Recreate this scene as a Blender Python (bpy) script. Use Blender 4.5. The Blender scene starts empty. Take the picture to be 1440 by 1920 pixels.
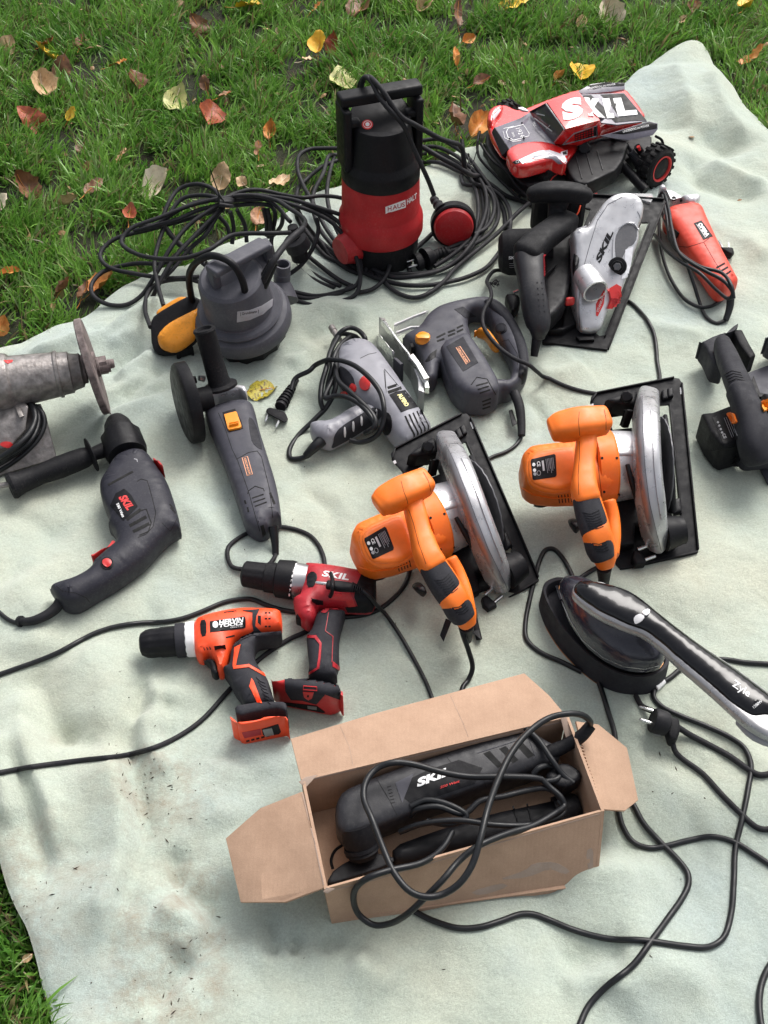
import bpy, bmesh, math, random
import numpy as np
from mathutils import Vector, Matrix, geometry, noise
from mathutils.bvhtree import BVHTree
random.seed(7); rng = np.random.default_rng(7)
SC = bpy.context.scene; COL = SC.collection

# ------------------------------------------------------------------ camera, sky, sun, exposure
F, CH = 2200.0, 1.50                      # focal length in photo pixels, camera height in metres
PITCH = math.radians(48.0)
SP, CP = math.sin(PITCH), math.cos(PITCH)
cam = bpy.data.cameras.new('camera'); camo = bpy.data.objects.new('camera', cam); COL.objects.link(camo)
camo.location = (0, 0, CH); camo.rotation_euler = (math.pi/2 - PITCH, 0, 0)
cam.sensor_fit = 'HORIZONTAL'; cam.sensor_width = 36; cam.lens = 36*F/1440
cam.clip_start = .05; cam.clip_end = 500
SC.camera = camo
SUN_EL, SUN_AZ = math.radians(52), math.radians(32)      # direction the light comes from
w = bpy.data.worlds.new('World'); SC.world = w; w.use_nodes = True
nt = w.node_tree; bg = nt.nodes['Background']
sky = nt.nodes.new('ShaderNodeTexSky'); sky.sky_type = 'NISHITA'; sky.sun_disc = False
sky.sun_elevation = SUN_EL; sky.sun_rotation = SUN_AZ; sky.air_density = 1.0; sky.dust_density = 6.0; sky.ozone_density = .6
mixs = nt.nodes.new('ShaderNodeMix'); mixs.data_type = 'RGBA'; mixs.inputs[0].default_value = .55
hs = nt.nodes.new('ShaderNodeHueSaturation'); hs.inputs['Saturation'].default_value = .30
nt.links.new(sky.outputs[0], hs.inputs['Color']); nt.links.new(hs.outputs[0], bg.inputs[0])
nt.nodes.remove(mixs)
bg.inputs[1].default_value = .14
sl = bpy.data.lights.new('sun', 'SUN'); sl.energy = 1.4; sl.angle = math.radians(32); sl.color = (1, .97, .93)
so = bpy.data.objects.new('sun', sl); COL.objects.link(so)
sd = Vector((math.sin(SUN_AZ)*math.cos(SUN_EL), math.cos(SUN_AZ)*math.cos(SUN_EL), math.sin(SUN_EL)))
so.rotation_euler = sd.to_track_quat('Z', 'Y').to_euler(); so.location = sd*5
SC.view_settings.view_transform = 'Standard'; SC.view_settings.look = 'None'
SC.view_settings.gamma = 1; SC.view_settings.use_curve_mapping = False
SC.view_settings.exposure = 0.56
CAMP = Vector((0, 0, CH))

# ------------------------------------------------------------------ pixels of the photograph -> places on the lawn
def ray(px, py):
    a = (px-720)/F; b = -(py-960)/F
    return Vector((a, CP + b*SP, -SP + b*CP)).normalized()
def P(px, py, z=0.0):
    d = ray(px, py); t = (z-CH)/d.z
    return CAMP + d*t
class Frame:
    """a plane (origin, axes) things are laid out on; Z is its normal"""
    def __init__(s, o=(0, 0, 0), x=(1, 0, 0), y=(0, 1, 0)):
        s.o = Vector(o); s.x = Vector(x).normalized(); s.z = s.x.cross(Vector(y)).normalized(); s.y = s.z.cross(s.x)
    def uv(s, px, py, h=0):
        d = ray(px, py); t = ((s.o + s.z*h) - CAMP).dot(s.z)/d.dot(s.z)
        q = CAMP + d*t - s.o
        return q.dot(s.x), q.dot(s.y)
    def w(s, u, v, h): return s.o + s.x*u + s.y*v + s.z*h
    def P(s, px, py, h=0):
        u, v = s.uv(px, py, h); return s.w(u, v, h)
FLAT = Frame()
def V(ox, oy, k):
    """reader for coordinates taken from an enlarged view of the photograph"""
    def f(*pts):
        r = [(ox+p[0]/k, oy+p[1]/k) + tuple(p[2:]) for p in pts]
        return r[0] if len(r) == 1 else r
    f.k = k
    return f

# ------------------------------------------------------------------ materials
MATS = {}
def _nodes(name):
    m = bpy.data.materials.new(name); m.use_nodes = True
    n = m.node_tree.nodes; return m, n, m.node_tree.links, n['Principled BSDF']
def _noise(n, l, scale, detail=3, src=None, rough=.5):
    t = n.new('ShaderNodeTexNoise'); t.inputs['Scale'].default_value = scale; t.inputs['Detail'].default_value = detail
    t.inputs['Roughness'].default_value = rough
    if src is None:
        src = n.new('ShaderNodeTexCoord').outputs['Object']
    l.new(src, t.inputs['Vector']); return t
def _ramp(n, l, fac, stops):
    r = n.new('ShaderNodeValToRGB'); e = r.color_ramp.elements
    while len(e) < len(stops): e.new(.5)
    for i, (p, c) in enumerate(stops):
        e[i].position = p; e[i].color = (c, c, c, 1) if isinstance(c, (int, float)) else (*c, 1)
    l.new(fac, r.inputs[0]); return r
def mat(name, col, rough=.5, metal=0, bump=.15, bscale=900, var=.10, vscale=30, dust=.12, spec=.5, coat=0, alpha=1, trans=0, dustcol=(.42, .40, .36), scratch=0):
    if name in MATS: return MATS[name]
    m, n, l, b = _nodes(name)
    tc = n.new('ShaderNodeTexCoord').outputs['Object']
    v = _noise(n, l, vscale, 4, tc); r = _ramp(n, l, v.outputs[0], [(.3, 1-var*1.5), (.7, 1+var)])
    mx = n.new('ShaderNodeMix'); mx.data_type = 'RGBA'; mx.blend_type = 'MULTIPLY'; mx.inputs[0].default_value = 1
    mx.inputs[6].default_value = (*col, 1); l.new(r.outputs[0], mx.inputs[7])
    last = mx.outputs[2]
    if dust > 0:                                        # specks and smears of dust lying on it
        d1 = _noise(n, l, 260, 6, tc, .7); d2 = _noise(n, l, 14, 3, tc)
        ma = n.new('ShaderNodeMath'); ma.operation = 'MULTIPLY'
        ra = _ramp(n, l, d1.outputs[0], [(.50, 0.0), (.78, 1.0)]); rb = _ramp(n, l, d2.outputs[0], [(.35, .15), (.7, 1.0)])
        l.new(ra.outputs[0], ma.inputs[0]); l.new(rb.outputs[0], ma.inputs[1])
        mb = n.new('ShaderNodeMath'); mb.operation = 'MULTIPLY'; mb.inputs[1].default_value = dust*2; mb.use_clamp = True
        l.new(ma.outputs[0], mb.inputs[0])
        m2 = n.new('ShaderNodeMix'); m2.data_type = 'RGBA'; m2.inputs[7].default_value = (*dustcol, 1)
        l.new(mb.outputs[0], m2.inputs[0]); l.new(last, m2.inputs[6]); last = m2.outputs[2]
    l.new(last, b.inputs['Base Color'])
    rr = _noise(n, l, vscale*2.3, 4, tc); rp = _ramp(n, l, rr.outputs[0], [(.25, max(.04, rough-.12)), (.75, min(1, rough+.15))])
    l.new(rp.outputs[0], b.inputs['Roughness'])
    b.inputs['Metallic'].default_value = metal; b.inputs['Specular IOR Level'].default_value = spec
    b.inputs['Coat Weight'].default_value = coat; b.inputs['Coat Roughness'].default_value = .06
    b.inputs['Transmission Weight'].default_value = trans; b.inputs['Alpha'].default_value = alpha
    if bump:
        bn = _noise(n, l, bscale, 3, tc); bu = n.new('ShaderNodeBump'); bu.inputs['Strength'].default_value = bump; bu.inputs['Distance'].default_value = .0006
        l.new(bn.outputs[0], bu.inputs['Height']); l.new(bu.outputs[0], b.inputs['Normal'])
    MATS[name] = m; return m

M_ORANGE = mat('orange_plastic', (.90, .185, .012), .45, dust=.05, bump=.25)
M_ORANGE2 = mat('red_orange_plastic', (.86, .075, .015), .45, dust=.05, bump=.25)
M_REDOR = mat('vermilion_plastic', (.66, .055, .028), .42, dust=.07)
M_GRAPH = mat('charcoal_rubber', (.028, .028, .034), .66, dust=.04, bump=.4, spec=.18)
M_BLACK = mat('black_plastic', (.007, .007, .009), .48, dust=.02, bump=.3, spec=.20)
M_BLKR = mat('black_rough_plastic', (.009, .009, .011), .6, dust=.04, bump=.5, spec=.18)
M_GLOSS = mat('glossy_black', (.005, .005, .007), .10, dust=.01, bump=0, coat=.0, spec=.42)
M_GAPSHADE = mat('painted_gap_shade', (.004, .004, .004), .9, dust=0, bump=0)  # near-black colour that stands in for the shade inside vents, grooves and gaps
M_CORD = mat('cord_rubber', (.008, .009, .011), .40, spec=.35, dust=.02, bump=.15)
M_CORDM = mat('matt_cord_rubber', (.014, .014, .017), .6, dust=.04, bump=.3, spec=.25)
M_GREY = mat('slate_grey_plastic', (.052, .052, .066), .5, dust=.03, bump=.3, spec=.3)
M_LGREY = mat('light_grey_plastic', (.235, .235, .265), .42, dust=.06, bump=.25)
M_PUMPG = mat('pump_grey_plastic', (.080, .080, .096), .55, spec=.3, dust=.08, bump=.35)
M_SILV = mat('silver_paint', (.58, .58, .60), .33, metal=.5, dust=.06, bump=.2, var=.12)
M_CAST = mat('cast_aluminium', (.34, .33, .34), .45, metal=.7, dust=.3, bump=.9, bscale=260, var=.22)
M_OLD = mat('worn_grey_metal', (.27, .25, .24), .42, metal=.55, dust=.35, bump=1.0, bscale=220, var=.28, vscale=80, dustcol=(.12, .07, .05))
M_RUST = mat('rusty_wheel_steel', (.19, .155, .15), .75, metal=.3, dust=.5, bump=1.0, bscale=400, var=.4, vscale=60, dustcol=(.10, .05, .04))
M_CHROME = mat('bright_steel', (.72, .73, .72), .25, metal=1, dust=.08, bump=.1)
M_STEEL = mat('dull_steel', (.42, .42, .43), .35, metal=.9, dust=.15, bump=.2)
M_BLKM = mat('black_painted_steel', (.007, .007, .009), .5, dust=.03, bump=.15, spec=.15)
M_RED = mat('red_plastic', (.55, .022, .022), .38, dust=.06)
M_PRED = mat('pump_red_plastic', (.40, .014, .018), .45, dust=.07, bump=.3, spec=.35)
M_DRED = mat('dark_red_plastic', (.40, .012, .022), .45, dust=.05)
M_YEL = mat('amber_plastic', (.80, .28, .012), .4, dust=.10)
M_FLOAT = mat('orange_float_plastic', (.82, .30, .015), .35, dust=.3, dustcol=(.10, .055, .02), vscale=18, var=.25)
M_WHITE = mat('white_print', (.80, .80, .80), .5, dust=.02, bump=0, var=.03)
M_WPL = mat('white_plastic', (.62, .61, .62), .45, dust=.1)
M_COPPER = mat('copper_print', (.72, .33, .18), .5, dust=0, bump=0)
M_REDP = mat('red_print', (.62, .03, .03), .5, dust=0, bump=0)
M_YELP = mat('yellow_print', (.80, .72, .30), .5, dust=0, bump=0)
M_LABEL = mat('black_label', (.006, .006, .008), .45, dust=.02, bump=0, spec=.15)
M_PLABEL = mat('silver_label', (.40, .39, .43), .4, dust=.15, bump=0)
M_GPRINT = mat('grey_print', (.30, .30, .32), .5, dust=0, bump=0)
M_CLEAR = mat('clear_plastic', (.75, .75, .76), .12, dust=.1, bump=0, alpha=.42)
M_SMOKE = mat('smoked_window_film', (.045, .045, .055), .12, dust=.05, bump=0)
M_CARRED = mat('car_red_paint', (.66, .018, .018), .20, dust=.02, bump=0, coat=.7)
M_CARGREY = mat('car_grey_print', (.19, .18, .22), .25, dust=.04, bump=0, coat=.5)
M_CARWHITE = mat('car_white_print', (.72, .68, .72), .25, dust=.02, bump=0, coat=.5)
M_NAVY = mat('blue_black_plastic', (.020, .020, .029), .5, dust=.05, bump=.35, spec=.3)
M_DARK = mat('dark_grey_plastic', (.018, .018, .022), .42, dust=.05, bump=.3, spec=.35)
M_TYRE = mat('tyre_rubber', (.010, .010, .011), .75, dust=.06, bump=.5, spec=.2)
M_INDIGO = mat('iron_blue_grey_shell', (.022, .022, .034), .16, dust=.04, bump=0, coat=.1)
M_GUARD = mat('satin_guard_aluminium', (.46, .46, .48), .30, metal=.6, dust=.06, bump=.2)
M_GUARDS = mat('painted_shade_aluminium', (.24, .235, .25), .32, metal=.6, dust=.06, bump=.2)  # darker copy of the guard metal, its shaded side put into the colour
M_SHELL = mat('satin_silver_trim', (.34, .34, .35), .30, metal=.5, dust=.05, bump=0)
M_PAPER = mat('white_paper', (.78, .78, .82), .8, dust=0, bump=.1)
M_BRASS = mat('bronze_rim', (.30, .14, .05), .35, metal=.6, dust=.1, bump=0)
M_GUARDG = mat('grey_guard_metal', (.12, .12, .13), .5, metal=.4, dust=.15, bump=.4)

# ------------------------------------------------------------------ objects, parts
class Part: pass
class Thing:
    def __init__(s, name, label, cat, loc, group=None):
        s.e = bpy.data.objects.new(name, None); COL.objects.link(s.e)
        s.e.empty_display_size = .05
        s.loc = Vector(loc); s.e.location = s.loc
        s.e['label'] = label; s.e['category'] = cat
        if group: s.e['group'] = group
        s.geo = []; s._bvh = None
    def add(s, name, verts, faces, m, parent=None, smooth=35, label=None, ray=True, stuff=False):
        me = bpy.data.meshes.new(name)
        vs = [Vector(v) - s.loc for v in verts]
        me.from_pydata(vs, [], faces); me.update()
        me.materials.append(m)
        if smooth:
            me.polygons.foreach_set('use_smooth', [True]*len(me.polygons))
            if smooth < 180: me.set_sharp_from_angle(angle=math.radians(smooth))
        o = bpy.data.objects.new(name, me); COL.objects.link(o)
        o.parent = parent.o if parent else s.e
        if label: o['label'] = label
        if stuff: o['kind'] = 'stuff'
        p = Part(); p.o = o
        if ray:
            s.geo.append(([Vector(v) for v in verts], faces)); s._bvh = None
            p.geo = s.geo[-1]
        return p
    def bvh(s):
        if s._bvh is None:
            vs, fs = [], []
            for v, f in s.geo:
                k = len(vs); vs += v; fs += [tuple(i+k for i in q) for q in f]
            s._bvh = BVHTree.FromPolygons(vs, fs)
        return s._bvh

def mesh_top(name, verts, faces, m, smooth=35, label=None, cat=None, kind=None, group=None, loc=(0, 0, 0)):
    me = bpy.data.meshes.new(name); L = Vector(loc)
    me.from_pydata([Vector(v)-L for v in verts], [], faces); me.update(); me.materials.append(m)
    if smooth:
        me.polygons.foreach_set('use_smooth', [True]*len(me.polygons))
        if smooth < 180: me.set_sharp_from_angle(angle=math.radians(smooth))
    o = bpy.data.objects.new(name, me); COL.objects.link(o); o.location = L
    if label: o['label'] = label
    if cat: o['category'] = cat
    if kind: o['kind'] = kind
    if group: o['group'] = group
    return o

# ------------------------------------------------------------------ 2-D outline tools
def chaikin(pts, n=2):
    for _ in range(n):
        q = []
        for i in range(len(pts)):
            a = np.array(pts[i]); b = np.array(pts[(i+1) % len(pts)])
            q += [tuple(a*.78+b*.22), tuple(a*.22+b*.78)]
        pts = q
    return pts
def resample(pts, step):
    out = []
    n = len(pts)
    for i in range(n):
        a = np.array(pts[i]); b = np.array(pts[(i+1) % n]); d = np.linalg.norm(b-a)
        k = max(1, int(round(d/step)))
        for j in range(k): out.append(a+(b-a)*j/k)
    return np.array(out)
def seg_dist(p, loops):
    d = np.full(len(p), 1e9)
    for L in loops:
        a = L; b = np.roll(L, -1, 0); ab = b-a; l2 = (ab**2).sum(1)+1e-18
        for i in range(0, len(p), 4000):
            q = p[i:i+4000, None, :]
            t = np.clip(((q-a)*ab).sum(2)/l2, 0, 1)
            dd = np.sqrt((((a+t[..., None]*ab)-q)**2).sum(2)).min(1)
            d[i:i+4000] = np.minimum(d[i:i+4000], dd)
    return d
def inside(p, loops):
    c = np.zeros(len(p), int)
    for L in loops:
        x1, y1 = L[:, 0], L[:, 1]; x2, y2 = np.roll(x1, -1), np.roll(y1, -1)
        for i in range(0, len(p), 4000):
            X = p[i:i+4000, 0:1]; Y = p[i:i+4000, 1:2]
            cr = ((y1 > Y) != (y2 > Y)) & (X < (x2-x1)*(Y-y1)/(y2-y1+1e-30)+x1)
            c[i:i+4000] += cr.sum(1)
    return c % 2 == 1
def area(L): x, y = L[:, 0], L[:, 1]; return .5*(x*np.roll(y, -1)-y*np.roll(x, -1)).sum()
def triangulate(loops, step, rings=()):
    """boundary loops -> (points, tris, nboundary list, dist) with interior points at ring distances and on a grid"""
    L = [resample(l, step) for l in loops]
    allb = np.vstack(L)
    pts = [allb]
    lo, hi = allb.min(0), allb.max(0)
    for d in rings:
        for k, l in enumerate(L):
            t = np.roll(l, -1, 0)-np.roll(l, 1, 0); t /= (np.linalg.norm(t, axis=1, keepdims=True)+1e-12)
            nrm = np.stack([-t[:, 1], t[:, 0]], 1)*(1 if area(l) > 0 else -1)*(1 if k == 0 else -1)
            q = l+nrm*d
            q = q[inside(q, L)]
            if len(q):
                q = q[np.abs(seg_dist(q, L)-d) < d*.12+1e-6]
                if len(q): pts.append(q)
    rmax = max(rings) if len(rings) else 0
    gx, gy = np.meshgrid(np.arange(lo[0], hi[0], step), np.arange(lo[1], hi[1], step))
    gx = gx + (np.arange(gx.shape[0])[:, None] % 2)*step*.5
    g = np.stack([gx.ravel(), gy.ravel()], 1)
    g = g[inside(g, L)] if len(g) else g
    if len(g):
        dg = seg_dist(g, L)
        g = g[(dg > step*.45) & ((dg > rmax+step*.4) | (dg > 1e9))] if rmax else g[dg > step*.45]
        # keep grid points also where the shape is too narrow for the rings
        if len(g): pts.append(g)
    allp = np.vstack(pts)
    edges = []; k = 0
    for l in L:
        n = len(l); edges += [(k+i, k+(i+1) % n) for i in range(n)]; k += n
    vs, es, fs, ov, oe, of = geometry.delaunay_2d_cdt([Vector(p) for p in allp], edges, [], 0, 1e-7)
    vs = np.array([(v.x, v.y) for v in vs])
    fs = [f for f in fs if len(f) == 3]
    cen = np.array([vs[list(f)].mean(0) for f in fs])
    ok = inside(cen, L)
    tris = []
    for f, o in zip(fs, ok):
        if not o: continue
        a, b, c = vs[f[0]], vs[f[1]], vs[f[2]]
        if (b[0]-a[0])*(c[1]-a[1])-(b[1]-a[1])*(c[0]-a[0]) < 0: f = (f[0], f[2], f[1])
        tris.append(tuple(f))
    # drop unused
    used = np.zeros(len(vs), bool)
    for t in tris: used[list(t)] = True
    idx = -np.ones(len(vs), int); idx[used] = np.arange(used.sum())
    vs = vs[used]; tris = [tuple(int(idx[i]) for i in t) for t in tris]
    # boundary edges in order of direction
    ec = {}
    for t in tris:
        for i in range(3):
            e = (t[i], t[(i+1) % 3]); ec[e] = 1
    be = [e for e in ec if (e[1], e[0]) not in ec]
    d = seg_dist(vs, L)
    for e in be: d[e[0]] = 0; d[e[1]] = 0
    return vs, tris, be, d

def dome(d, r, rv):
    t = np.clip(d/max(r, 1e-6), 0, 1)
    return rv*np.sqrt(np.clip(1-(1-t)**2, 0, 1))
def puff(t, name, outline, z0, z1, m, r=.01, rv=None, rb=None, parent=None, fr=FLAT, holes=(), step=None, smooth=None, soft=2, label=None, tilt=None, ray=True, flank=True, sharp=50):
    """solid whose outline is given in photo pixels on the plane at its upper rim; rounded over the top by r (across) x rv (down)"""
    rv = min(r, (z1-z0)*.9) if rv is None else rv
    rb = min(rv, (z1-z0-rv)*.95) if rb is None else rb
    hz = z1-rv
    ch = (lambda p: chaikin(p, soft)) if soft else (lambda p: p)
    loops = []
    for li, o in enumerate([outline]+list(holes)):
        q = np.array(ch([(x[0], x[1]) for x in o]))
        if flank and z1-z0 > .012:      # the near side shows the lower rim, the far side the upper one
            tv = np.roll(q, -1, 0)-np.roll(q, 1, 0); tv /= (np.linalg.norm(tv, axis=1, keepdims=True)+1e-9)
            ny = -tv[:, 0]*(1 if area(q) > 0 else -1)*(1 if li == 0 else -1)      # + = facing down the picture
            for _ in range(3): ny = (np.roll(ny, 1)+ny*2+np.roll(ny, -1))/4
            k = np.clip((ny+1)/2, 0, 1); k = k*k*(3-2*k)
            lo_h = z0+rb*.8; hh = (hz+rv*.25)*(1-k)+lo_h*k
        else: hh = np.full(len(q), hz)
        loops.append(np.array([fr.uv(a_[0], a_[1], h_) for a_, h_ in zip(q, hh)]))
    if area(loops[0]) < 0: loops[0] = loops[0][::-1]
    ext = loops[0].max(0)-loops[0].min(0)
    if step is None: step = float(np.clip(max(ext)/38, .0016, .006))
    if r > 0:
        ks = [.06, .2, .42, .7, 1.0] if r > .004 else [.15, .5, 1.0]
        rings = [r*k for k in ks]
    else: rings = []
    vs, tris, be, d = triangulate(loops, step, rings)
    h = dome(d, r, rv) if r > 0 else np.full(len(vs), rv)
    # soften the ridge where the body is narrower than the rounding
    if r > 0:
        nb = [[] for _ in vs]
        for a, b, c in tris: nb[a] += [b, c]; nb[b] += [a, c]; nb[c] += [a, b]
        mv = [i for i in range(len(vs)) if d[i] > .35*r and nb[i]]
        for _ in range(4):
            h2 = h.copy()
            for i in mv: h2[i] = .4*h[i]+.6*sum(h[j] for j in nb[i])/len(nb[i])
            h = h2
    hb = h/max(rv, 1e-9)*rb if r > 0 else np.full(len(vs), rb)
    T = tilt or (lambda u, v: 0.0)
    n = len(vs); V3 = []; Fc = []
    off = 0 if r > 0 else rv
    for i in range(n): V3.append(fr.w(vs[i][0], vs[i][1], hz+h[i]+T(*vs[i])))
    Fc += list(tris)
    bi = {}
    for i in range(n):
        zb = z0+rb-hb[i] if r > 0 else z0
        V3.append(fr.w(vs[i][0], vs[i][1], zb+T(*vs[i])))
    Fc += [(a+n, c+n, b+n) for a, b, c in tris]
    Fc += [(b, a, a+n, b+n) for a, b in be]
    return t.add(name, V3, Fc, m, parent, smooth=sharp if smooth is None else smooth, label=label, ray=ray)

def decal(t, name, outline, m, thick=.0007, parent=None, step=2.5, soft=0, holes=(), label=None, lift=0, bv=None, ray=False):
    """a thin plate that follows the surface beneath it; outline in photo pixels"""
    B = bv or t.bvh()
    ch = (lambda p: chaikin(p, soft)) if soft else (lambda p: p)
    loops = [np.array([(x[0], -x[1]) for x in ch([tuple(p[:2]) for p in o])]) for o in [outline]+list(holes)]
    if area(loops[0]) < 0: loops[0] = loops[0][::-1]
    vs, tris, be, d = triangulate(loops, step)
    return _drape(t, name, vs, tris, be, m, thick, parent, B, label, lift, ray)
def _drape(t, name, vs, tris, be, m, thick, parent, B, label=None, lift=0, ray_=False):
    pos, nor, ok = [], [], []
    for x, y in vs:
        h, nn, i, dd = B.ray_cast(CAMP, ray(x, -y))
        if h is None: pos.append(None); nor.append(None)
        else:
            if nn.dot(CAMP-h) < 0: nn = -nn
            pos.append(h); nor.append(nn)
    good = [p for p in pos if p is not None]
    if not good: return None
    c = sum(good, Vector())/len(good)
    an = sum([x for x in nor if x is not None], Vector()).normalized()
    for i in range(len(pos)):
        if pos[i] is None:
            d = ray(vs[i][0], -vs[i][1]); k = (c-CAMP).dot(an)/(d.dot(an)); pos[i] = CAMP+d*k; nor[i] = an
    nn2 = [(x+an*.6).normalized() for x in nor]
    n = len(vs)
    V3 = [p+q*(thick+lift) for p, q in zip(pos, nn2)] + [p+q*(lift-.0004) for p, q in zip(pos, nn2)]
    Fc = list(tris)+[(b, a, a+n, b+n) for a, b in be]
    return t.add(name, V3, Fc, m, parent, smooth=60, label=label, ray=ray_)
def strip(t, name, pts, wpx, m, thick=.0006, parent=None, closed=False, bv=None):
    """a narrow band along a pixel polyline, lying on the surface"""
    p = [np.array(q[:2], float) for q in pts]; L, R = [], []
    n = len(p)
    for i in range(n):
        a = p[i-1] if (i > 0 or closed) else p[i]; b = p[(i+1) % n] if (i < n-1 or closed) else p[i]
        d = (b-a)/(np.linalg.norm(b-a)+1e-9); q = np.array([-d[1], d[0]])*wpx/2
        L.append(tuple(p[i]+q)); R.append(tuple(p[i]-q))
    if closed: return decal(t, name, L, m, thick, parent, holes=[R] if abs(area(np.array(L))) > abs(area(np.array(R))) else (), bv=bv) if abs(area(np.array(L))) > abs(area(np.array(R))) else decal(t, name, R, m, thick, parent, holes=[L], bv=bv)
    return decal(t, name, L+R[::-1], m, thick, parent, bv=bv)
_fontcache = {}
def text(t, s, a, b, hv, m, parent=None, shear=0, bold=.02, thick=.0007, bv=None, name='lettering', label=None, space=1.0):
    """lettering laid on the surface: baseline from pixel a to pixel b, hv = pixel vector of the cap height"""
    cu = bpy.data.curves.new('tmp', 'FONT'); cu.body = s; cu.shear = shear; cu.offset = bold; cu.space_character = space
    cu.resolution_u = 3
    o = bpy.data.objects.new('tmp', cu); COL.objects.link(o)
    me = bpy.data.meshes.new_from_object(o.evaluated_get(bpy.context.evaluated_depsgraph_get()))
    vs = np.array([(v.co.x, v.co.y) for v in me.vertices]); fs = [tuple(p.vertices) for p in me.polygons]
    bpy.data.objects.remove(o); bpy.data.curves.remove(cu); bpy.data.meshes.remove(me)
    if len(vs) == 0: return None
    lo, hi = vs.min(0), vs.max(0)
    capH = hi[1] if not any(c in s for c in 'gjpqy') else hi[1]
    u = (vs[:, 0]-lo[0])/(hi[0]-lo[0]); v = vs[:, 1]/capH
    X = a[0]+(b[0]-a[0])*u+hv[0]*v; Y = a[1]+(b[1]-a[1])*u+hv[1]*v
    px = np.stack([X, -Y], 1)
    ec = {}
    for f in fs:
        for i in range(len(f)): ec[(f[i], f[(i+1) % len(f)])] = 1
    be = [e for e in ec if (e[1], e[0]) not in ec]
    return _drape(t, name, px, fs, be, m, thick, parent, bv or t.bvh(), label)

# ------------------------------------------------------------------ swept and turned solids
def catmull(pts, per=8, closed=False):
    p = [np.array(q, float) for q in pts]; n = len(p); out = []
    if n < 3 and not closed: 
        return [p[0]+(p[-1]-p[0])*i/per for i in range(per+1)] if n == 2 else p
    rngi = range(n if closed else n-1)
    for i in rngi:
        p0 = p[i-1] if (i > 0 or closed) else 2*p[0]-p[1]; p1 = p[i]; p2 = p[(i+1) % n]
        p3 = p[(i+2) % n] if (i+2 < n or closed) else 2*p[-1]-p[-2]
        d01 = max(np.linalg.norm((p1-p0)[:3])**.5, 1e-4); d12 = max(np.linalg.norm((p2-p1)[:3])**.5, 1e-4); d23 = max(np.linalg.norm((p3-p2)[:3])**.5, 1e-4)
        m1 = (p2-p1)+d12*((p1-p0)/d01-(p2-p0)/(d01+d12)); m2 = (p2-p1)+d12*((p3-p2)/d23-(p3-p1)/(d12+d23))
        for j in range(per):
            s = j/per; s2, s3 = s*s, s*s*s
            out.append((2*s3-3*s2+1)*p1+(s3-2*s2+s)*m1+(-2*s3+3*s2)*p2+(s3-s2)*m2)
    if not closed: out.append(p[-1])
    return out
def tube(t, name, pts, rad, m, parent=None, per=8, seg=8, closed=False, label=None, ray=False, rads=None):
    if rads and len(rads) != len(pts): rads = list(np.interp(np.linspace(0, 1, len(pts)), np.linspace(0, 1, len(rads)), rads))
    if len(pts) > 3:
        sp_ = sum((Vector(pts[i+1][:3])-Vector(pts[i][:3])).length for i in range(len(pts)-1))/(len(pts)-1)
        if sp_ < .013: per = 2
    c = catmull([tuple(p) + ((rads[i],) if rads else ()) for i, p in enumerate(pts)], per, closed)
    R = [q[3] if rads else rad for q in c]; c = [Vector(q[:3]) for q in c]
    n = len(c); V3, Fc = [], []
    up = None
    for i in range(n):
        a = c[i-1] if (i > 0 or closed) else c[i]; b = c[(i+1) % n] if (i < n-1 or closed) else c[i]
        d = (b-a)
        d = d.normalized() if d.length > 1e-9 else Vector((1, 0, 0))
        if up is None: up = Vector((0, 0, 1)) if abs(d.z) < .9 else Vector((1, 0, 0))
        s = d.cross(up)
        if s.length < 1e-4: s = d.orthogonal()
        s.normalize(); up = s.cross(d).normalized()
        for k in range(seg):
            an = 2*math.pi*k/seg; V3.append(c[i]+(s*math.cos(an)+up*math.sin(an))*R[i])
    m_ = n if closed else n-1
    for i in range(m_):
        j = (i+1) % n
        for k in range(seg):
            k2 = (k+1) % seg; Fc.append((i*seg+k, j*seg+k, j*seg+k2, i*seg+k2))
    if not closed:
        Fc.append(tuple(range(seg))); Fc.append(tuple((n-1)*seg+k for k in reversed(range(seg))))
    return t.add(name, V3, Fc, m, parent, smooth=70, label=label, ray=ray)
def lathe(t, name, prof, a, b, m, seg=36, parent=None, squash=1, label=None, sharp=32, up=None, ray=True, rot=0, flute=None):
    """profile [(distance along a->b as 0..1, radius)]; flute=(n, depth, s0, s1): grooves"""
    a = Vector(a); b = Vector(b); d = (b-a); L = d.length; d.normalize()
    u = Vector(up) if up else (Vector((0, 0, 1)) if abs(d.z) < .95 else Vector((0, 1, 0)))
    s = d.cross(u).normalized(); u = s.cross(d).normalized()
    V3, Fc = [], []
    for (q, r) in prof:
        for k in range(seg):
            an = 2*math.pi*k/seg+rot; rr = r
            if flute and flute[2] <= q <= flute[3]: rr = r*(1-flute[1]*(.5+.5*math.cos(an*flute[0])))
            V3.append(a+d*(q*L)+(s*math.cos(an)+u*math.sin(an)*squash)*rr)
    for i in range(len(prof)-1):
        for k in range(seg):
            k2 = (k+1) % seg; Fc.append((i*seg+k, i*seg+k2, (i+1)*seg+k2, (i+1)*seg+k))
    Fc.append(tuple(reversed(range(seg)))); Fc.append(tuple((len(prof)-1)*seg+k for k in range(seg)))
    Fc = [f[::-1] for f in Fc]
    return t.add(name, V3, Fc, m, parent, smooth=sharp, label=label, ray=ray)
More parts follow.
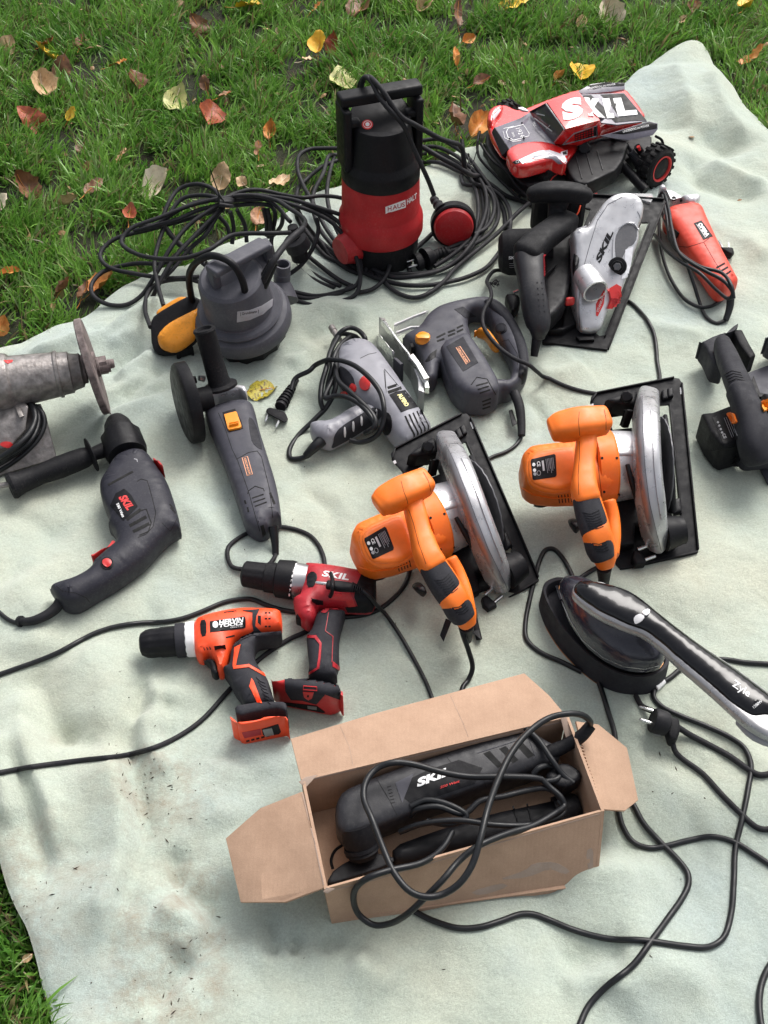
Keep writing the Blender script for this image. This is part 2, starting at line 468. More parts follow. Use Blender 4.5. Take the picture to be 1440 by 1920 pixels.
def sweep(t, name, st, m, parent=None, per=6, seg=28, exp=2.6, label=None, up=(0, 0, 1), ray=True, cap=.5, sharp=60):
    """stations (point, width, height): a body with super-elliptic sections, ends rounded"""
    arr = catmull([tuple(p)+(w_, h_) for p, w_, h_ in st], per)
    c = [(Vector(q[:3]), q[3], q[4]) for q in arr]
    # rounded ends
    def endring(i0, i1, sgn):
        p, w_, h_ = c[i0]; d = (c[i0][0]-c[i1][0]).normalized(); out = []
        r = min(w_, h_)*cap*.5
        for k in (1, 2, 3, 4):
            an = k/4*math.pi/2*.96; out.append((p+d*r*math.sin(an), w_-2*r*(1-math.cos(an)), h_-2*r*(1-math.cos(an))))
        return out
    if cap > 0:
        s_ = endring(0, 1, 1)[::-1]; e_ = endring(-1, -2, 1); c = s_+c+e_
    n = len(c); U = Vector(up); V3, Fc = [], []
    for i in range(n):
        a = c[max(i-1, 0)][0]; b = c[min(i+1, n-1)][0]; d = (b-a).normalized()
        s = d.cross(U).normalized(); u = s.cross(d).normalized()
        for k in range(seg):
            an = 2*math.pi*k/seg; ca, sa = math.cos(an), math.sin(an)
            x = math.copysign(abs(ca)**(2/exp), ca)*c[i][1]/2; y = math.copysign(abs(sa)**(2/exp), sa)*c[i][2]/2
            V3.append(c[i][0]+s*x+u*y)
    for i in range(n-1):
        for k in range(seg):
            k2 = (k+1) % seg; Fc.append((i*seg+k, (i+1)*seg+k, (i+1)*seg+k2, i*seg+k2))
    Fc.append(tuple(range(seg))); Fc.append(tuple((n-1)*seg+k for k in reversed(range(seg))))
    return t.add(name, V3, Fc, m, parent, smooth=sharp, label=label, ray=ray)
def slab(t, name, poly, thick, m, parent=None, label=None, bev=.0006, ray=True, smooth=30, soft=0):
    """a flat plate from 3-D corners, thickness downwards along its normal, edges bevelled"""
    bm = bmesh.new()
    vs = [bm.verts.new(Vector(p)) for p in poly]
    f = bm.faces.new(vs); bm.normal_update()
    if f.normal.z < 0: f.normal_flip(); bm.normal_update()
    nrm = f.normal.copy()
    r = bmesh.ops.extrude_face_region(bm, geom=[f])
    nv = [g for g in r['geom'] if isinstance(g, bmesh.types.BMVert)]
    bmesh.ops.translate(bm, verts=nv, vec=-nrm*thick)
    bmesh.ops.recalc_face_normals(bm, faces=bm.faces)
    if bev: bmesh.ops.bevel(bm, geom=bm.edges[:], offset=bev, segments=2, affect='EDGES', profile=.6, clamp_overlap=True)
    bm.verts.index_update()
    V3 = [v.co.copy() for v in bm.verts]; Fc = [tuple(v.index for v in g.verts) for g in bm.faces]; bm.free()
    return t.add(name, V3, Fc, m, parent, smooth=smooth, label=label, ray=ray)
def hull(t, name, pts, m, parent=None, bev=.003, seg=3, label=None, ray=True, smooth=40):
    bm = bmesh.new()
    for p in pts: bm.verts.new(Vector(p))
    r = bmesh.ops.convex_hull(bm, input=bm.verts[:])
    for v in [v for v in bm.verts if not v.link_faces]: bm.verts.remove(v)
    bmesh.ops.dissolve_limit(bm, angle_limit=.06, verts=bm.verts[:], edges=bm.edges[:])
    if bev: bmesh.ops.bevel(bm, geom=bm.edges[:], offset=bev, segments=seg, affect='EDGES', profile=.5, clamp_overlap=True)
    bmesh.ops.recalc_face_normals(bm, faces=bm.faces)
    bm.verts.index_update()
    V3 = [v.co.copy() for v in bm.verts]; Fc = [tuple(v.index for v in g.verts) for g in bm.faces]; bm.free()
    return t.add(name, V3, Fc, m, parent, smooth=smooth, label=label, ray=ray)
def obox(t, name, c, x, y, z, sx, sy, sz, m, bev=.002, **k):
    c, x, y, z = Vector(c), Vector(x).normalized(), Vector(y).normalized(), Vector(z).normalized()
    return hull(t, name, [c+x*sx*a/2+y*sy*b/2+z*sz*d/2 for a in (-1, 1) for b in (-1, 1) for d in (-1, 1)], m, bev=bev, **k)
# ------------------------------------------------------------------ lawn soil
def soil_mat():
    m, n, l, b = _nodes('lawn_soil'); tc = n.new('ShaderNodeTexCoord').outputs['Object']
    a = _noise(n, l, 9, 8, tc, .7); r = _ramp(n, l, a.outputs[0], [(.3, (.012, .010, .007)), (.5, (.022, .028, .010)), (.62, (.040, .032, .020)), (.8, (.075, .060, .038))])
    l.new(r.outputs[0], b.inputs['Base Color']); b.inputs['Roughness'].default_value = .95
    c = _noise(n, l, 140, 6, tc, .7); u = n.new('ShaderNodeBump'); u.inputs['Distance'].default_value = .01; l.new(c.outputs[0], u.inputs['Height']); l.new(u.outputs[0], b.inputs['Normal'])
    return m
GZ = -.035
def lawn():
    xs = np.concatenate([[-60, -20, -6], np.linspace(-2.6, 2.8, 70), [6, 20, 60]]); ys = np.concatenate([[-60, -20, -4], np.linspace(-.2, 4.8, 70), [9, 20, 90]])
    V3 = []; nx, ny = len(xs), len(ys)
    for y in ys:
        for x in xs: V3.append((x, y, GZ+.008*noise.noise(Vector((x*3, y*3, 0)))))
    Fc = [(j*nx+i, j*nx+i+1, (j+1)*nx+i+1, (j+1)*nx+i) for j in range(ny-1) for i in range(nx-1)]
    mesh_top('ground', V3, Fc, soil_mat(), kind='structure', label='dark soil of the lawn under the grass')
lawn()

# ------------------------------------------------------------------ the blanket
BL_PX = [(-420, 760), (-150, 690), (-60, 660), (0, 645), (40, 632), (72, 620), (105, 606), (135, 598), (170, 583), (210, 553), (235, 535), (262, 520), (300, 500), (340, 488), (385, 470), (440, 445), (500, 415), (545, 385), (600, 345), (655, 335), (700, 330),
         (760, 320), (800, 305), (837, 288), (865, 278), (895, 269), (940, 250), (990, 225), (1040, 195), (1100, 178), (1150, 163), (1170, 155), (1200, 122), (1235, 103), (1265, 88), (1290, 77), (1305, 74), (1320, 79), (1332, 95), (1342, 116), (1365, 143), (1388, 175), (1405, 200), (1440, 236),
         (1520, 310), (1640, 470), (1760, 800), (1900, 1300), (1950, 1800), (1900, 2350), (1200, 2500), (420, 2350), (130, 2020), (96, 1918), (84, 1880), (76, 1845), (67, 1800), (58, 1765), (48, 1735), (32, 1708), (20, 1682), (9, 1655), (1, 1628), (-6, 1600), (-50, 1520), (-180, 1350), (-420, 1100)]
def zpoly(pxs): return np.array([tuple(P(x, y, 0))[:2] for x, y in pxs])
BL = np.array(chaikin([tuple(q) for q in zpoly(BL_PX)], 2))
FOLDS = [  # pixel polyline, width (m), height (m)
    ([(60, 905), (95, 850), (108, 822), (150, 795), (205, 768), (260, 748), (320, 722), (360, 700)], .008, -.013),
    ([(85, 900), (118, 845), (165, 808), (215, 785), (330, 740)], .022, .010),
    ([(90, 835), (105, 800), (200, 745), (320, 700)], .020, .007),
    ([(20, 690), (90, 672), (180, 640), (262, 600), (330, 560)], .030, .016),
    ([(190, 705), (240, 668), (290, 625)], .018, -.012), ([(215, 720), (255, 690), (300, 660)], .016, .010),
    ([(220, 755), (280, 715), (310, 690)], .012, -.010), ([(200, 660), (260, 625), (300, 590)], .013, .012),
    ([(140, 650), (200, 625), (280, 560)], .014, -.008),
    ([(275, 1090), (290, 1170), (283, 1230), (262, 1310), (243, 1390), (246, 1440), (268, 1520), (272, 1570), (255, 1640), (240, 1690), (218, 1740), (205, 1800), (200, 1900)], .017, -.018),
    ([(265, 1330), (275, 1400), (300, 1440), (340, 1460)], .025, .010),
    ([(300, 1180), (285, 1260), (300, 1330), (312, 1400)], .014, .009), ([(312, 1300), (310, 1350), (318, 1400)], .011, -.011),
    ([(200, 1395), (232, 1500), (236, 1600), (205, 1700), (180, 1800)], .035, .016),
    ([(0, 1395), (30, 1440), (50, 1480), (58, 1530), (85, 1610), (60, 1690)], .016, -.016), ([(40, 1280), (48, 1360), (60, 1440), (95, 1520), (105, 1620)], .022, .012),
    ([(-10, 1380), (10, 1440), (20, 1560)], .02, .014),
    ([(300, 1650), (340, 1672), (385, 1690), (402, 1720), (392, 1760), (350, 1800), (310, 1850), (265, 1915)], .020, -.016),
    ([(290, 1700), (350, 1730), (370, 1745), (330, 1800)], .025, .012), ([(330, 1590), (322, 1640), (345, 1660)], .015, -.01),
    ([(505, 1710), (515, 1760), (512, 1800)], .014, -.008), ([(545, 1745), (560, 1765), (545, 1790)], .012, -.007), ([(600, 1790), (618, 1760), (650, 1770)], .012, -.009), ([(655, 1800), (700, 1830), (740, 1860)], .03, .008),
    ([(1180, 190), (1230, 230), (1300, 235), (1400, 300)], .06, -.016), ([(1330, 140), (1345, 200), (1410, 280)], .04, .014), ([(1250, 120), (1280, 170), (1310, 260)], .05, .012),
    ([(1060, 230), (1150, 215), (1240, 280), (1290, 330)], .05, .012), ([(1290, 280), (1300, 330), (1370, 360), (1450, 370)], .035, -.012),
    ([(1320, 300), (1400, 340), (1450, 350)], .02, .008), ([(1300, 440), (1400, 460), (1440, 500)], .04, .008),
    ([(1180, 600), (1250, 620), (1330, 640)], .03, .007), ([(1000, 715), (1050, 710), (1100, 690)], .03, .008), ([(995, 745), (1020, 790), (1005, 830)], .012, -.007),
    ([(1000, 1090), (1080, 1110), (1200, 1100)], .05, .006), ([(1180, 1380), (1300, 1450), (1400, 1400)], .04, -.006), ([(1140, 1600), (1250, 1570), (1340, 1560)], .05, -.007),
    ([(1030, 1640), (1130, 1650), (1250, 1620)], .03, .007), ([(1040, 1810), (1100, 1790), (1180, 1800)], .03, -.008), ([(1050, 1850), (1120, 1840), (1180, 1860)], .02, .007), ([(1150, 1890), (1240, 1830), (1350, 1850)], .04, .007),
    ([(550, 600), (620, 580), (700, 600)], .03, .009), ([(560, 640), (640, 610), (680, 620)], .015, -.007), ([(540, 690), (600, 650)], .02, .006), ([(640, 1170), (680, 1190), (700, 1240)], .02, -.005),
    ([(20, 1080), (80, 1160), (60, 1250)], .06, .008), ([(150, 1210), (200, 1290), (180, 1380)], .05, .008), ([(60, 1250), (90, 1330), (140, 1400)], .03, -.009), ([(20, 1330), (100, 1370), (150, 1390), (200, 1400)], .018, -.007),
    ([(380, 1230), (330, 1290), (320, 1330)], .02, .006), ([(430, 1420), (400, 1500), (430, 1560)], .03, .007), ([(700, 1420), (500, 1440), (470, 1460)], .03, .004),
    ([(560, 1000), (480, 960), (420, 940)], .03, .005), ([(300, 900), (420, 1020), (430, 1100)], .03, .006), ([(560, 910), (620, 960), (640, 1060)], .02, -.005), ([(0, 950), (100, 1000), (150, 980)], .03, -.006)]
FW = [(zpoly(f[0]), f[1], f[2]) for f in FOLDS]
def pl_dist(p, line):
    a = line[:-1]; b = line[1:]; ab = b-a; l2 = (ab**2).sum(1)+1e-12
    t = np.clip(((p[:, None, :]-a)*ab).sum(2)/l2, 0, 1)
    dd = np.sqrt((((a+t[..., None]*ab)-p[:, None, :])**2).sum(2))
    k = dd.argmin(1); r = np.arange(len(p))
    tot = np.concatenate([[0], np.cumsum(np.sqrt(l2))]); s = (tot[k]+t[r, k]*np.sqrt(l2[k]))/tot[-1]
    return dd[r, k], s
TOOLS = [(230, 900, 150), (60, 780, 130), (430, 860, 110), (370, 700, 60), (350, 1220, 90), (470, 1250, 90), (600, 1200, 110), (700, 760, 130), (850, 690, 130), (920, 640, 100), (780, 960, 130), (880, 950, 170), (1080, 890, 120), (1220, 880, 160), (1090, 520, 170), (1200, 480, 120), (1310, 480, 90), (1400, 780, 110), (1130, 1200, 130), (720, 450, 130), (470, 600, 120), (330, 620, 70), (1070, 300, 170), (1200, 330, 90), (850, 1500, 200), (700, 1560, 190), (1030, 1450, 160), (500, 1590, 60), (850, 430, 60)]
def calm(p):
    m = np.ones(len(p))
    for px, py, r in TOOLS:
        c = np.array(tuple(P(px, py))[:2]); rr = r*(P(px+1, py)-P(px, py)).length
        d = np.sqrt(((p-c)**2).sum(1)); k = np.clip((d-rr*.8)/(rr*.5), 0, 1); m = np.minimum(m, k*k*(3-2*k))
    return m
def zblanket(p, dedge):
    z = np.zeros(len(p)); cm = calm(p)
    for i, (x, y) in enumerate(p):
        z[i] = (.25+.75*cm[i])*(.020*abs(noise.noise(Vector((x*5+1.5*y, y*5-x, 13))))+.006*noise.noise(Vector((x*4, y*4, 3))) +   .0075*noise.noise(Vector((x*11+y*3, y*9, 7))) + .0016*noise.noise(Vector((x*26, y*24+x*9, 1))))-.002
    for line, wd, am in FW:
        d, s = pl_dist(p, line)
        fade = np.clip(np.minimum(s, 1-s)*5, 0, 1); fade = fade*fade*(3-2*fade)
        am = math.copysign(min(abs(am*2.3), wd*1.35), am); z += am*np.exp(-(d/wd)**1.35)*fade*(cm*.75+.25)
    e = np.clip(dedge/.05, 0, 1); z -= .012*(1-e)**2
    return z
def blanket():
    vs, tris, be, d = triangulate([BL], .0085, [.004])
    z = zblanket(vs, d); n = len(vs)
    th = .0035
    ed = dome(d, .006, th)
    V3 = [(vs[i][0], vs[i][1], z[i]+ed[i]*.7) for i in range(n)]+[(vs[i][0], vs[i][1], z[i]-ed[i]*.6) for i in range(n)]
    Fc = list(tris)+[(a+n, c+n, b+n) for a, b, c in tris]+[(b, a, a+n, b+n) for a, b in be]
    m, nn, l, b = _nodes('fleece_blanket'); tc = nn.new('ShaderNodeTexCoord').outputs['Object']
    a1 = _noise(nn, l, 2.6, 5, tc, .6); r1 = _ramp(nn, l, a1.outputs[0], [(.25, (.40, .485, .475)), (.5, (.475, .54, .455)), (.76, (.56, .565, .44))])
    a2 = _noise(nn, l, 330, 5, tc, .85); r2 = _ramp(nn, l, a2.outputs[0], [(.3, .70), (.7, 1.16)])
    mx = nn.new('ShaderNodeMix'); mx.data_type = 'RGBA'; mx.blend_type = 'MULTIPLY'; mx.inputs[0].default_value = 1
    l.new(r1.outputs[0], mx.inputs[6]); l.new(r2.outputs[0], mx.inputs[7])
    at = nn.new('ShaderNodeAttribute'); at.attribute_name = 'stain'
    s1 = _noise(nn, l, 32, 7, tc, .72); rs = _ramp(nn, l, s1.outputs[0], [(.40, 0.0), (.72, 1.0)])
    mm = nn.new('ShaderNodeMath'); mm.operation = 'MULTIPLY'; l.new(at.outputs['Fac'], mm.inputs[0]); l.new(rs.outputs[0], mm.inputs[1])
    m2 = nn.new('ShaderNodeMix'); m2.data_type = 'RGBA'; m2.inputs[7].default_value = (.31, .27, .20, 1); l.new(mm.outputs[0], m2.inputs[0]); l.new(mx.outputs[2], m2.inputs[6])
    # crumbs of earth and small specks
    s3 = _noise(nn, l, 150, 3, tc, .5); r3 = _ramp(nn, l, s3.outputs[0], [(.74, 0.0), (.79, 1.0)])
    m3m = nn.new('ShaderNodeMath'); m3m.operation = 'MULTIPLY'; l.new(at.outputs['Fac'], m3m.inputs[0]); l.new(r3.outputs[0], m3m.inputs[1])
    m3 = nn.new('ShaderNodeMix'); m3.data_type = 'RGBA'; m3.inputs[7].default_value = (.05, .035, .022, 1); l.new(m3m.outputs[0], m3.inputs[0]); l.new(m2.outputs[2], m3.inputs[6])
    l.new(m3.outputs[2], b.inputs['Base Color']); b.inputs['Roughness'].default_value = .95; b.inputs['Specular IOR Level'].default_value = .1
    b.inputs['Sheen Weight'].default_value = .35; b.inputs['Sheen Roughness'].default_value = .6
    bn = _noise(nn, l, 650, 5, tc, .75); b1 = nn.new('ShaderNodeBump'); b1.inputs['Strength'].default_value = 1.0; b1.inputs['Distance'].default_value = .0018; l.new(bn.outputs[0], b1.inputs['Height'])
    bw = _noise(nn, l, 22, 5, tc, .55); b2 = nn.new('ShaderNodeBump'); b2.inputs['Strength'].default_value = .6; b2.inputs['Distance'].default_value = .010; l.new(bw.outputs[0], b2.inputs['Height']); l.new(b1.outputs[0], b2.inputs['Normal'])
    l.new(b2.outputs[0], b.inputs['Normal'])
    o = mesh_top('blanket', V3, Fc, m, smooth=180, label='pale green fleece blanket spread on the lawn under all the tools', cat='blanket')
    st = np.zeros(n)
    for px, py, r, k in [(258, 1455, .045, 1.0), (300, 1480, .05, 1), (330, 1500, .05, .9), (275, 1540, .04, .5), (350, 1655, .035, 1), (375, 1665, .03, 1), (170, 1650, .02, 1), (165, 1640, .015, .8), (290, 1770, .05, .8), (330, 1800, .06, .9), (370, 1760, .035, 1), (310, 1850, .06, 1), (330, 1890, .05, 1), (60, 1640, .05, .9), (45, 1720, .05, .8), (90, 1790, .04, .6), (210, 1900, .04, .6), (95, 1380, .012, .8), (100, 1560, .03, .4), (1160, 125, .02, .3), (20, 1600, .05, .6), (640, 620, .05, .25), (230, 1700, .05, .4), (1180, 1480, .006, 1)]:
        c = np.array(tuple(P(px, py))[:2]); st += k*np.exp(-((vs-c)**2).sum(1)/r**2)
    st = np.clip(st+.10, 0, 1)
    ca = o.data.attributes.new('stain', 'FLOAT', 'POINT'); ca.data.foreach_set('value', np.concatenate([st, st]).astype(np.float32))
    bv = BVHTree.FromPolygons([Vector(v) for v in V3], [tuple(f) for f in tris])
    return o, bv
BLANKET, BBV = blanket()
def G(px, py, dz=0.0):
    h, nn, i, d = BBV.ray_cast(CAMP, ray(px, py))
    if h is None: h = P(px, py, -.015)
    return h+Vector((0, 0, dz))

# ------------------------------------------------------------------ grass
def grass():
    def area_pts(n, x0, x1, y0, y1):
        p = np.stack([rng.uniform(x0, x1, n), rng.uniform(y0, y1, n)], 1); return p
    p = np.vstack([area_pts(250000, -1.5, 1.5, 1.25, 3.75), area_pts(52000, -1.0, -.15, .2, 1.3), area_pts(60000, -2.5, 2.7, 0, 4.7)])
    # clumpy density
    dens = np.array([noise.noise(Vector((x*7, y*7, 5)))+.5*noise.noise(Vector((x*22, y*22, 2))) for x, y in p])
    keep = rng.random(len(p)) < np.clip(.66+dens*1.5, .05, 1)
    keep |= (p[:, 1] < 1.28) & (p[:, 0] < -.1) & (rng.random(len(p)) < .85)
    p = p[keep]; dens = dens[keep]
    ins = inside(p, [BL]); near = np.zeros(len(p), bool)
    q = np.where(ins)[0]; dd = seg_dist(p[q], [BL]); near[q] = dd < .006
    ok = ~ins | near
    p = p[ok]; dens = dens[ok]; n = len(p)
    L = rng.gamma(6, .0085, n)*(.85+.5*np.clip(dens, -.5, .8))+.012
    L = np.clip(L*.74, .012, .085)
    edge = seg_dist(p, [BL]); L = np.where(edge < .02, L*.75, L)
    az = rng.uniform(0, 2*np.pi, n); sw = np.array([noise.noise(Vector((x*5, y*5, 9))) for x, y in p])*6
    az = np.where(rng.random(n) < .6, sw+rng.normal(0, .7, n), az)
    lean = np.clip(rng.normal(.62, .30, n), .05, 1.35)
    wd = rng.uniform(.0011, .0028, n)*(1+.6*(rng.random(n) < .12))
    d = np.stack([np.cos(az), np.sin(az)], 1); fa = rng.uniform(0, np.pi, n); side = np.stack([np.cos(fa), np.sin(fa), np.zeros(n)], 1)
    V3 = np.zeros((n, 7, 3))
    for k, (s, ww) in enumerate([(0, 1), (.38, .95), (.72, .7), (1, 0)]):
        an = lean*(.45+.75*s)
        h = L*s*np.cos(an*.8); r = L*s*np.sin(an)
        c = np.stack([p[:, 0]+d[:, 0]*r, p[:, 1]+d[:, 1]*r, GZ+h], 1)
        if k < 3:
            V3[:, 2*k] = c-side*(wd*ww)[:, None]; V3[:, 2*k+1] = c+side*(wd*ww)[:, None]
        else: V3[:, 6] = c
    base = (np.arange(n)*7)[:, None]
    q1 = base+np.array([0, 1, 3, 2]); q2 = base+np.array([2, 3, 5, 4]); t1 = base+np.array([4, 5, 6])
    loops = np.concatenate([np.concatenate([q1, q2, t1], 1).ravel()])
    me = bpy.data.meshes.new('grass'); me.vertices.add(n*7); me.vertices.foreach_set('co', V3.ravel().astype(np.float32))
    me.loops.add(n*11); me.loops.foreach_set('vertex_index', loops.astype(np.int32))
    me.polygons.add(n*3); st = (np.arange(n)*11)[:, None]+np.array([0, 4, 8]); me.polygons.foreach_set('loop_start', st.ravel().astype(np.int32))
    me.update(calc_edges=True); me.validate()
    # per-blade colour: real differences between blades
    t = rng.random(n)+.35*sw/6*2; c = np.zeros((n, 3))
    g1 = np.array([.055, .155, .022]); g2 = np.array([.135, .285, .045]); g3 = np.array([.24, .34, .12])
    tt = np.clip(t, 0, 1)[:, None]; c = (g1*(1-tt)+g2*tt)*1.42*np.array([1.08, 1, 1])
    b2 = rng.random(n) < .15; c[b2] = g3*rng.uniform(.7, 1.1, (b2.sum(), 1))
    b3 = rng.random(n) < .08; c[b3] = np.array([.26, .21, .10])*rng.uniform(.5, 1.2, (b3.sum(), 1))
    b4 = rng.random(n) < .03; c[b4] = np.array([.10, .065, .03])
    col = np.ones((n, 7, 4)); col[:, :, :3] = c[:, None, :]
    ca = me.attributes.new('blade', 'FLOAT_COLOR', 'POINT'); ca.data.foreach_set('color', col.ravel().astype(np.float32))
    m, nn, l, b = _nodes('grass_blade'); at = nn.new('ShaderNodeAttribute'); at.attribute_name = 'blade'
    l.new(at.outputs['Color'], b.inputs['Base Color']); b.inputs['Roughness'].default_value = .42; b.inputs['Specular IOR Level'].default_value = .45
    tr = nn.new('ShaderNodeBsdfTranslucent'); l.new(at.outputs['Color'], tr.inputs[0]); ms = nn.new('ShaderNodeMixShader'); ms.inputs[0].default_value = .35
    l.new(b.outputs[0], ms.inputs[1]); l.new(tr.outputs[0], ms.inputs[2]); l.new(ms.outputs[0], nn['Material Output'].inputs[0])
    me.materials.append(m); me.polygons.foreach_set('use_smooth', np.ones(n*3, bool))
    o = bpy.data.objects.new('grass', me); COL.objects.link(o); o['kind'] = 'stuff'; o['label'] = 'uneven green lawn grass with straw blades around the blanket'; o['category'] = 'grass'
    return n
grass()

# ------------------------------------------------------------------ fallen leaves
def leaf_mat(name, c1, c2, c3, spots=.3):
    if name in MATS: return MATS[name]
    m, n, l, b = _nodes(name); tc = n.new('ShaderNodeTexCoord').outputs['Object']
    a = _noise(n, l, 42, 5, tc, .65); r = _ramp(n, l, a.outputs[0], [(.32, c1), (.52, c2), (.72, c3)])
    s = _noise(n, l, 240, 4, tc, .6); rs = _ramp(n, l, s.outputs[0], [(.60-.10*spots, 0.0), (.72, 1.0)])
    ml = n.new('ShaderNodeMath'); ml.operation = 'MULTIPLY'; ml.inputs[1].default_value = spots*1.5; ml.use_clamp = True; l.new(rs.outputs[0], ml.inputs[0])
    mx = n.new('ShaderNodeMix'); mx.data_type = 'RGBA'; mx.inputs[7].default_value = (.07, .032, .014, 1); l.new(ml.outputs[0], mx.inputs[0]); l.new(r.outputs[0], mx.inputs[6])
    l.new(mx.outputs[2], b.inputs['Base Color']); b.inputs['Roughness'].default_value = .5
    u = n.new('ShaderNodeBump'); u.inputs['Distance'].default_value = .0015; u.inputs['Strength'].default_value = .6; l.new(s.outputs[0], u.inputs['Height']); l.new(u.outputs[0], b.inputs['Normal'])
    MATS[name] = m; return m
LM = {'yellow': leaf_mat('leaf_yellow', (.72, .36, .02), (.78, .48, .03), (.60, .50, .06), .15),
      'mottled': leaf_mat('leaf_mottled', (.42, .34, .03), (.50, .42, .05), (.24, .24, .04), 1.1),
      'olive': leaf_mat('leaf_olive', (.42, .42, .14), (.52, .50, .20), (.30, .32, .10), .25),
      'tan': leaf_mat('leaf_tan', (.45, .28, .14), (.60, .42, .24), (.34, .18, .08), .35),
      'cream': leaf_mat('leaf_cream', (.66, .52, .36), (.80, .69, .52), (.50, .35, .22), .2),
      'orange': leaf_mat('leaf_orange', (.52, .15, .03), (.62, .25, .05), (.55, .32, .10), .3),
      'red': leaf_mat('leaf_red', (.27, .045, .025), (.40, .10, .04), (.20, .05, .03), .5),
      'brown': leaf_mat('leaf_brown', (.13, .055, .028), (.22, .10, .045), (.08, .035, .02), .4),
      'pink': leaf_mat('leaf_pinkish', (.33, .15, .08), (.45, .24, .13), (.24, .10, .05), .4)}
def leaf(px, py, size, rot, col, label, asp=.75, curl=.3, pitch=0, z=.012, roll=0, fold=.2, ongrass=True):
    base = P(px, py, z) if ongrass else G(px, py, .002)
    k = (base-CAMP).dot(Vector((0, CP, -SP)))/F; S = size*k*(1.08 if ongrass else 1)
    e = Thing('fallen_leaf', label, 'leaf', base, 'fallen leaves on the lawn' if ongrass else None)
    nu, nv = 13, 8; V3 = []; r = random.Random(int(px*7+py))
    R = Matrix.Rotation(math.radians(-rot), 3, 'Z') @ Matrix.Rotation(math.radians(pitch), 3, 'X') @ Matrix.Rotation(math.radians(roll), 3, 'Y')
    ph = r.random()*6
    for i in range(nu):
        s = i/(nu-1); wd = (math.sin(math.pi*s**.82)**.75)*asp/2*(1+.05*math.sin(s*23+ph))
        if s > .93: wd *= .8
        for j in range(nv+1):
            q = -1+2*j/nv; ed = 1+.05*math.sin(s*31+j+ph) if abs(q) == 1 else 1
            x = q*wd*ed; y = s-.5
            zz = curl*(y*y)*.9+fold*abs(q)*wd*1.2+curl*.5*x*x+.05*math.sin(9*x+7*y+ph)+.035*math.sin(21*y+13*x+ph)*abs(q)+.02*math.sin(37*y-9*x)
            V3.append(base+R @ Vector((x, y, zz))*S)
    Fc = [(i*(nv+1)+j, i*(nv+1)+j+1, (i+1)*(nv+1)+j+1, (i+1)*(nv+1)+j) for i in range(nu-1) for j in range(nv)]
    n = len(V3); th = Vector((0, 0, -.0004)); V3 += [v+th for v in V3[:]]
    Fc += [tuple(a+n for a in f[::-1]) for f in Fc[:]]
    e.add('blade', V3, Fc, LM[col], smooth=180)
    st = [base+R @ Vector((.0+.04*math.sin(s*3), -.5-s*.5, .02+.10*s*s))*S for s in (-.15, .0, .35, .7)]
    mid = [base+R @ Vector((0, y, curl*y*y*.9+.012+.0))*S for y in (-.5, -.25, 0, .2, .38)]
    tube(e, 'stalk', st[::-1]+mid[1:], .0009, LM['cream' if col in ('tan', 'cream', 'olive') else 'orange'], per=3, seg=5)
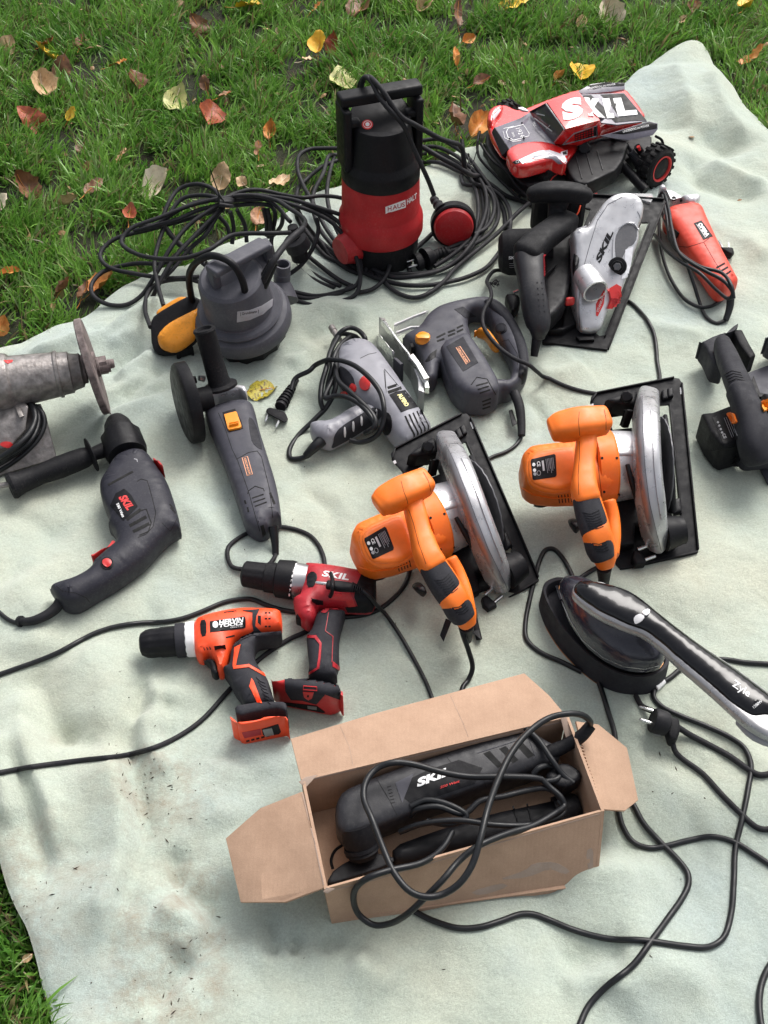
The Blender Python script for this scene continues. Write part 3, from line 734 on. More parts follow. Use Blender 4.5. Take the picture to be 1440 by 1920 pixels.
LEAVES = [
 (15, 87, 42, 30, 'tan', 'pale tan leaf lying in the grass at the left rim of the lawn', .8), (88, 103, 56, -70, 'yellow', 'bright yellow leaf on grass beside two dark curled leaves', .7),
 (92, 80, 34, 50, 'brown', 'small brown curled leaf tucked above the bright yellow leaf', .5), (118, 128, 48, 20, 'brown', 'dark brown leaf standing between the yellow leaf and the beige leaf', .7),
 (78, 163, 56, -15, 'tan', 'large beige oval leaf below the bright yellow leaf', .8), (153, 75, 34, 10, 'brown', 'small brown pointed leaf in dense grass', .6),
 (222, 119, 38, 60, 'orange', 'small orange curled leaf upright in the grass', .45), (252, 152, 40, -20, 'brown', 'dark reddish brown leaf half hidden under grass', .9),
 (328, 190, 62, 15, 'olive', 'pale olive leaf with long pale stalk pointing left', .65), (392, 218, 56, 5, 'red', 'pinkish red lobed leaf in the middle of the lawn', .9),
 (60, 225, 66, -75, 'red', 'dark red glossy leaf with pale tip at the left', .6), (134, 213, 28, 60, 'yellow', 'small yellow leaf beside the dark red glossy leaf', .7),
 (228, 290, 32, 25, 'pink', 'small pinkish brown upright leaf', .5), (156, 280, 26, 0, 'brown', 'tiny brown leaf under blades of grass', .8), (168, 312, 22, 40, 'pink', 'tiny light brown leaf chip in the grass', .8),
 (298, 346, 70, 80, 'cream', 'large crumpled cream leaf with stalk, lying beside the cord coil', .95), (372, 50, 50, -60, 'brown', 'muted brown leaf flat in the grass at the top', .7),
 (466, 12, 48, 80, 'yellow', 'yellow orange leaf at the upper rim of the photo', .6), (525, 60, 26, 20, 'brown', 'small dull brown leaf amid pale grass', .7),
 (600, 82, 44, 10, 'yellow', 'yellow leaf touching a copper red upright leaf', .75), (629, 84, 46, 5, 'red', 'copper red upright leaf next to the yellow leaf', .6), (585, 110, 40, 60, 'tan', 'light brown curled leaf below the yellow and copper pair', .4),
 (642, 148, 66, -5, 'olive', 'big pale green yellow leaf behind the red pump', .72), (590, 18, 36, 80, 'orange', 'small pale orange leaf at the upper rim', .4), (676, 18, 58, 20, 'brown', 'dark chestnut leaf at the upper rim above the red pump', .8),
 (705, 112, 26, 80, 'tan', 'small golden leaf behind the pump handle', .7), (508, 246, 40, 5, 'orange', 'orange brown leaf standing in the grass left of the pump', .55), (385, 155, 28, -20, 'brown', 'small maroon leaf in a bare patch', .7),
 (422, 178, 30, 60, 'pink', 'thin light brown curled leaf above the pinkish lobed leaf', .35), (486, 278, 32, 0, 'pink', 'faded pink brown leaf left of the pump cord', .6), (416, 330, 50, 20, 'tan', 'peach coloured leaf behind the black zip tie', .7),
 (455, 342, 34, -30, 'tan', 'small tan leaf in front of the cord coil', .6), (526, 342, 44, 50, 'tan', 'tan torn leaf lying just behind the coiled cords', .8), (484, 405, 42, 10, 'pink', 'pale pinkish leaf seen through the cord coil', .7),
 (130, 380, 40, 70, 'tan', 'flat peach leaf with straight cut edge in the grass', .9), (45, 350, 60, -60, 'brown', 'purple brown leaf lying flat at the left', .7), (176, 350, 44, 40, 'brown', 'maroon leaf under straw blades', .6), (5, 385, 44, 40, 'cream', 'cream leaf tip cut by the left rim of the photo', .7),
 (243, 402, 40, 0, 'red', 'bright reddish orange upright leaf left of the coil', .6), (20, 512, 36, 75, 'orange', 'small rusty leaf low in the grass at the left', .5), (120, 540, 46, 70, 'brown', 'brown leaf near the blanket edge', .5), (160, 545, 44, 20, 'brown', 'dark brown leaf beside the blanket edge', .5),
 (195, 530, 62, 60, 'orange', 'orange and maroon leaf under the left cord loop', .6), (4, 610, 40, 30, 'orange', 'orange leaf at the left rim above the blanket', .7), (855, 105, 40, -5, 'orange', 'thin rolled rust leaf in the lawn', .3), (878, 75, 28, 60, 'orange', 'small orange leaf near the rolled rust leaf', .7),
 (858, 25, 56, 0, 'brown', 'narrow upright brown leaf at the upper rim', .35), (800, 10, 36, 70, 'tan', 'pale leaf at the upper rim right of centre', .7), (960, 14, 66, 80, 'yellow', 'large golden orange leaf at the upper rim', .6), (1146, 27, 60, -30, 'cream', 'large cream crumpled leaf in the upper right of the lawn', .75),
 (1090, 42, 30, 30, 'tan', 'small tan leaf left of the large cream one', .6), (1280, 40, 24, 50, 'tan', 'tiny tan leaf far from the others', .6), (1302, 14, 30, 20, 'brown', 'small brown leaf near the upper right', .8), (1404, 12, 44, 40, 'yellow', 'yellow leaf in the upper right corner', .7),
 (1090, 140, 50, 10, 'yellow', 'round golden leaf right behind the toy truck', .9), (1052, 143, 26, 60, 'orange', 'small orange leaf left of the round golden one', .7), (905, 152, 36, 70, 'brown', 'dark brown leaf behind the toy truck', .6), (848, 225, 66, -10, 'brown', 'big curled brown leaf standing between pump and toy truck', .42),
 (898, 235, 62, 30, 'orange', 'orange leaf next to the nose of the toy truck', .6), (1410, 107, 52, 75, 'orange', 'tan orange curled leaf on grass right of the blanket corner', .4), (52, 1795, 22, 60, 'tan', 'small tan leaf by the lower left edge of the blanket', .6), (925, 228, 28, 20, 'tan', 'light leaf leaning on the bonnet of the toy truck', .6), (1433, 172, 24, 20, 'brown', 'tiny brown leaf at the right rim', .8)]
for i, q in enumerate(LEAVES):
    r = random.Random(i*13+1)
    for _ in range(i % 5): r.random()
    leaf(q[0], q[1], q[2], q[3], q[4], q[5], asp=q[6], curl=r.uniform(.15, 1.1), pitch=r.uniform(0, 55), roll=r.uniform(-40, 40), z=r.uniform(-.016, .005), fold=r.uniform(.05, .9))
leaf(490, 733, 62, 80, 'mottled', 'yellow green mottled round leaf lying on the blanket beside the grinder', asp=.88, curl=.10, pitch=3, fold=.05, ongrass=False)

def crumbs():
    r = random.Random(12); V3, Fc = [], []
    spots = [(300, 1480, 60), (260, 1440, 40), (320, 1780, 70), (350, 1850, 60), (170, 1650, 40), (60, 1700, 50), (230, 1900, 60), (380, 1560, 80), (700, 1250, 150), (600, 1860, 200), (1200, 1480, 150), (150, 1350, 120), (560, 950, 120), (1100, 690, 120)]
    for i in range(190):
        a, b, s = spots[int(r.random()**1.6*len(spots))]; x, y = r.gauss(a, s*.7), r.gauss(b, s*.7)
        if not (10 < x < 1430 and 700 < y < 1915): continue
        c = G(x, y, .0008); q = r.choice((.0006, .0009, .0013)); l = q*r.choice((1, 1.4, 4)); an = r.random()*6.3
        u = Vector((math.cos(an), math.sin(an), 0))*l; v = Vector((-math.sin(an), math.cos(an), 0))*q*.7; k = len(V3)
        V3 += [c-u, c+v, c+u, c-v, c+Vector((0, 0, q)), c-Vector((0, 0, q))]
        Fc += [(k, k+1, k+4), (k+1, k+2, k+4), (k+2, k+3, k+4), (k+3, k, k+4), (k+1, k, k+5), (k+2, k+1, k+5), (k+3, k+2, k+5), (k, k+3, k+5)]
    mesh_top('crumbs', V3, Fc, mat('earth_crumbs', (.055, .035, .02), .9, dust=0, bump=0, var=.8, vscale=60), smooth=0, kind='stuff', label='crumbs of earth and bits of dry grass on the blanket')
crumbs()
def leaf_litter():
    r = random.Random(5); V3, Fc = [], []
    for i in range(420):
        x, y = r.uniform(-1.3, 1.4), r.uniform(1.5, 3.6)
        c = Vector((x, y, GZ+r.uniform(.006, .03))); s = r.uniform(.004, .014); an = r.random()*6.3; k = len(V3)
        u = Vector((math.cos(an), math.sin(an), r.uniform(-.5, .5)))*s; v = Vector((-math.sin(an), math.cos(an), r.uniform(-.4, .6)))*s*r.uniform(.3, .8)
        V3 += [c-u, c-u*.3-v*.8, c+u*.5-v, c+u, c+u*.4+v*.8, c-u*.5+v, c+Vector((0, 0, s*r.uniform(-.3, .5)))]
        Fc += [(k+j, k+(j+1) % 6, k+6) for j in range(6)]
    n = len(V3); V3 += [v-Vector((0, 0, .0004)) for v in V3[:]]; Fc += [tuple(a+n for a in f[::-1]) for f in Fc[:]]
    o = mesh_top('leaf_litter', V3, Fc, leaf_mat('leaf_scraps', (.10, .045, .02), (.30, .17, .07), (.45, .30, .14), .3), smooth=0, kind='stuff', label='small brown scraps of fallen leaf between the grass blades')
leaf_litter()

R1 = V(880, 130, 3.6); R2 = V(560, 120, 4); R3 = V(160, 320, 3.2727); R4 = V(920, 330, 3); R5 = V(540, 540, 3); R6 = V(0, 580, 3.097)
R7 = V(300, 580, 3.84); R8 = V(240, 1020, 3); R9 = V(640, 780, 3.6); R10 = V(960, 690, 3.789); R11 = V(1260, 560, 5.333); R12 = V(980, 1050, 3.13)
R13 = V(400, 1240, 3.4286); R14 = V(780, 1240, 3.2727); R15 = V(980, 1300, 3.097); RA = V(440, 340, 5.538); RB = V(740, 260, 5.143); RC = V(160, 320, 5.143); RD = V(590, 600, 6.545)
def slot(t, a, b, wpx, parent, m=None):  # flush dark strip, the shade of a vent slot painted on
    return strip(t, 'vent', [a, b], wpx, m or M_GAPSHADE, thick=.0003, parent=parent)
def pp(R, *pts, z=.02):                         # points on a level plane z
    q = R(*pts); q = [q] if not isinstance(q, list) else q
    return [P(a[0], a[1], a[2] if len(a) > 2 else z) for a in q]
def gp(R, *pts, r=.003):                        # points lying on the blanket; optional third value lifts them
    q = R(*pts); q = [q] if not isinstance(q, list) else q
    q = [(a[0], a[1], a[2]*1000 if len(a) > 2 else 0.0) for a in q]
    if len(q) > 2:
        L = sum(math.hypot(q[i+1][0]-q[i][0], q[i+1][1]-q[i][1]) for i in range(len(q)-1))
        q = catmull(q, max(1, min(14, int(L/(len(q)-1)/9))))
    return [G(a[0], a[1], r+a[2]/1000) for a in q]
RP = V(0, 0, 1)

# ---------------------------------------------------------------- orange cordless drill
def orange_drill():
    t = Thing('cordless_drill', 'bright orange and black cordless drill without battery, white torque ring', 'drill', P(430, 1270, 0), 'cordless drills lying side by side')
    body = puff(t, 'housing', R8((375, 430), (440, 398), (560, 372), (640, 362), (700, 362), (830, 366), (858, 380), (866, 420), (868, 470), (866, 520), (740, 545), (640, 560), (592, 590), (576, 640), (560, 700), (545, 755), (512, 762), (503, 700), (470, 655), (425, 680), (400, 672), (384, 640), (372, 560)), .004, .062, M_ORANGE2, r=.022, soft=2)
    grip = puff(t, 'grip', R8((592, 572), (640, 532), (700, 508), (780, 500), (860, 492), (869, 520), (862, 560), (840, 578), (790, 588), (738, 596), (712, 625), (715, 665), (745, 705), (785, 760), (812, 850), (835, 925), (830, 950), (672, 975), (640, 900), (600, 850), (585, 810), (548, 760), (534, 725), (545, 690), (570, 680), (580, 630)), .003, .058, M_GRAPH, r=.017, soft=2)
    decal(t, 'rubber_band', R8((645, 375), (740, 368), (722, 405), (716, 462), (755, 500), (862, 488), (864, 505), (745, 520), (700, 512), (640, 540), (600, 580), (590, 575), (640, 520), (690, 500), (706, 488), (700, 455), (700, 385)), M_GRAPH, thick=.0012, parent=body)
    lathe(t, 'chuck', [(0, .004), (.005, .012), (.03, .017), (.12, .0215), (.2, .0225), (.36, .0225), (.38, .0235), (.64, .0235), (.66, .022), (.69, .0215)], *pp(R8, (66, 566, .032), (385, 533, .032)), M_BLACK, seg=48, flute=(14, .06, .10, .62))
    lathe(t, 'torque_collar', [(0, .0225), (.04, .0265), (.6, .0268), (.7, .026), (1, .026)], *pp(R8, (270, 545, .032), (345, 537, .032)), M_GRAPH, seg=48, flute=(24, .03, .05, .6))
    lathe(t, 'torque_ring', [(0, .0262), (.1, .0275), (.9, .0278), (1, .027)], *pp(R8, (328, 539, .032), (380, 534, .032)), M_WHITE, seg=48, flute=(12, .04, 0, .3))
    puff(t, 'trigger', R8((422, 660), (455, 645), (485, 652), (502, 690), (514, 755), (492, 768), (470, 745), (468, 705), (445, 690)), .020, .044, M_BLACK, r=.006)
    puff(t, 'direction_switch', R8((484, 578), (545, 567), (552, 590), (490, 603)), .050, .0655, M_BLACK, r=.002, soft=1)
    puff(t, 'foot_collar', R8((608, 1000), (640, 968), (700, 950), (830, 925), (872, 935), (892, 960), (905, 990), (880, 1000), (760, 1000), (640, 1020)), .003, .066, M_GRAPH, r=.006, soft=1)
    foot = puff(t, 'battery_foot', R8((574, 1008), (620, 1004), (735, 990), (770, 972), (855, 968), (885, 980), (912, 1060), (895, 1075), (700, 1128), (648, 1132), (618, 1082)), .0, .062, M_ORANGE2, r=.005, soft=1)
    decal(t, 'battery_socket', R8((752, 1040), (845, 1012), (860, 1055), (850, 1068), (770, 1082), (758, 1070)), M_BLACK, parent=foot)
    decal(t, 'contact_plate', R8((756, 1042), (808, 1032), (820, 1070), (770, 1080)), M_STEEL, thick=.0016, parent=foot)
    decal(t, 'guide_rail', R8((640, 1060), (745, 1040), (750, 1072), (655, 1092)), M_DRED, thick=.0004, parent=foot)
    for i in range(5): slot(t, R8((665+28*i, 1110-7*i)), R8((683+28*i, 1105-7*i)), 3, foot)
    decal(t, 'front_cover', R8((405, 432), (440, 424), (442, 516), (412, 522)), M_BLACK, parent=body, soft=1)
    lab = decal(t, 'label', R8((460, 436), (655, 408), (662, 422), (661, 470), (650, 476), (462, 497)), M_LABEL, parent=body)
    text(t, 'HERVIN', R8((512, 457)), R8((650, 440)), (0, -9), M_WHITE, lab, shear=.1, bold=.03, thick=.0013)
    text(t, 'TOOLS', R8((512, 471)), R8((646, 455)), (0, -6), M_WHITE, lab, shear=.1, bold=.03, thick=.0013)
    text(t, 'CDH-LT-201', R8((575, 474)), R8((645, 466)), (0, -2.2), M_WHITE, lab, bold=0, thick=.0013)
    decal(t, 'emblem', [R8((492+16*math.cos(k), 455+19*math.sin(k))) for k in np.linspace(0, 6.28, 14)[:-1]], M_WHITE, thick=.0014, parent=lab)
    decal(t, 'vent', R8((730, 402), (748, 404), (748, 458), (730, 442)), M_GAPSHADE, thick=.0004, parent=body)
    for i, y in enumerate((388, 420, 464)):
        for x in (770, 790): slot(t, R8((x, y)), R8((x+12, y-1)), 3, body)
    for k in range(3): slot(t, R8((425+17*k, 582-2*k)), R8((432+17*k, 598-2*k)), 1.6, body)
    slot(t, R8((550, 527)), R8((600, 515)), 3, body); slot(t, R8((540, 385)), R8((610, 376)), 2, body)
    for q in ([(600, 582), (634, 566), (612, 655), (608, 684), (590, 688), (594, 640)], [(590, 688), (680, 678), (765, 728), (772, 746), (680, 694), (594, 704)], [(695, 755), (707, 772), (755, 897), (726, 893), (683, 802)]):
        decal(t, 'inlay', R8(*q), M_ORANGE2, thick=.0012, parent=grip)
    for k in range(7): strip(t, 'grip_rib', R8((722+9*k, 750+22*k), (742+8*k, 772+20*k), (770+6*k, 782+20*k)), 1.2, M_GRAPH, thick=.0014, parent=grip)
orange_drill()

# ---------------------------------------------------------------- dark red cordless drill
def red_drill():
    t = Thing('cordless_drill', 'dark red and black cordless drill with white lettering, plug resting on its body', 'drill', P(600, 1200, 0), 'cordless drills lying side by side')
    body = puff(t, 'housing', R8((990, 112), (1060, 112), (1180, 128), (1300, 150), (1370, 160), (1396, 200), (1398, 330), (1375, 385), (1340, 392), (1225, 388), (1150, 385), (1105, 392), (1070, 405), (1062, 440), (1040, 485), (1000, 487), (960, 450), (945, 400), (930, 340), (935, 305), (975, 285), (985, 200)), .003, .064, M_DRED, r=.024, soft=2)
    grip = puff(t, 'grip', R8((1060, 400), (1100, 362), (1225, 372), (1215, 440), (1190, 520), (1186, 600), (1190, 690), (1172, 740), (1180, 790), (1090, 800), (1012, 765), (1022, 700), (1010, 600), (1004, 525), (1040, 480)), .004, .055, M_GRAPH, r=.017, soft=2)
    decal(t, 'motor_cap', R8((1318, 158), (1368, 166), (1392, 205), (1393, 328), (1372, 380), (1338, 386), (1235, 384), (1222, 356), (1292, 350), (1272, 300), (1280, 240)), M_BLACK, thick=.0014, parent=body)
    lathe(t, 'chuck', [(0, .004), (.02, .011), (.06, .018), (.10, .021), (.60, .0225), (.62, .0245), (.97, .025), (1, .023)], *pp(R8, (636, 165, .034), (868, 198, .034)), M_BLKR, seg=48, flute=(12, .08, .12, .6))
    lathe(t, 'torque_collar', [(0, .026), (.08, .0305), (.8, .0315), (1, .0305)], *pp(R8, (835, 193, .034), (940, 205, .034)), M_BLACK, seg=56, flute=(28, .025, .1, .6))
    lathe(t, 'gear_ring', [(0, .030), (.1, .029), (.9, .0275), (1, .027)], *pp(R8, (935, 204, .034), (1010, 212, .034)), M_STEEL, seg=40)
    for (x, y) in ((945, 118), (932, 152), (925, 180), (921, 205), (917, 232), (912, 258), (908, 285)): text(t, {118: '1', 152: '2', 180: '.', 205: '3', 232: '.', 258: '4', 285: '.'}[y], R8((x-6, y+8)), R8((x-4, y-8)), (3, .5), M_WHITE, body, bold=.0)
    puff(t, 'trigger', R8((950, 350), (1000, 345), (1006, 372), (988, 425), (978, 465), (948, 452), (942, 420), (956, 395)), .02, .046, M_BLACK, r=.006)
    puff(t, 'direction_switch', R8((1030, 308), (1095, 320), (1100, 342), (1040, 340)), .05, .066, M_BLACK, r=.002, soft=1)
    for q in ([(1085, 385), (1122, 340), (1215, 350), (1224, 372), (1132, 368), (1114, 388)], [(1008, 512), (1060, 515), (1090, 558), (1084, 640), (1076, 700), (1020, 735), (1018, 722), (1062, 695), (1072, 640), (1078, 566), (1050, 530), (1010, 528)], [(1150, 660), (1188, 690), (1186, 712), (1150, 690)]):
        decal(t, 'inlay', R8(*q), M_DRED, thick=.0013, parent=grip)
    strip(t, 'inlay', R8((1128, 385), (1110, 490), (1152, 522), (1146, 665)), 1.2, M_DRED, thick=.0012, parent=grip)
    decal(t, 'side_cover', R8((1005, 175), (1040, 150), (1068, 178), (1050, 240), (1008, 245)), M_BLACK, parent=body, soft=1)
    decal(t, 'inlay', R8((1150, 285), (1250, 275), (1280, 350), (1240, 355), (1225, 320), (1130, 312)), M_RED, thick=.001, parent=body)
    text(t, 'SKIL', R8((1090, 180)), R8((1242, 204)), (0, -11), M_WHITE, body, shear=.25, bold=.03)
    red = puff(t, 'battery_foot', R8((808, 800), (850, 772), (885, 762), (1010, 765), (1180, 800), (1196, 868), (1214, 902), (1210, 926), (1150, 962), (1100, 956), (865, 908), (830, 872)), 0, .066, M_RED, r=.006, soft=1)
    fc = decal(t, 'foot_collar', R8((884, 766), (1010, 755), (1090, 768), (1182, 792), (1200, 835), (1190, 868), (1112, 838), (1062, 894), (985, 872), (920, 868), (890, 820)), M_GRAPH, thick=.004, parent=red, ray=True)
    strip(t, 'slot_frame', R8((988, 798), (1062, 804), (1064, 824), (986, 818)), 1.6, M_RED, thick=.0014, parent=fc, closed=True)
    decal(t, 'release_tab', R8((985, 830), (1045, 834), (1036, 865), (1015, 876), (992, 860)), M_RED, thick=.0015, parent=fc)
    decal(t, 'screw_hole', [R8((1014+6*math.cos(k), 851+7*math.sin(k))) for k in np.linspace(0, 6.28, 9)[:-1]], M_GAPSHADE, thick=.0019, parent=fc)
    decal(t, 'battery_socket', R8((862, 888), (1060, 908), (1110, 946), (1098, 950), (872, 904)), M_BLACK, thick=.0005, parent=red)
    decal(t, 'contact_plate', R8((1010, 908), (1062, 914), (1062, 930), (1012, 924)), M_STEEL, thick=.0012, parent=red)
    return t
RD_T = red_drill()

# ---------------------------------------------------------------- corded black drill
def black_drill():
    t = Thing('power_drill', 'large black corded hammer drill with side handle and red trigger', 'drill', P(240, 950, 0))
    body = puff(t, 'housing', R6((650, 890), (690, 845), (780, 812), (850, 826), (890, 880), (930, 940), (975, 1010), (1012, 1120), (1040, 1220), (1055, 1300), (1045, 1328), (1000, 1350), (930, 1415), (850, 1510), (700, 1620), (560, 1702), (470, 1758), (420, 1766), (380, 1758), (345, 1725), (298, 1655), (290, 1628), (320, 1595), (440, 1560), (530, 1508), (545, 1470), (592, 1425), (655, 1372), (682, 1350), (660, 1320), (634, 1290), (642, 1240), (602, 1150), (584, 1060), (590, 1000), (625, 940)), .003, .070, M_NAVY, r=.026, soft=2)
    ax = (.33, .944)
    lathe(t, 'chuck', [(0, .003), (.02, .010), (.10, .018), (.25, .024), (.45, .027), (.62, .0285), (1, .029)], *pp(R6, (668, 628, .036), (728, 812, .036)), M_BLKR, seg=40)
    lathe(t, 'clamp_collar', [(0, .028), (.1, .0365), (.75, .0375), (.85, .036), (1, .034)], *pp(R6, (698, 728, .036), (742, 856, .036)), M_BLACK, seg=44, flute=(10, .06, 0, .3))
    lathe(t, 'drill_bit', [(0, .002), (.2, .0035), (1, .0038)], *pp(R6, (628, 590, .036), (664, 640, .036)), M_CHROME, seg=10, flute=(2, .3, 0, 1))
    lathe(t, 'side_handle', [(0, .013), (.06, .0135), (.15, .012), (.155, .019), (.165, .031), (.175, .031), (.19, .016), (.24, .0185), (.34, .0195), (.5, .020), (.7, .0175), (.88, .0195), (.97, .024), (1, .022)], *pp(R6, (625, 808, .034), (55, 1030, .034)), M_BLKR, seg=36)
    tube(t, 'depth_rod', pp(R6, (60, 1015, .034), (-40, 1030, .034)), .005, M_OLD, seg=10)
    puff(t, 'trigger', R6((530, 1452), (565, 1422), (635, 1370), (655, 1333), (682, 1365), (672, 1402), (602, 1432), (548, 1470)), .025, .052, M_RED, r=.006)
    puff(t, 'mode_switch', R6((888, 886), (924, 880), (945, 915), (958, 962), (940, 968), (915, 925)), .03, .066, M_RED, r=.004, soft=1)
    c = R6((622, 1476)); B = t.bvh()
    decal(t, 'button_well', [(c[0]+12*math.cos(k), c[1]+11.5*math.sin(k)) for k in np.linspace(0, 6.28, 18)[:-1]], M_BLKR, thick=.0015, parent=body)
    decal(t, 'lock_button', [(c[0]+8*math.cos(k), c[1]+7.6*math.sin(k)) for k in np.linspace(0, 6.28, 18)[:-1]], M_RED, thick=.004, parent=body)
    lab = decal(t, 'label', R6((722, 1042), (762, 1078), (800, 1145), (762, 1185), (716, 1228), (640, 1142), (672, 1070)), M_LABEL, parent=body)
    text(t, 'SKIL', R6((690, 1095)), R6((742, 1170)), (13, -6.5), M_REDP, lab, shear=.15, bold=.04, thick=.0014)
    text(t, '550 Watt', R6((676, 1132)), R6((712, 1212)), (4.5, -2.4), M_WHITE, lab, bold=.02, thick=.0014)
    for a, b, w_ in (((735, 1222), (818, 1162), 6), ((752, 1258), (850, 1204), 6), ((772, 1292), (868, 1244), 6), ((628, 1020), (772, 942), 4)): slot(t, R6(a), R6(b), w_, body)
    strip(t, 'groove', R6((815, 1170), (850, 1160), (878, 1240), (862, 1290), (810, 1312)), 2, M_GAPSHADE, .0004, body)
    strip(t, 'groove', R6((795, 1000), (820, 985), (855, 995), (880, 1080), (905, 1180), (890, 1260), (850, 1305), (800, 1325)), 1.2, M_GAPSHADE, .0003, body)
    strip(t, 'groove', R6((325, 1605), (360, 1635), (440, 1648), (500, 1675), (520, 1700)), 1.2, M_GAPSHADE, .0003, body)
    strip(t, 'groove', R6((1030, 1210), (990, 1290), (940, 1240)), 1.0, M_GAPSHADE, .0003, body)
    for a, b in (((985, 1130), (1010, 1160)), ((990, 1150), (1020, 1185))): slot(t, R6(a), R6(b), 2.5, body)
    strip(t, 'scuff', R6((778, 868), (795, 872), (798, 886)), 1.4, M_GPRINT, .0003, body)
    for k in range(6): strip(t, 'grip_rib', R6((205+36*k, 968-13*k), (228+34*k, 1005-13*k)), 1.2, M_BLACK, .001, body)
    cord = tube(t, 'cord', gp(R6, (365, 1738, .014), (300, 1785, .006), (215, 1820), (120, 1832), (50, 1808), (0, 1768), (-60, 1720), (-140, 1690)), .0036, M_CORD)
    tube(t, 'strain_relief', gp(R6, (385, 1720, .022), (340, 1765, .012), (270, 1805, .008), (190, 1828, .005), (130, 1828, .004)), .007, M_CORDM, parent=cord, rads=[.0095, .009, .008, .0072, .0064])
    tube(t, 'relief_end', gp(R6, (132, 1828, .004), (118, 1825, .003)), .009, M_CORDM, parent=cord, seg=12)
black_drill()

# ---------------------------------------------------------------- grey angle grinder with upright side handle
def grey_grinder():
    t = Thing('angle_grinder', 'slate grey angle grinder with upright black side handle, amber slide switch and big black guard', 'grinder', P(430, 860, 0))
    body = puff(t, 'housing', R7((320, 735), (380, 705), (480, 670), (620, 655), (668, 690), (690, 770), (715, 880), (760, 1020), (832, 1250), (862, 1400), (877, 1540), (862, 1575), (800, 1600), (785, 1645), (720, 1672), (660, 1645), (618, 1600), (562, 1420), (480, 1180), (400, 980), (350, 860)), .004, .066, M_GREY, r=.021, soft=2)
    puff(t, 'gear_head', R7((318, 735), (330, 685), (370, 640), (430, 600), (560, 580), (600, 610), (635, 655), (630, 680), (470, 700), (330, 745)), .004, .070, M_SILV, r=.012, soft=1)
    a, b = pp(R7, (110, 385, .125), (280, 960, .012))
    d = (b-a); c = (a+b)/2; n = d.normalized().cross((c-CAMP).normalized()).normalized()
    if n.x < 0: n = -n
    R_ = d.length/2; n = (n+Vector((0, .10, -.14))).normalized()
    lathe(t, 'disc_guard', [(0, R_*.86), (.12, R_*.97), (.25, R_), (.85, R_), (.86, R_*.97), (.80, R_*.96), (.80, R_*.4), (.80, .01)], c-n*.013, c+n*.016, M_BLACK, seg=48)
    lathe(t, 'guard_collar', [(0, .022), (1, .022)], c+n*.010, c+n*.045, M_BLKR, seg=28)
    lathe(t, 'spindle_nut', [(0, .007), (1, .007)], *pp(R7, (232, 492, .10), (245, 530, .09)), M_BLACK, seg=6)
    lathe(t, 'bolt', [(0, .005), (1, .006)], *pp(R7, (282, 495, .09), (318, 500, .085)), M_STEEL, seg=8)
    bz, tz = .072, .178
    A, B_ = P(*R7((440, 570)), bz), P(*R7((316, 138)), tz)
    lathe(t, 'side_handle', [(0, .020), (.02, .031), (.06, .031), (.09, .022), (.16, .0195), (.5, .0185), (.93, .0185), (.97, .0205), (1, .019), (1.0, .014), (.955, .012), (.95, .003)], A, B_, M_BLKR, seg=40)
    decal(t, 'switch_recess', R7((450, 742), (540, 716), (555, 748), (585, 800), (600, 860), (500, 885), (460, 790)), M_BLACK, thick=.0004, parent=body)
    sw = decal(t, 'slide_switch', R7((464, 768), (544, 747), (554, 752), (588, 850), (580, 862), (500, 878), (490, 870)), M_YEL, thick=.0045, parent=body, ray=True)
    for k in range(2): strip(t, 'switch_rib', R7((500, 832+12*k), (566, 820+12*k)), .9, M_YEL, .0055, sw)
    strip(t, 'label_frame', R7((592, 1070), (630, 1060), (666, 1188), (628, 1198)), 1.4, M_COPPER, .0006, body, closed=True)
    text(t, 'GRÜNDER', R7((604, 1074)), R7((640, 1192)), (4.5, -1.3), M_COPPER, body, bold=.02)
    strip(t, 'groove', R7((632, 1328), (636, 1308), (685, 1274), (745, 1292), (750, 1310)), 1.6, M_GAPSHADE, .0004, body)
    for a_, b_ in (((662, 1360), (746, 1332)), ((672, 1390), (758, 1360)), ((682, 1420), (768, 1388))): slot(t, R7(a_), R7(b_), 2.4, body)
    slot(t, R7((792, 1320)), R7((825, 1403)), 4, body); slot(t, R7((610, 1375)), R7((618, 1402)), 3, body); slot(t, R7((630, 1425)), R7((638, 1460)), 3, body)
    decal(t, 'side_grip', R7((635, 775), (668, 790), (700, 860), (740, 1012), (715, 1005), (665, 965), (645, 880)), M_GRAPH, parent=body, soft=1)
    for pl in ([(420, 745), (470, 860), (520, 1010), (560, 1090), (640, 1320), (690, 1500), (720, 1600)], [(700, 1020), (730, 1060), (790, 1300), (812, 1500)], [(550, 1080), (640, 1030), (700, 1020)]): strip(t, 'groove', R7(*pl), 1.1, M_GAPSHADE, .0003, body)
    decal(t, 'vent', R7((722, 1560), (745, 1550), (765, 1620), (740, 1640)), M_GAPSHADE, .0004, body)
    cord = tube(t, 'cord', [P(*R7((832, 1760)), .012)]+gp(R7, (825, 1810, .004), (780, 1860, .003), (690, 1888, .006), (600, 1890, .004), (520, 1860), (488, 1790), (495, 1720), (560, 1660), (650, 1610), (760, 1570), (860, 1572), (930, 1582), (1000, 1600), (1085, 1640), (1150, 1720), (1180, 1800))+gp(RP, (612, 1090), (608, 1150), (580, 1183, .001), (540, 1202), (487, 1238), (433, 1293), (373, 1357), (307, 1397), (240, 1417), (150, 1428), (60, 1440), (0, 1451), (-80, 1466), (-150, 1480)), .0038, M_CORDM, per=6)
    tube(t, 'strain_relief', [P(*R7((815, 1560)), .045), P(*R7((822, 1620)), .035), P(*R7((830, 1700)), .022), P(*R7((832, 1768)), .012)], .006, M_CORD, parent=cord, rads=[.0085, .0075, .0062, .0055])
grey_grinder()

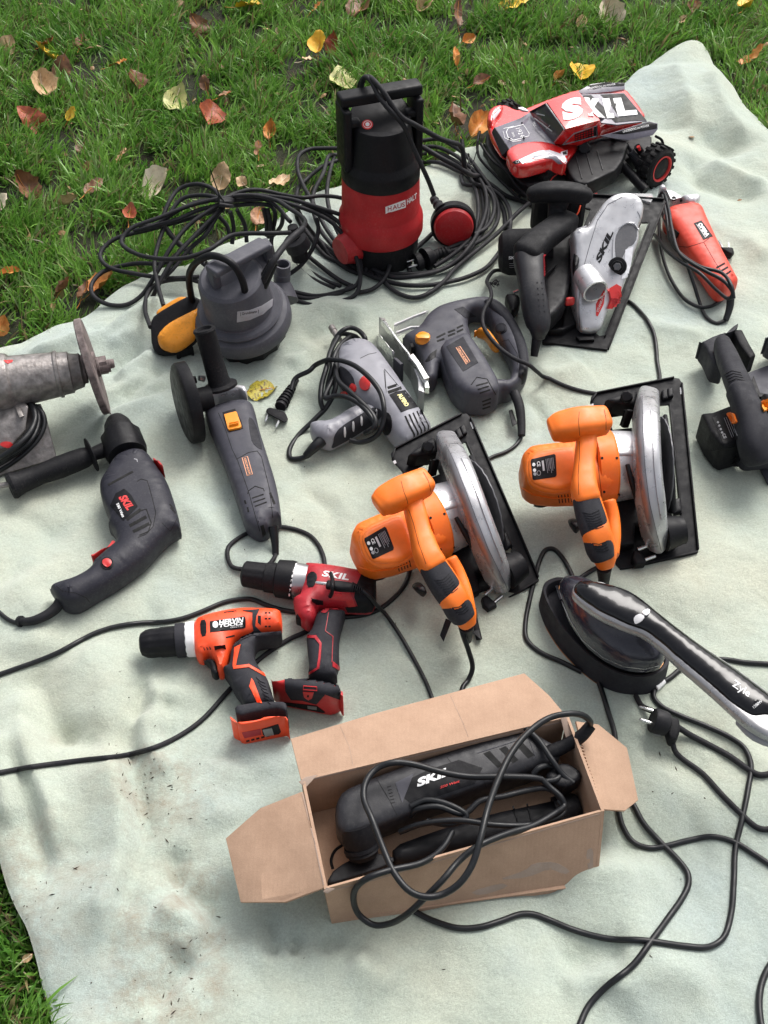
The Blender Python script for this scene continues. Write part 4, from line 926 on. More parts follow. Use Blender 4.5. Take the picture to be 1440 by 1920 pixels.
# ---------------------------------------------------------------- light grey polisher wrapped in its own cord
def schuko(t, tip, ends, parent, spread=.0095, plen=.019, r=.013, name='plug', mt=None):
    """round two-pin plug: tip = middle between the pins' roots, ends = back of the body"""
    tip, back = Vector(tip), Vector(ends); d = (tip-back).normalized(); s = d.cross(Vector((0, 0, 1))).normalized()
    body = lathe(t, name, [(0, .007), (.1, .0085), (.35, .0095), (.55, r*.95), (.62, r), (.97, r), (1, r*.9)], back, tip, mt or M_CORD, seg=24, parent=parent, squash=.8)
    for k in (-1, 1): lathe(t, 'pin', [(0, .0023), (.9, .0023), (1, .0012)], tip+s*k*spread, tip+s*k*spread+d*plen, M_CHROME, seg=10, parent=body)
    return body
def polisher():
    t = Thing('polisher', 'light grey power tool wrapped in its black cord, red buttons on the neck', 'power tool', P(690, 760, 0))
    body = puff(t, 'housing', RD((330, 320), (420, 262), (520, 246), (640, 262), (730, 320), (800, 400), (880, 510), (980, 650), (1100, 830), (1240, 1040), (1340, 1170), (1420, 1290), (1428, 1370), (1400, 1470), (1320, 1540), (1160, 1640), (1100, 1650), (1000, 1560), (880, 1430), (780, 1250), (640, 1150), (500, 1080), (380, 950), (290, 800), (270, 600), (280, 420)), .004, .076, M_LGREY, r=.028, soft=2)
    decal(t, 'neck_grip', RD((300, 560), (380, 590), (470, 690), (500, 800), (510, 880), (420, 900), (330, 860), (290, 720)), M_GRAPH, parent=body, soft=1)
    h = puff(t, 'handle', RD((-40, 1270), (60, 1245), (160, 1250), (280, 1190), (400, 1110), (560, 1040), (760, 1060), (840, 1130), (820, 1220), (700, 1320), (560, 1400), (420, 1480), (300, 1540), (200, 1590), (120, 1580), (20, 1530), (-40, 1440), (-60, 1350)), .006, .062, M_LGREY, r=.02, soft=2)
    decal(t, 'grip_pad', RD((200, 1580), (230, 1500), (240, 1420), (290, 1340), (380, 1270), (480, 1210), (560, 1160), (680, 1080), (790, 1080), (835, 1130), (810, 1210), (640, 1330), (430, 1460), (300, 1530)), M_GRAPH, thick=.0015, parent=h, soft=1)
    for (x, y) in ((362, 1375), (466, 1305), (568, 1235), (766, 1150)): decal(t, 'grip_slash', RD((x-13, y), (x-9, y-50), (x, y-65), (x+9, y-50), (x+13, y), (x+8, y+48), (x, y+62), (x-8, y+48)), M_WPL, thick=.003, parent=h, soft=1)
    decal(t, 'pad_disc', [RD((890+62*math.cos(k), 1275+140*math.sin(k))) for k in np.linspace(0, 6.28, 22)[:-1]], M_BLACK, thick=.002, parent=body)
    for (x, y, rx, ry, tk) in ((620, 790, 66, 80, .006), (478, 838, 36, 54, .004), (365, 905, 40, 34, .003)): decal(t, 'button', [RD((x+rx*math.cos(k), y+ry*math.sin(k))) for k in np.linspace(0, 6.28, 18)[:-1]], M_RED, thick=tk, parent=body)
    lab = decal(t, 'label', RD((915, 918), (1000, 880), (1110, 862), (1190, 960), (1268, 1068), (1160, 1095), (1060, 1135), (985, 1020)), M_LABEL, parent=body, soft=0)
    text(t, 'ALPERO', RD((1015, 922)), RD((1118, 1070)), (6.5, -4), M_YELP, lab, bold=.05, thick=.0012)
    for a, b, w_ in (((895, 835), (1015, 795), 5), ((900, 890), (1065, 832), 6)): slot(t, RD(a), RD(b), w_, body)
    for k in range(5):
        x, y = 1110+48*k, 1178-20*k
        strip(t, 'vent', RD((x, y), (x+55, y+120), (x+112-4*k, y+225-6*k), (x+112-6*k, y+300)), 3.4-.3*k, M_GAPSHADE, .0004, body)
    for k in range(5): slot(t, RD((1130+48*k, 1615-28*k)), RD((1160+44*k, 1578-24*k)), 2.5, body)
    strip(t, 'groove', RD((860, 610), (880, 900), (870, 830), (850, 620)), .9, M_GAPSHADE, .0003, body); strip(t, 'groove', RD((855, 600), (930, 690), (1030, 810)), .9, M_GAPSHADE, .0003, body)
    strip(t, 'groove', RD((560, 470), (660, 420), (760, 400)), .8, M_GAPSHADE, .0003, body)
    lathe(t, 'spindle', [(0, .0065), (.35, .007), (.36, .006), (1, .006)], *pp(RD, (205, 85, .035), (300, 240, .035)), M_OLD, seg=18)
    def on(*pts): return [P(*RD(q[:2]), q[2]) for q in pts]
    cord = tube(t, 'cord', on((20, 1550, .03), (-120, 1680, .012), (-290, 1700, .006), (-310, 1600, .006), (-200, 1420, .008), (0, 1220, .02), (150, 1060, .03), (250, 850, .05), (240, 600, .055), (200, 420, .05), (250, 240, .05), (340, 130, .06), (440, 95, .06), (540, 130, .06), (620, 235, .06), (590, 270, .05), (480, 200, .045), (360, 260, .05), (280, 420, .06), (260, 620, .065), (300, 760, .075), (420, 870, .083), (560, 1000, .085), (680, 1120, .082), (745, 1240, .078), (720, 1330, .07), (620, 1390, .05)), .0048, M_CORD, per=6)
    tube(t, 'cord_loop', on((240, 700, .055), (130, 960, .06), (230, 935, .065), (400, 950, .08), (560, 1040, .082), (690, 1190, .080), (740, 1300, .07), (700, 1360, .05)), .0048, M_CORD, parent=cord, per=6)
    tube(t, 'cord_loop', on((100, 1090, .03), (75, 1000, .04), (85, 800, .05), (140, 600, .06), (190, 400, .06), (260, 260, .055), (330, 170, .05), (430, 180, .045), (520, 210, .045)), .0048, M_CORD, parent=cord, per=6)
    tube(t, 'cord_loop', on((150, 980, .03), (160, 800, .04), (200, 640, .055), (250, 420, .062), (330, 290, .06), (430, 210, .05)), .0048, M_CORD, parent=cord, per=6)
    tail = tube(t, 'cord_loop', on((430, 1475, .03), (560, 1500, .03), (690, 1465, .04), (790, 1380, .055), (845, 1220, .07), (850, 1080, .084), (810, 900, .090), (720, 760, .094), (600, 640, .094), (450, 540, .086), (300, 495, .080), (160, 492, .070), (0, 560, .045), (-60, 620, .04))+gp(R5, (45, 560, .02), (20, 610, .012)), .0048, M_CORD, parent=cord, per=6)
    tube(t, 'strain_relief', on((90, 1480, .036), (0, 1560, .032), (-110, 1670, .016)), .009, M_CORD, parent=cord, rads=[.011, .0095, .0068])
    # plug with its ribbed sleeve on the blanket
    q = [G(*R7(a_), .008) for a_ in ((985, 530), (930, 620), (868, 725), (830, 770))]
    tube(t, 'plug_sleeve', [q[0], q[0].lerp(q[1], .5), q[1], q[2]], .008, M_CORDM, parent=cord, rads=[.0055, .0065, .0085, .011], seg=14)
    for k in range(6):
        c0 = q[0].lerp(q[2], .32+.11*k); dd = (q[2]-q[0]).normalized()*.0016
        lathe(t, 'sleeve_rib', [(0, .0085+.0008*k), (1, .0085+.0008*k)], c0-dd, c0+dd, M_BLKR, seg=16, parent=cord)
    hd = hull(t, 'plug', [Vector(P(*R7(c_), z_)) for c_ in ((790, 705), (765, 720), (765, 745), (900, 820), (925, 795), (900, 740)) for z_ in (.004, .022)], M_BLKR, parent=cord, bev=.003)
    for a_, b_ in (((800, 752), (760, 832)), ((880, 795), (835, 875))): lathe(t, 'pin', [(0, .0023), (.9, .0023), (1, .0012)], G(*R7(a_), .012), G(*R7(b_), .008), M_CHROME, seg=10, parent=hd)
polisher()

# ---------------------------------------------------------------- jigsaw
def jigsaw():
    t = Thing('jigsaw', 'slate grey jigsaw on its side with amber knob and bright steel sole plate', 'jigsaw', P(850, 680, 0))
    body = puff(t, 'housing', R5((640, 300), (665, 262), (740, 225), (790, 150), (840, 112), (890, 92), (1000, 66), (1110, 52), (1180, 75), (1240, 130), (1300, 230), (1340, 330), (1356, 440), (1335, 540), (1290, 600), (1240, 640), (1190, 640), (1160, 680), (1105, 712), (990, 708), (920, 640), (880, 540), (850, 470), (830, 560), (790, 590), (765, 540), (760, 460), (720, 400), (665, 350)), .004, .062, M_GREY, r=.018,
        holes=[R5((1000, 200), (1050, 182), (1120, 190), (1150, 250), (1180, 320), (1225, 400), (1262, 480), (1245, 525), (1205, 520), (1160, 520), (1110, 440), (1040, 320))], soft=2)
    motor = puff(t, 'motor_housing', R5((850, 335), (990, 255), (1020, 270), (1060, 330), (1120, 430), (1172, 530), (1186, 620), (1162, 682), (1102, 714), (1000, 704), (925, 630), (885, 500)), .01, .078, M_GREY, r=.014, soft=1)
    puff(t, 'handle_rubber', R5((1115, 58), (1180, 78), (1240, 135), (1298, 235), (1338, 335), (1352, 440), (1332, 536), (1290, 545), (1300, 440), (1270, 330), (1225, 240), (1150, 170), (1090, 110)), .03, .066, M_GRAPH, r=.008, soft=2)
    hd = lathe(t, 'knob', [(0, .0145), (.6, .0145), (1, .011)], P(*R5((757, 290)), .05), P(*R5((757, 286)), .068), M_YEL, seg=28)
    hull(t, 'knob_grip', [P(*R5(c_), z_) for c_ in ((715, 262), (788, 250), (802, 268), (798, 285), (722, 282)) for z_ in (.066, .078)], M_YEL, parent=hd, bev=.003)
    puff(t, 'trigger', R5((1042, 262), (1065, 232), (1100, 218), (1122, 232), (1150, 265), (1192, 332), (1180, 364), (1150, 354), (1108, 290), (1070, 278)), .022, .05, M_YEL, r=.007)
    decal(t, 'lock_button', [R5((1200+25*math.cos(k), 228+23*math.sin(k))) for k in np.linspace(0, 6.28, 18)[:-1]], M_GRAPH, thick=.004, parent=body)
    strip(t, 'button_ring', [R5((1200+31*math.cos(k), 228+29*math.sin(k))) for k in np.linspace(0, 6.28, 18)[:-1]], 1, M_BLACK, .0008, body, closed=True)
    lb = decal(t, 'label_panel', R5((890, 330), (985, 275), (1070, 420), (985, 470)), M_GRAPH, parent=motor)
    strip(t, 'label_frame', R5((945, 337), (968, 331), (1023, 415), (1003, 430)), 1.2, M_COPPER, .0012, motor, closed=True)
    text(t, 'GRÜNDER', R5((952, 342)), R5((1006, 425)), (4, -2.2), M_COPPER, motor, bold=.02, thick=.0014)
    for a, b in (((835, 280), (885, 255)), ((900, 250), (940, 235)), ((950, 225), (985, 210)), ((838, 300), (880, 285)), ((900, 270), (940, 255)), ((950, 248), (985, 232))): slot(t, R5(a), R5(b), 3.4, body)
    strip(t, 'groove', R5((1030, 545), (1062, 502), (1120, 512), (1168, 600)), 1.6, M_GAPSHADE, .0004, motor)
    for a, b in (((1058, 550), (1124, 532)), ((1068, 572), (1130, 552)), ((1078, 592), (1138, 572)), ((1092, 640), (1142, 622)), ((1094, 660), (1140, 644)), ((1094, 680), (1138, 666))): slot(t, R5(a), R5(b), 2.8, motor)
    decal(t, 'inner_panel', R5((935, 120), (985, 105), (1040, 150), (1060, 160), (1000, 170)), M_GRAPH, parent=body)
    strip(t, 'groove', R5((1205, 300), (1240, 290), (1290, 370), (1292, 430)), 1, M_GAPSHADE, .0003, body)
    decal(t, 'screw_boss', R5((770, 415), (800, 370), (838, 345), (830, 390), (790, 415)), M_BLACK, parent=body, thick=.0006)
    decal(t, 'rating_mark', R5((1312, 460), (1332, 455), (1335, 500), (1318, 502)), M_BLACK, parent=body)
    # sole plate seen on edge: two upright steel rails and the plate behind them
    def rail(name, pts, z0, z1, wpx, m, parent=None):
        q = R5(*pts); L_, R__ = [], []
        for i, p in enumerate(q):
            a = q[max(i-1, 0)]; b = q[min(i+1, len(q)-1)]; dx, dy = b[0]-a[0], b[1]-a[1]; l = math.hypot(dx, dy)
            L_.append((p[0]-dy/l*wpx/2, p[1]+dx/l*wpx/2)); R__.append((p[0]+dy/l*wpx/2, p[1]-dx/l*wpx/2))
        return puff(t, name, L_+R__[::-1], z0, z1, m, r=.0008, soft=0, parent=parent)
    pl = rail('sole_plate', [(525, 215), (600, 330), (700, 480), (745, 600), (748, 660)], .0, .052, 11, M_STEEL)
    rail('plate_flange', [(532, 182), (560, 225), (604, 290), (690, 400), (770, 510), (782, 580)], .044, .060, 8, M_CHROME, pl)
    rail('plate_flange', [(690, 385), (730, 440), (778, 525)], .052, .066, 11, M_CHROME, pl)
    rail('plate_flange', [(515, 290), (560, 350), (592, 390)], .03, .058, 5, M_CHROME, pl)
    rail('plate_flange', [(505, 310), (560, 400), (630, 475)], .0, .040, 5, M_STEEL, pl)
    rail('side_bracket', [(600, 440), (640, 480)], .0, .045, 8, M_GREY, pl)
    puff(t, 'dust_guard', R5((596, 222), (700, 165), (778, 126), (795, 150), (788, 195), (745, 232), (665, 262), (600, 252)), .008, .050, M_CLEAR, r=.006, soft=1, ray=False)
    rail('guard_rib', [(598, 205), (700, 160), (775, 132)], .045, .051, 2, M_WPL); rail('guard_rib', [(610, 248), (690, 218), (760, 215)], .045, .051, 2, M_WPL)
    rail('roller_holder', [(690, 345), (702, 375)], .02, .055, 7, M_BLACK)
    cord = tube(t, 'cord', gp(R5, (1312, 835, .008), (1308, 855, .002), (1270, 900), (1210, 935), (1160, 952), (1100, 985), (1060, 1015), (1000, 1060), (930, 1110), (850, 1150)), .0036, M_CORD)
    tube(t, 'strain_relief', [P(*R5((1275, 590)), .04), P(*R5((1300, 660)), .034), P(*R5((1312, 750)), .022), P(*R5((1314, 830)), .012)], .007, M_CORDM, parent=cord, rads=[.010, .0095, .008, .007])
    hull(t, 'key_clip', [P(*R5(c_), z_) for c_ in ((1240, 690), (1262, 682), (1290, 765), (1262, 780)) for z_ in (.012, .024)], M_BLACK, bev=.001)
jigsaw()

# ---------------------------------------------------------------- small red grinder, cord tied round it
def red_grinder():
    t = Thing('angle_grinder', 'small vermilion grinder with bare metal head, black label and its own cord looped round', 'grinder', P(1310, 480, 0))
    body = puff(t, 'housing', R4((975, 205), (1010, 180), (1060, 168), (1160, 158), (1190, 185), (1212, 245), (1255, 335), (1300, 430), (1368, 556), (1388, 610), (1370, 655), (1295, 702), (1250, 690), (1170, 565), (1085, 440), (1015, 340), (965, 285)), .004, .062, M_REDOR, r=.022, soft=2)
    h = puff(t, 'gear_head', R4((938, 88), (980, 72), (1020, 76), (1072, 110), (1102, 148), (1165, 148), (1172, 166), (1060, 180), (1005, 196), (985, 140), (960, 108)), .01, .056, M_SILV, r=.010, soft=1)
    decal(t, 'head_opening', [R4((1030+14*math.cos(k), 128+14*math.sin(k))) for k in np.linspace(0, 6.28, 10)[:-1]], M_GAPSHADE, parent=h)
    decal(t, 'bolt', [R4((1072+8*math.cos(k), 138+8*math.sin(k))) for k in np.linspace(0, 6.28, 10)[:-1]], M_BLACK, thick=.003, parent=h)
    lab = decal(t, 'label', R4((1142, 266), (1185, 250), (1250, 340), (1196, 360)), M_LABEL, parent=body)
    text(t, 'OPERA', R4((1164, 272)), R4((1212, 345)), (6.8, -2.8), M_WHITE, lab, bold=.05, thick=.0013)
    strip(t, 'underline', R4((1158, 274), (1208, 348)), .8, M_WHITE, .0013, lab)
    for a, b in (((1270, 517), (1318, 490)), ((1290, 538), (1335, 512)), ((1312, 562), (1352, 534))): slot(t, R4(a), R4(b), 3.6, body)
    strip(t, 'groove', R4((1030, 395), (1110, 400), (1200, 372), (1230, 350)), .9, M_GAPSHADE, .0003, body); strip(t, 'groove', R4((1200, 375), (1260, 480), (1350, 620)), .8, M_GAPSHADE, .0003, body)
    decal(t, 'slide_switch', R4((1040, 300), (1062, 320), (1050, 350), (1030, 330)), M_BLACK, thick=.003, parent=body)
    def on(*pts): return [P(*R4(q[:2]), q[2]) for q in pts]
    cord = tube(t, 'cord', on((1322, 812, .008), (1270, 828, .005), (1215, 795, .005), (1178, 720, .006), (1140, 600, .03), (1095, 480, .055), (1040, 400, .06), (1000, 300, .05), (960, 190, .03), (945, 120, .03), (965, 95, .04), (1000, 180, .055), (1020, 300, .062), (1065, 440, .066), (1130, 490, .068), (1220, 540, .068), (1310, 590, .066), (1362, 660, .055), (1340, 690, .045), (1270, 640, .05), (1180, 550, .064), (1080, 490, .06), (990, 420, .04), (940, 350, .02), (920, 330, .01)), .0038, M_CORD, per=6)
    tube(t, 'cord_loop', on((925, 130, .02), (945, 230, .02), (950, 340, .015), (975, 480, .012), (1030, 610, .01), (1100, 700, .008), (1180, 738, .008), (1240, 732, .01), (1290, 705, .012), (1320, 670, .012)), .0038, M_CORD, parent=cord, per=6)
    tube(t, 'cord_loop', on((965, 110, .045), (990, 230, .055), (1010, 360, .05), (1060, 430, .06), (1180, 510, .069), (1300, 545, .068), (1355, 620, .066), (1368, 690, .05)), .0038, M_CORD, parent=cord, per=6)
    tube(t, 'strain_relief', on((1350, 680, .04), (1345, 740, .025), (1322, 812, .009)), .007, M_CORD, parent=cord, rads=[.0085, .0075, .006])
    hd = hull(t, 'plug', on((1290, 400, .01), (1290, 400, .03), (1362, 402, .01), (1362, 402, .03), (1372, 440, .01), (1360, 440, .028), (1300, 450, .01), (1340, 478, .008)), M_BLKR, parent=cord, bev=.003)
    for a_, b_ in (((1305, 405, .02), (1284, 362, .02)), ((1340, 405, .02), (1336, 368, .02))): lathe(t, 'pin', [(0, .0023), (.9, .0023), (1, .0012)], *on(a_, b_), M_CHROME, seg=8, parent=hd)
red_grinder()
# ---------------------------------------------------------------- tall red and black pump
def solve_ring(ax, ay, pyf, hw, pxf):
    """height and radius of an upright ring whose front shows at pixel row pyf with half width hw pixels"""
    r = .08
    for _ in range(12):
        d = ray(pxf, pyf); t = (ay-r)/d.y; z = CH+d.z*t
        dep = (Vector((ax, ay, z))-CAMP).dot(Vector((0, CP, -SP))); r = hw*dep/F
    return z, r
def red_pump():
    pf = P(714, 519, 0); R0 = .078
    ax, ay = pf.x, pf.y+R0
    t = Thing('submersible_pump', 'tall red and black water pump with white lettering and a round red float', 'pump', (ax, ay, 0))
    def ring(y, hw): return solve_ring(ax, ay, y, hw, 714)
    def body(name, rows, m, seg=64, **k):
        rr = [ring(*q) for q in rows]; z0 = rr[0][0]; z1 = rr[-1][0]; L = z1-z0
        return lathe(t, name, [((z-z0)/L, r) for z, r in rr], (ax, ay, z0), (ax, ay, z1), m, seg=seg, **k)
    b = body('base', [(517, 66), (505, 69), (474, 72)], M_BLKR, flute=(18, .05, 0, .8))
    red = body('pump_housing', [(474, 70), (473.5, 77), (470, 79), (449, 79.5), (445, 79), (431, 74), (428, 73.3), (368, 73.3)], M_PRED)
    blk = body('motor_housing', [(368, 73), (367, 74), (345, 74), (341, 73), (327, 66), (323, 65), (262, 58), (256, 56), (253.5, 52)], M_BLACK)
    # outlet stub low on the left front
    z_, r_ = ring(455, 79)
    lathe(t, 'outlet', [(0, .036), (.7, .036), (.8, .033), (1, .028)], (ax-.03, ay-.02, .055), (ax-.084, ay-.062, .052), M_PRED, seg=30)
    # cheeks and carrying handle, turned about twenty degrees
    an = math.radians(19); hx = Vector((math.cos(an), math.sin(an), 0)); hy = Vector((-math.sin(an), math.cos(an), 0))
    zt = ring(341, 74)[0]; ztop = CH+ray(708, 168).z*(ay/ray(708, 168).y)
    O = Vector((ax, ay, 0)); hw = .083
    up = Vector((0, 0, 1))
    zrim = ring(255, 56)[0]
    for s in (-1, 1):
        obox(t, 'handle_post', O+hx*s*(hw-.010)+up*((zt+ztop)/2-.012)+hy*.005, hx, hy, up, .017, .058, ztop-zt-.02, M_BLACK, bev=.005)
        obox(t, 'handle_lug', O+hx*s*(hw-.026)+up*(zrim+.012)-hy*.012, hx, hy, up, .020, .020, .014, M_BLACK, bev=.004)
    obox(t, 'carrying_handle', O+up*(ztop-.010)+hy*.005, hx, hy, up, 2*hw, .036, .022, M_BLACK, bev=.006)
    # sloping cap
    C_ = O+up*zrim
    hull(t, 'cap', [C_+Vector((math.cos(a)*.060, math.sin(a)*.060, -.006+.036*(math.sin(a)*.5+.5))) for a in np.linspace(0, 2*math.pi, 25)[:-1]]+[C_+Vector((math.cos(a)*.060, math.sin(a)*.060, -.05)) for a in np.linspace(0, 2*math.pi, 25)[:-1]], M_BLACK, bev=.004)
    c = R2((516, 455))
    em = decal(t, 'emblem', [(c[0]+10.5*math.cos(k), c[1]+9*math.sin(k)) for k in np.linspace(0, 6.28, 20)[:-1]], M_REDP)
    decal(t, 'emblem_core', [(c[0]+4*math.cos(k), c[1]+3.8*math.sin(k)) for k in np.linspace(0, 6.28, 12)[:-1]], M_WHITE, thick=.0012, parent=em)
    strip(t, 'emblem_ring', [(c[0]+7.5*math.cos(k), c[1]+6.5*math.sin(k)) for k in np.linspace(0, 6.28, 16)[:-1]], .8, M_WHITE, .0012, em, closed=True)
    lb = decal(t, 'label', R2((650, 1072), (690, 1058), (800, 1018), (803, 1075), (700, 1108), (672, 1112), (652, 1124)), M_WHITE)
    text(t, 'H', R2((668, 1104)), R2((695, 1097)), (0, -8.5), M_PRED, lb, thick=.0013, bold=.0); text(t, 'AUS', R2((703, 1093)), R2((794, 1066)), (0, -8), M_PRED, lb, thick=.0013, bold=.0)
    text(t, 'HALT', R2((812, 1054)), R2((884, 1005)), (0, -9.5), M_WHITE, lb, bold=.01)
    # float
    fo = P(850, 422, .046); fx = Vector((1, 0, 0)); fz = Vector((.03, -.97, .16)).normalized(); 
    lathe(t, 'float', [(0, .030), (.12, .040), (.3, .043), (.7, .0425), (.86, .040), (.96, .032), (1, .020)], fo-fz*.026, fo+fz*.026, M_PRED, seg=44)
    lathe(t, 'float_band', [(0, .046), (.1, .0485), (.9, .0485), (1, .046)], fo-fz*.018, fo+fz*.008, M_BLACK, seg=48)
    lathe(t, 'float_gland', [(0, .008), (.2, .010), (.3, .008), (.5, .012), (.6, .010), (1, .019)], P(812, 372, .075), P(830, 396, .072), M_CORDM, seg=16)
    def on(R, *p): return [P(*R(q[:2]), q[2]) for q in p]
    def PY(R, x, y, dy):
        px, py = R((x, y)); d = ray(px, py); return CAMP+d*((ay+dy)/d.y)
    cord = tube(t, 'cord', [PY(R2, *q) for q in ((455, 215, .03), (462, 150, .025), (490, 105, .02), (530, 100, .0), (580, 140, -.03), (640, 215, -.05), (700, 310, -.06), (780, 405, -.065), (860, 450, -.06), (960, 505, -.05), (1060, 560, -.04), (1150, 590, -.02), (1200, 605, .0), (1225, 640, .01), (1238, 700, .01), (1243, 765, .01))]+gp(R2, (1300, 850), (1400, 920), (1480, 1000), (1540, 1120), (1550, 1250)), .0052, M_CORDM, per=6)
    tube(t, 'float_cord', [PY(R2, *q) for q in ((470, 215, .01), (480, 130, .01), (505, 100, .0), (550, 140, -.02), (600, 240, -.05), (660, 320, -.065), (730, 395, -.068), (790, 470, -.066), (830, 560, -.066), (880, 670, -.07), (930, 780, -.075), (975, 880, -.075), (1015, 985, -.075))], .0048, M_CORDM, parent=cord, per=6)
    tube(t, 'cord', [PY(R2, *q) for q in ((880, 595, .02), (960, 640, .01), (1060, 700, .0), (1180, 765, .0), (1260, 815, .0))]+gp(RB, (830, 420, .01), (950, 510, .01), (1080, 580, .004), (1200, 620, .004), (1300, 660, .004), (1330, 680, .004)), .005, M_CORDM, parent=cord, per=6)
    # the coil round the pump: turns lying on the blanket and on each other
    turns = [
      [(240, 150, .03), (420, 150, .035), (560, 220, .035), (700, 310, .03), (830, 440, .02), (930, 560, .012), (990, 700, .01), (990, 830, .01), (930, 950, .012), (800, 1060, .012), (650, 1110, .01), (540, 1140, .01)],
      [(240, 170, .02), (400, 190, .025), (560, 260, .025), (700, 350, .02), (800, 440, .015), (880, 600, .01), (900, 760, .01), (870, 900, .01), (780, 1050, .01), (640, 1200, .008), (480, 1290, .006), (300, 1330, .004), (0, 1340, .004), (-200, 1320, .004), (-420, 1240, .004), (-620, 1110, .004), (-800, 960, .004), (-900, 820, .01)],
      [(240, 210, .012), (400, 210, .015), (580, 290, .015), (720, 400, .015), (820, 520, .01), (850, 680, .01), (840, 860, .012), (760, 1000, .012), (600, 1080, .01), (480, 1130, .01)],
      [(240, 260, .004), (420, 270, .006), (600, 350, .006), (690, 410, .01), (770, 530, .008), (800, 700, .012), (790, 880, .014), (720, 1030, .014), (560, 1180, .012), (380, 1290, .01)],
      [(640, 390, .004), (660, 470, .004), (780, 510, .01), (900, 540, .012), (1000, 600, .012), (1080, 700, .012), (1110, 830, .012), (1090, 990, .01), (1000, 1150, .008), (880, 1280, .005), (700, 1370, .005), (560, 1410, .005), (300, 1450, .004), (60, 1440, .004), (-200, 1370, .004), (-400, 1270, .006), (-600, 1130, .008), (-740, 1020, .008)],
      [(1330, 680, .02), (1200, 770, .015), (1080, 880, .012), (980, 980, .012), (820, 1100, .008), (640, 1240, .006), (560, 1330, .01), (480, 1420, .008), (330, 1520, .003), (200, 1560, .002), (60, 1530, .002), (-60, 1450, .002), (-180, 1330, .006)],
      [(640, 180, .04), (690, 380, .012), (760, 500, .014), (860, 560, .02), (940, 660, .02), (950, 800, .02), (880, 950, .02), (760, 1020, .02)],
      [(660, 400, .018), (780, 460, .02), (850, 560, .022), (880, 700, .022), (850, 880, .022), (740, 1090, .018), (590, 1250, .014), (420, 1340, .012), (200, 1390, .012), (0, 1395, .010), (-180, 1330, .01), (-330, 1240, .01)]]
    for q in turns: tube(t, 'cord_turn', gp(RB, *q, r=.005), .0048, M_CORDM, parent=cord, per=3)
    left = [
      [(300, 790, .05), (180, 790, .05), (80, 800, .05), (10, 850, .05), (0, 920, .04), (40, 1010, .03), (110, 1110, .02), (200, 1260, .008), (330, 1420, .004), (440, 1520, .004), (560, 1610, .003)],
      [(300, 820, .03), (180, 870, .03), (60, 940, .02), (0, 1010, .02), (-10, 1120, .01), (40, 1250, .006), (170, 1390, .004), (330, 1500, .004)],
      [(290, 780, .03), (230, 820, .04), (190, 950, .04), (120, 1060, .03), (110, 1150, .02), (160, 1280, .01), (260, 1400, .006)],
      [(270, 790, .03), (240, 900, .03), (215, 1030, .02), (240, 1180, .015), (290, 1300, .012), (350, 1400, .01)],
      [(40, 1440, .004), (150, 1530, .004), (300, 1640, .003), (420, 1700, .003)]]
    for q in left: tube(t, 'cord_turn', gp(R2, *q, r=.005), .0048, M_CORDM, parent=cord, per=3)
    # tie round the bundle, plug lying in front
    b0 = G(*R2((1225, 870)), .012)
    tube(t, 'cord_tie', [G(*RB((640, 400)), .004), G(*RB((655, 370)), .03), G(*RB((700, 315)), .045), G(*RB((715, 330)), .02)], .0022, M_BLACK, parent=cord)
    tube(t, 'tie_tail', [G(*RB((690, 325)), .045), P(*RB((740, 250)), .05), P(*RB((790, 120)), .07), P(*RB((800, 20)), .10)], .0010, M_CORD, parent=cord, seg=5)
    pb = schuko(t, G(*RB((200, 1260)), .018), G(*RB((330, 1230)), .020), cord, r=.021, mt=M_BLKR)
    lathe(t, 'plug_flange', [(0, .012), (.2, .022), (1, .024)], G(*RB((360, 1215)), .022), G(*RB((285, 1245)), .022), M_BLACK, seg=28, parent=cord)
    tube(t, 'plug_sleeve', [G(*RB((350, 1220)), .020), G(*RB((430, 1175)), .018), G(*RB((530, 1150)), .014)], .009, M_BLKR, parent=cord, rads=[.012, .011, .008], seg=12)
    for k in range(4): 
        c0 = G(*RB((385+32*k, 1200-14*k)), .019); lathe(t, 'sleeve_rib', [(0, .0125-.0008*k), (1, .0125-.0008*k)], c0, c0+Vector((.003, .001, 0)), M_BLKR, seg=14, parent=cord)
    tube(t, 'cord_turn', gp(RB, (385, 940, .01), (300, 1010, .006), (200, 1090, .004), (145, 1180, .004), (135, 1260, .004), (150, 1320, .004)), .005, M_CORDM, parent=cord, per=3)
red_pump()

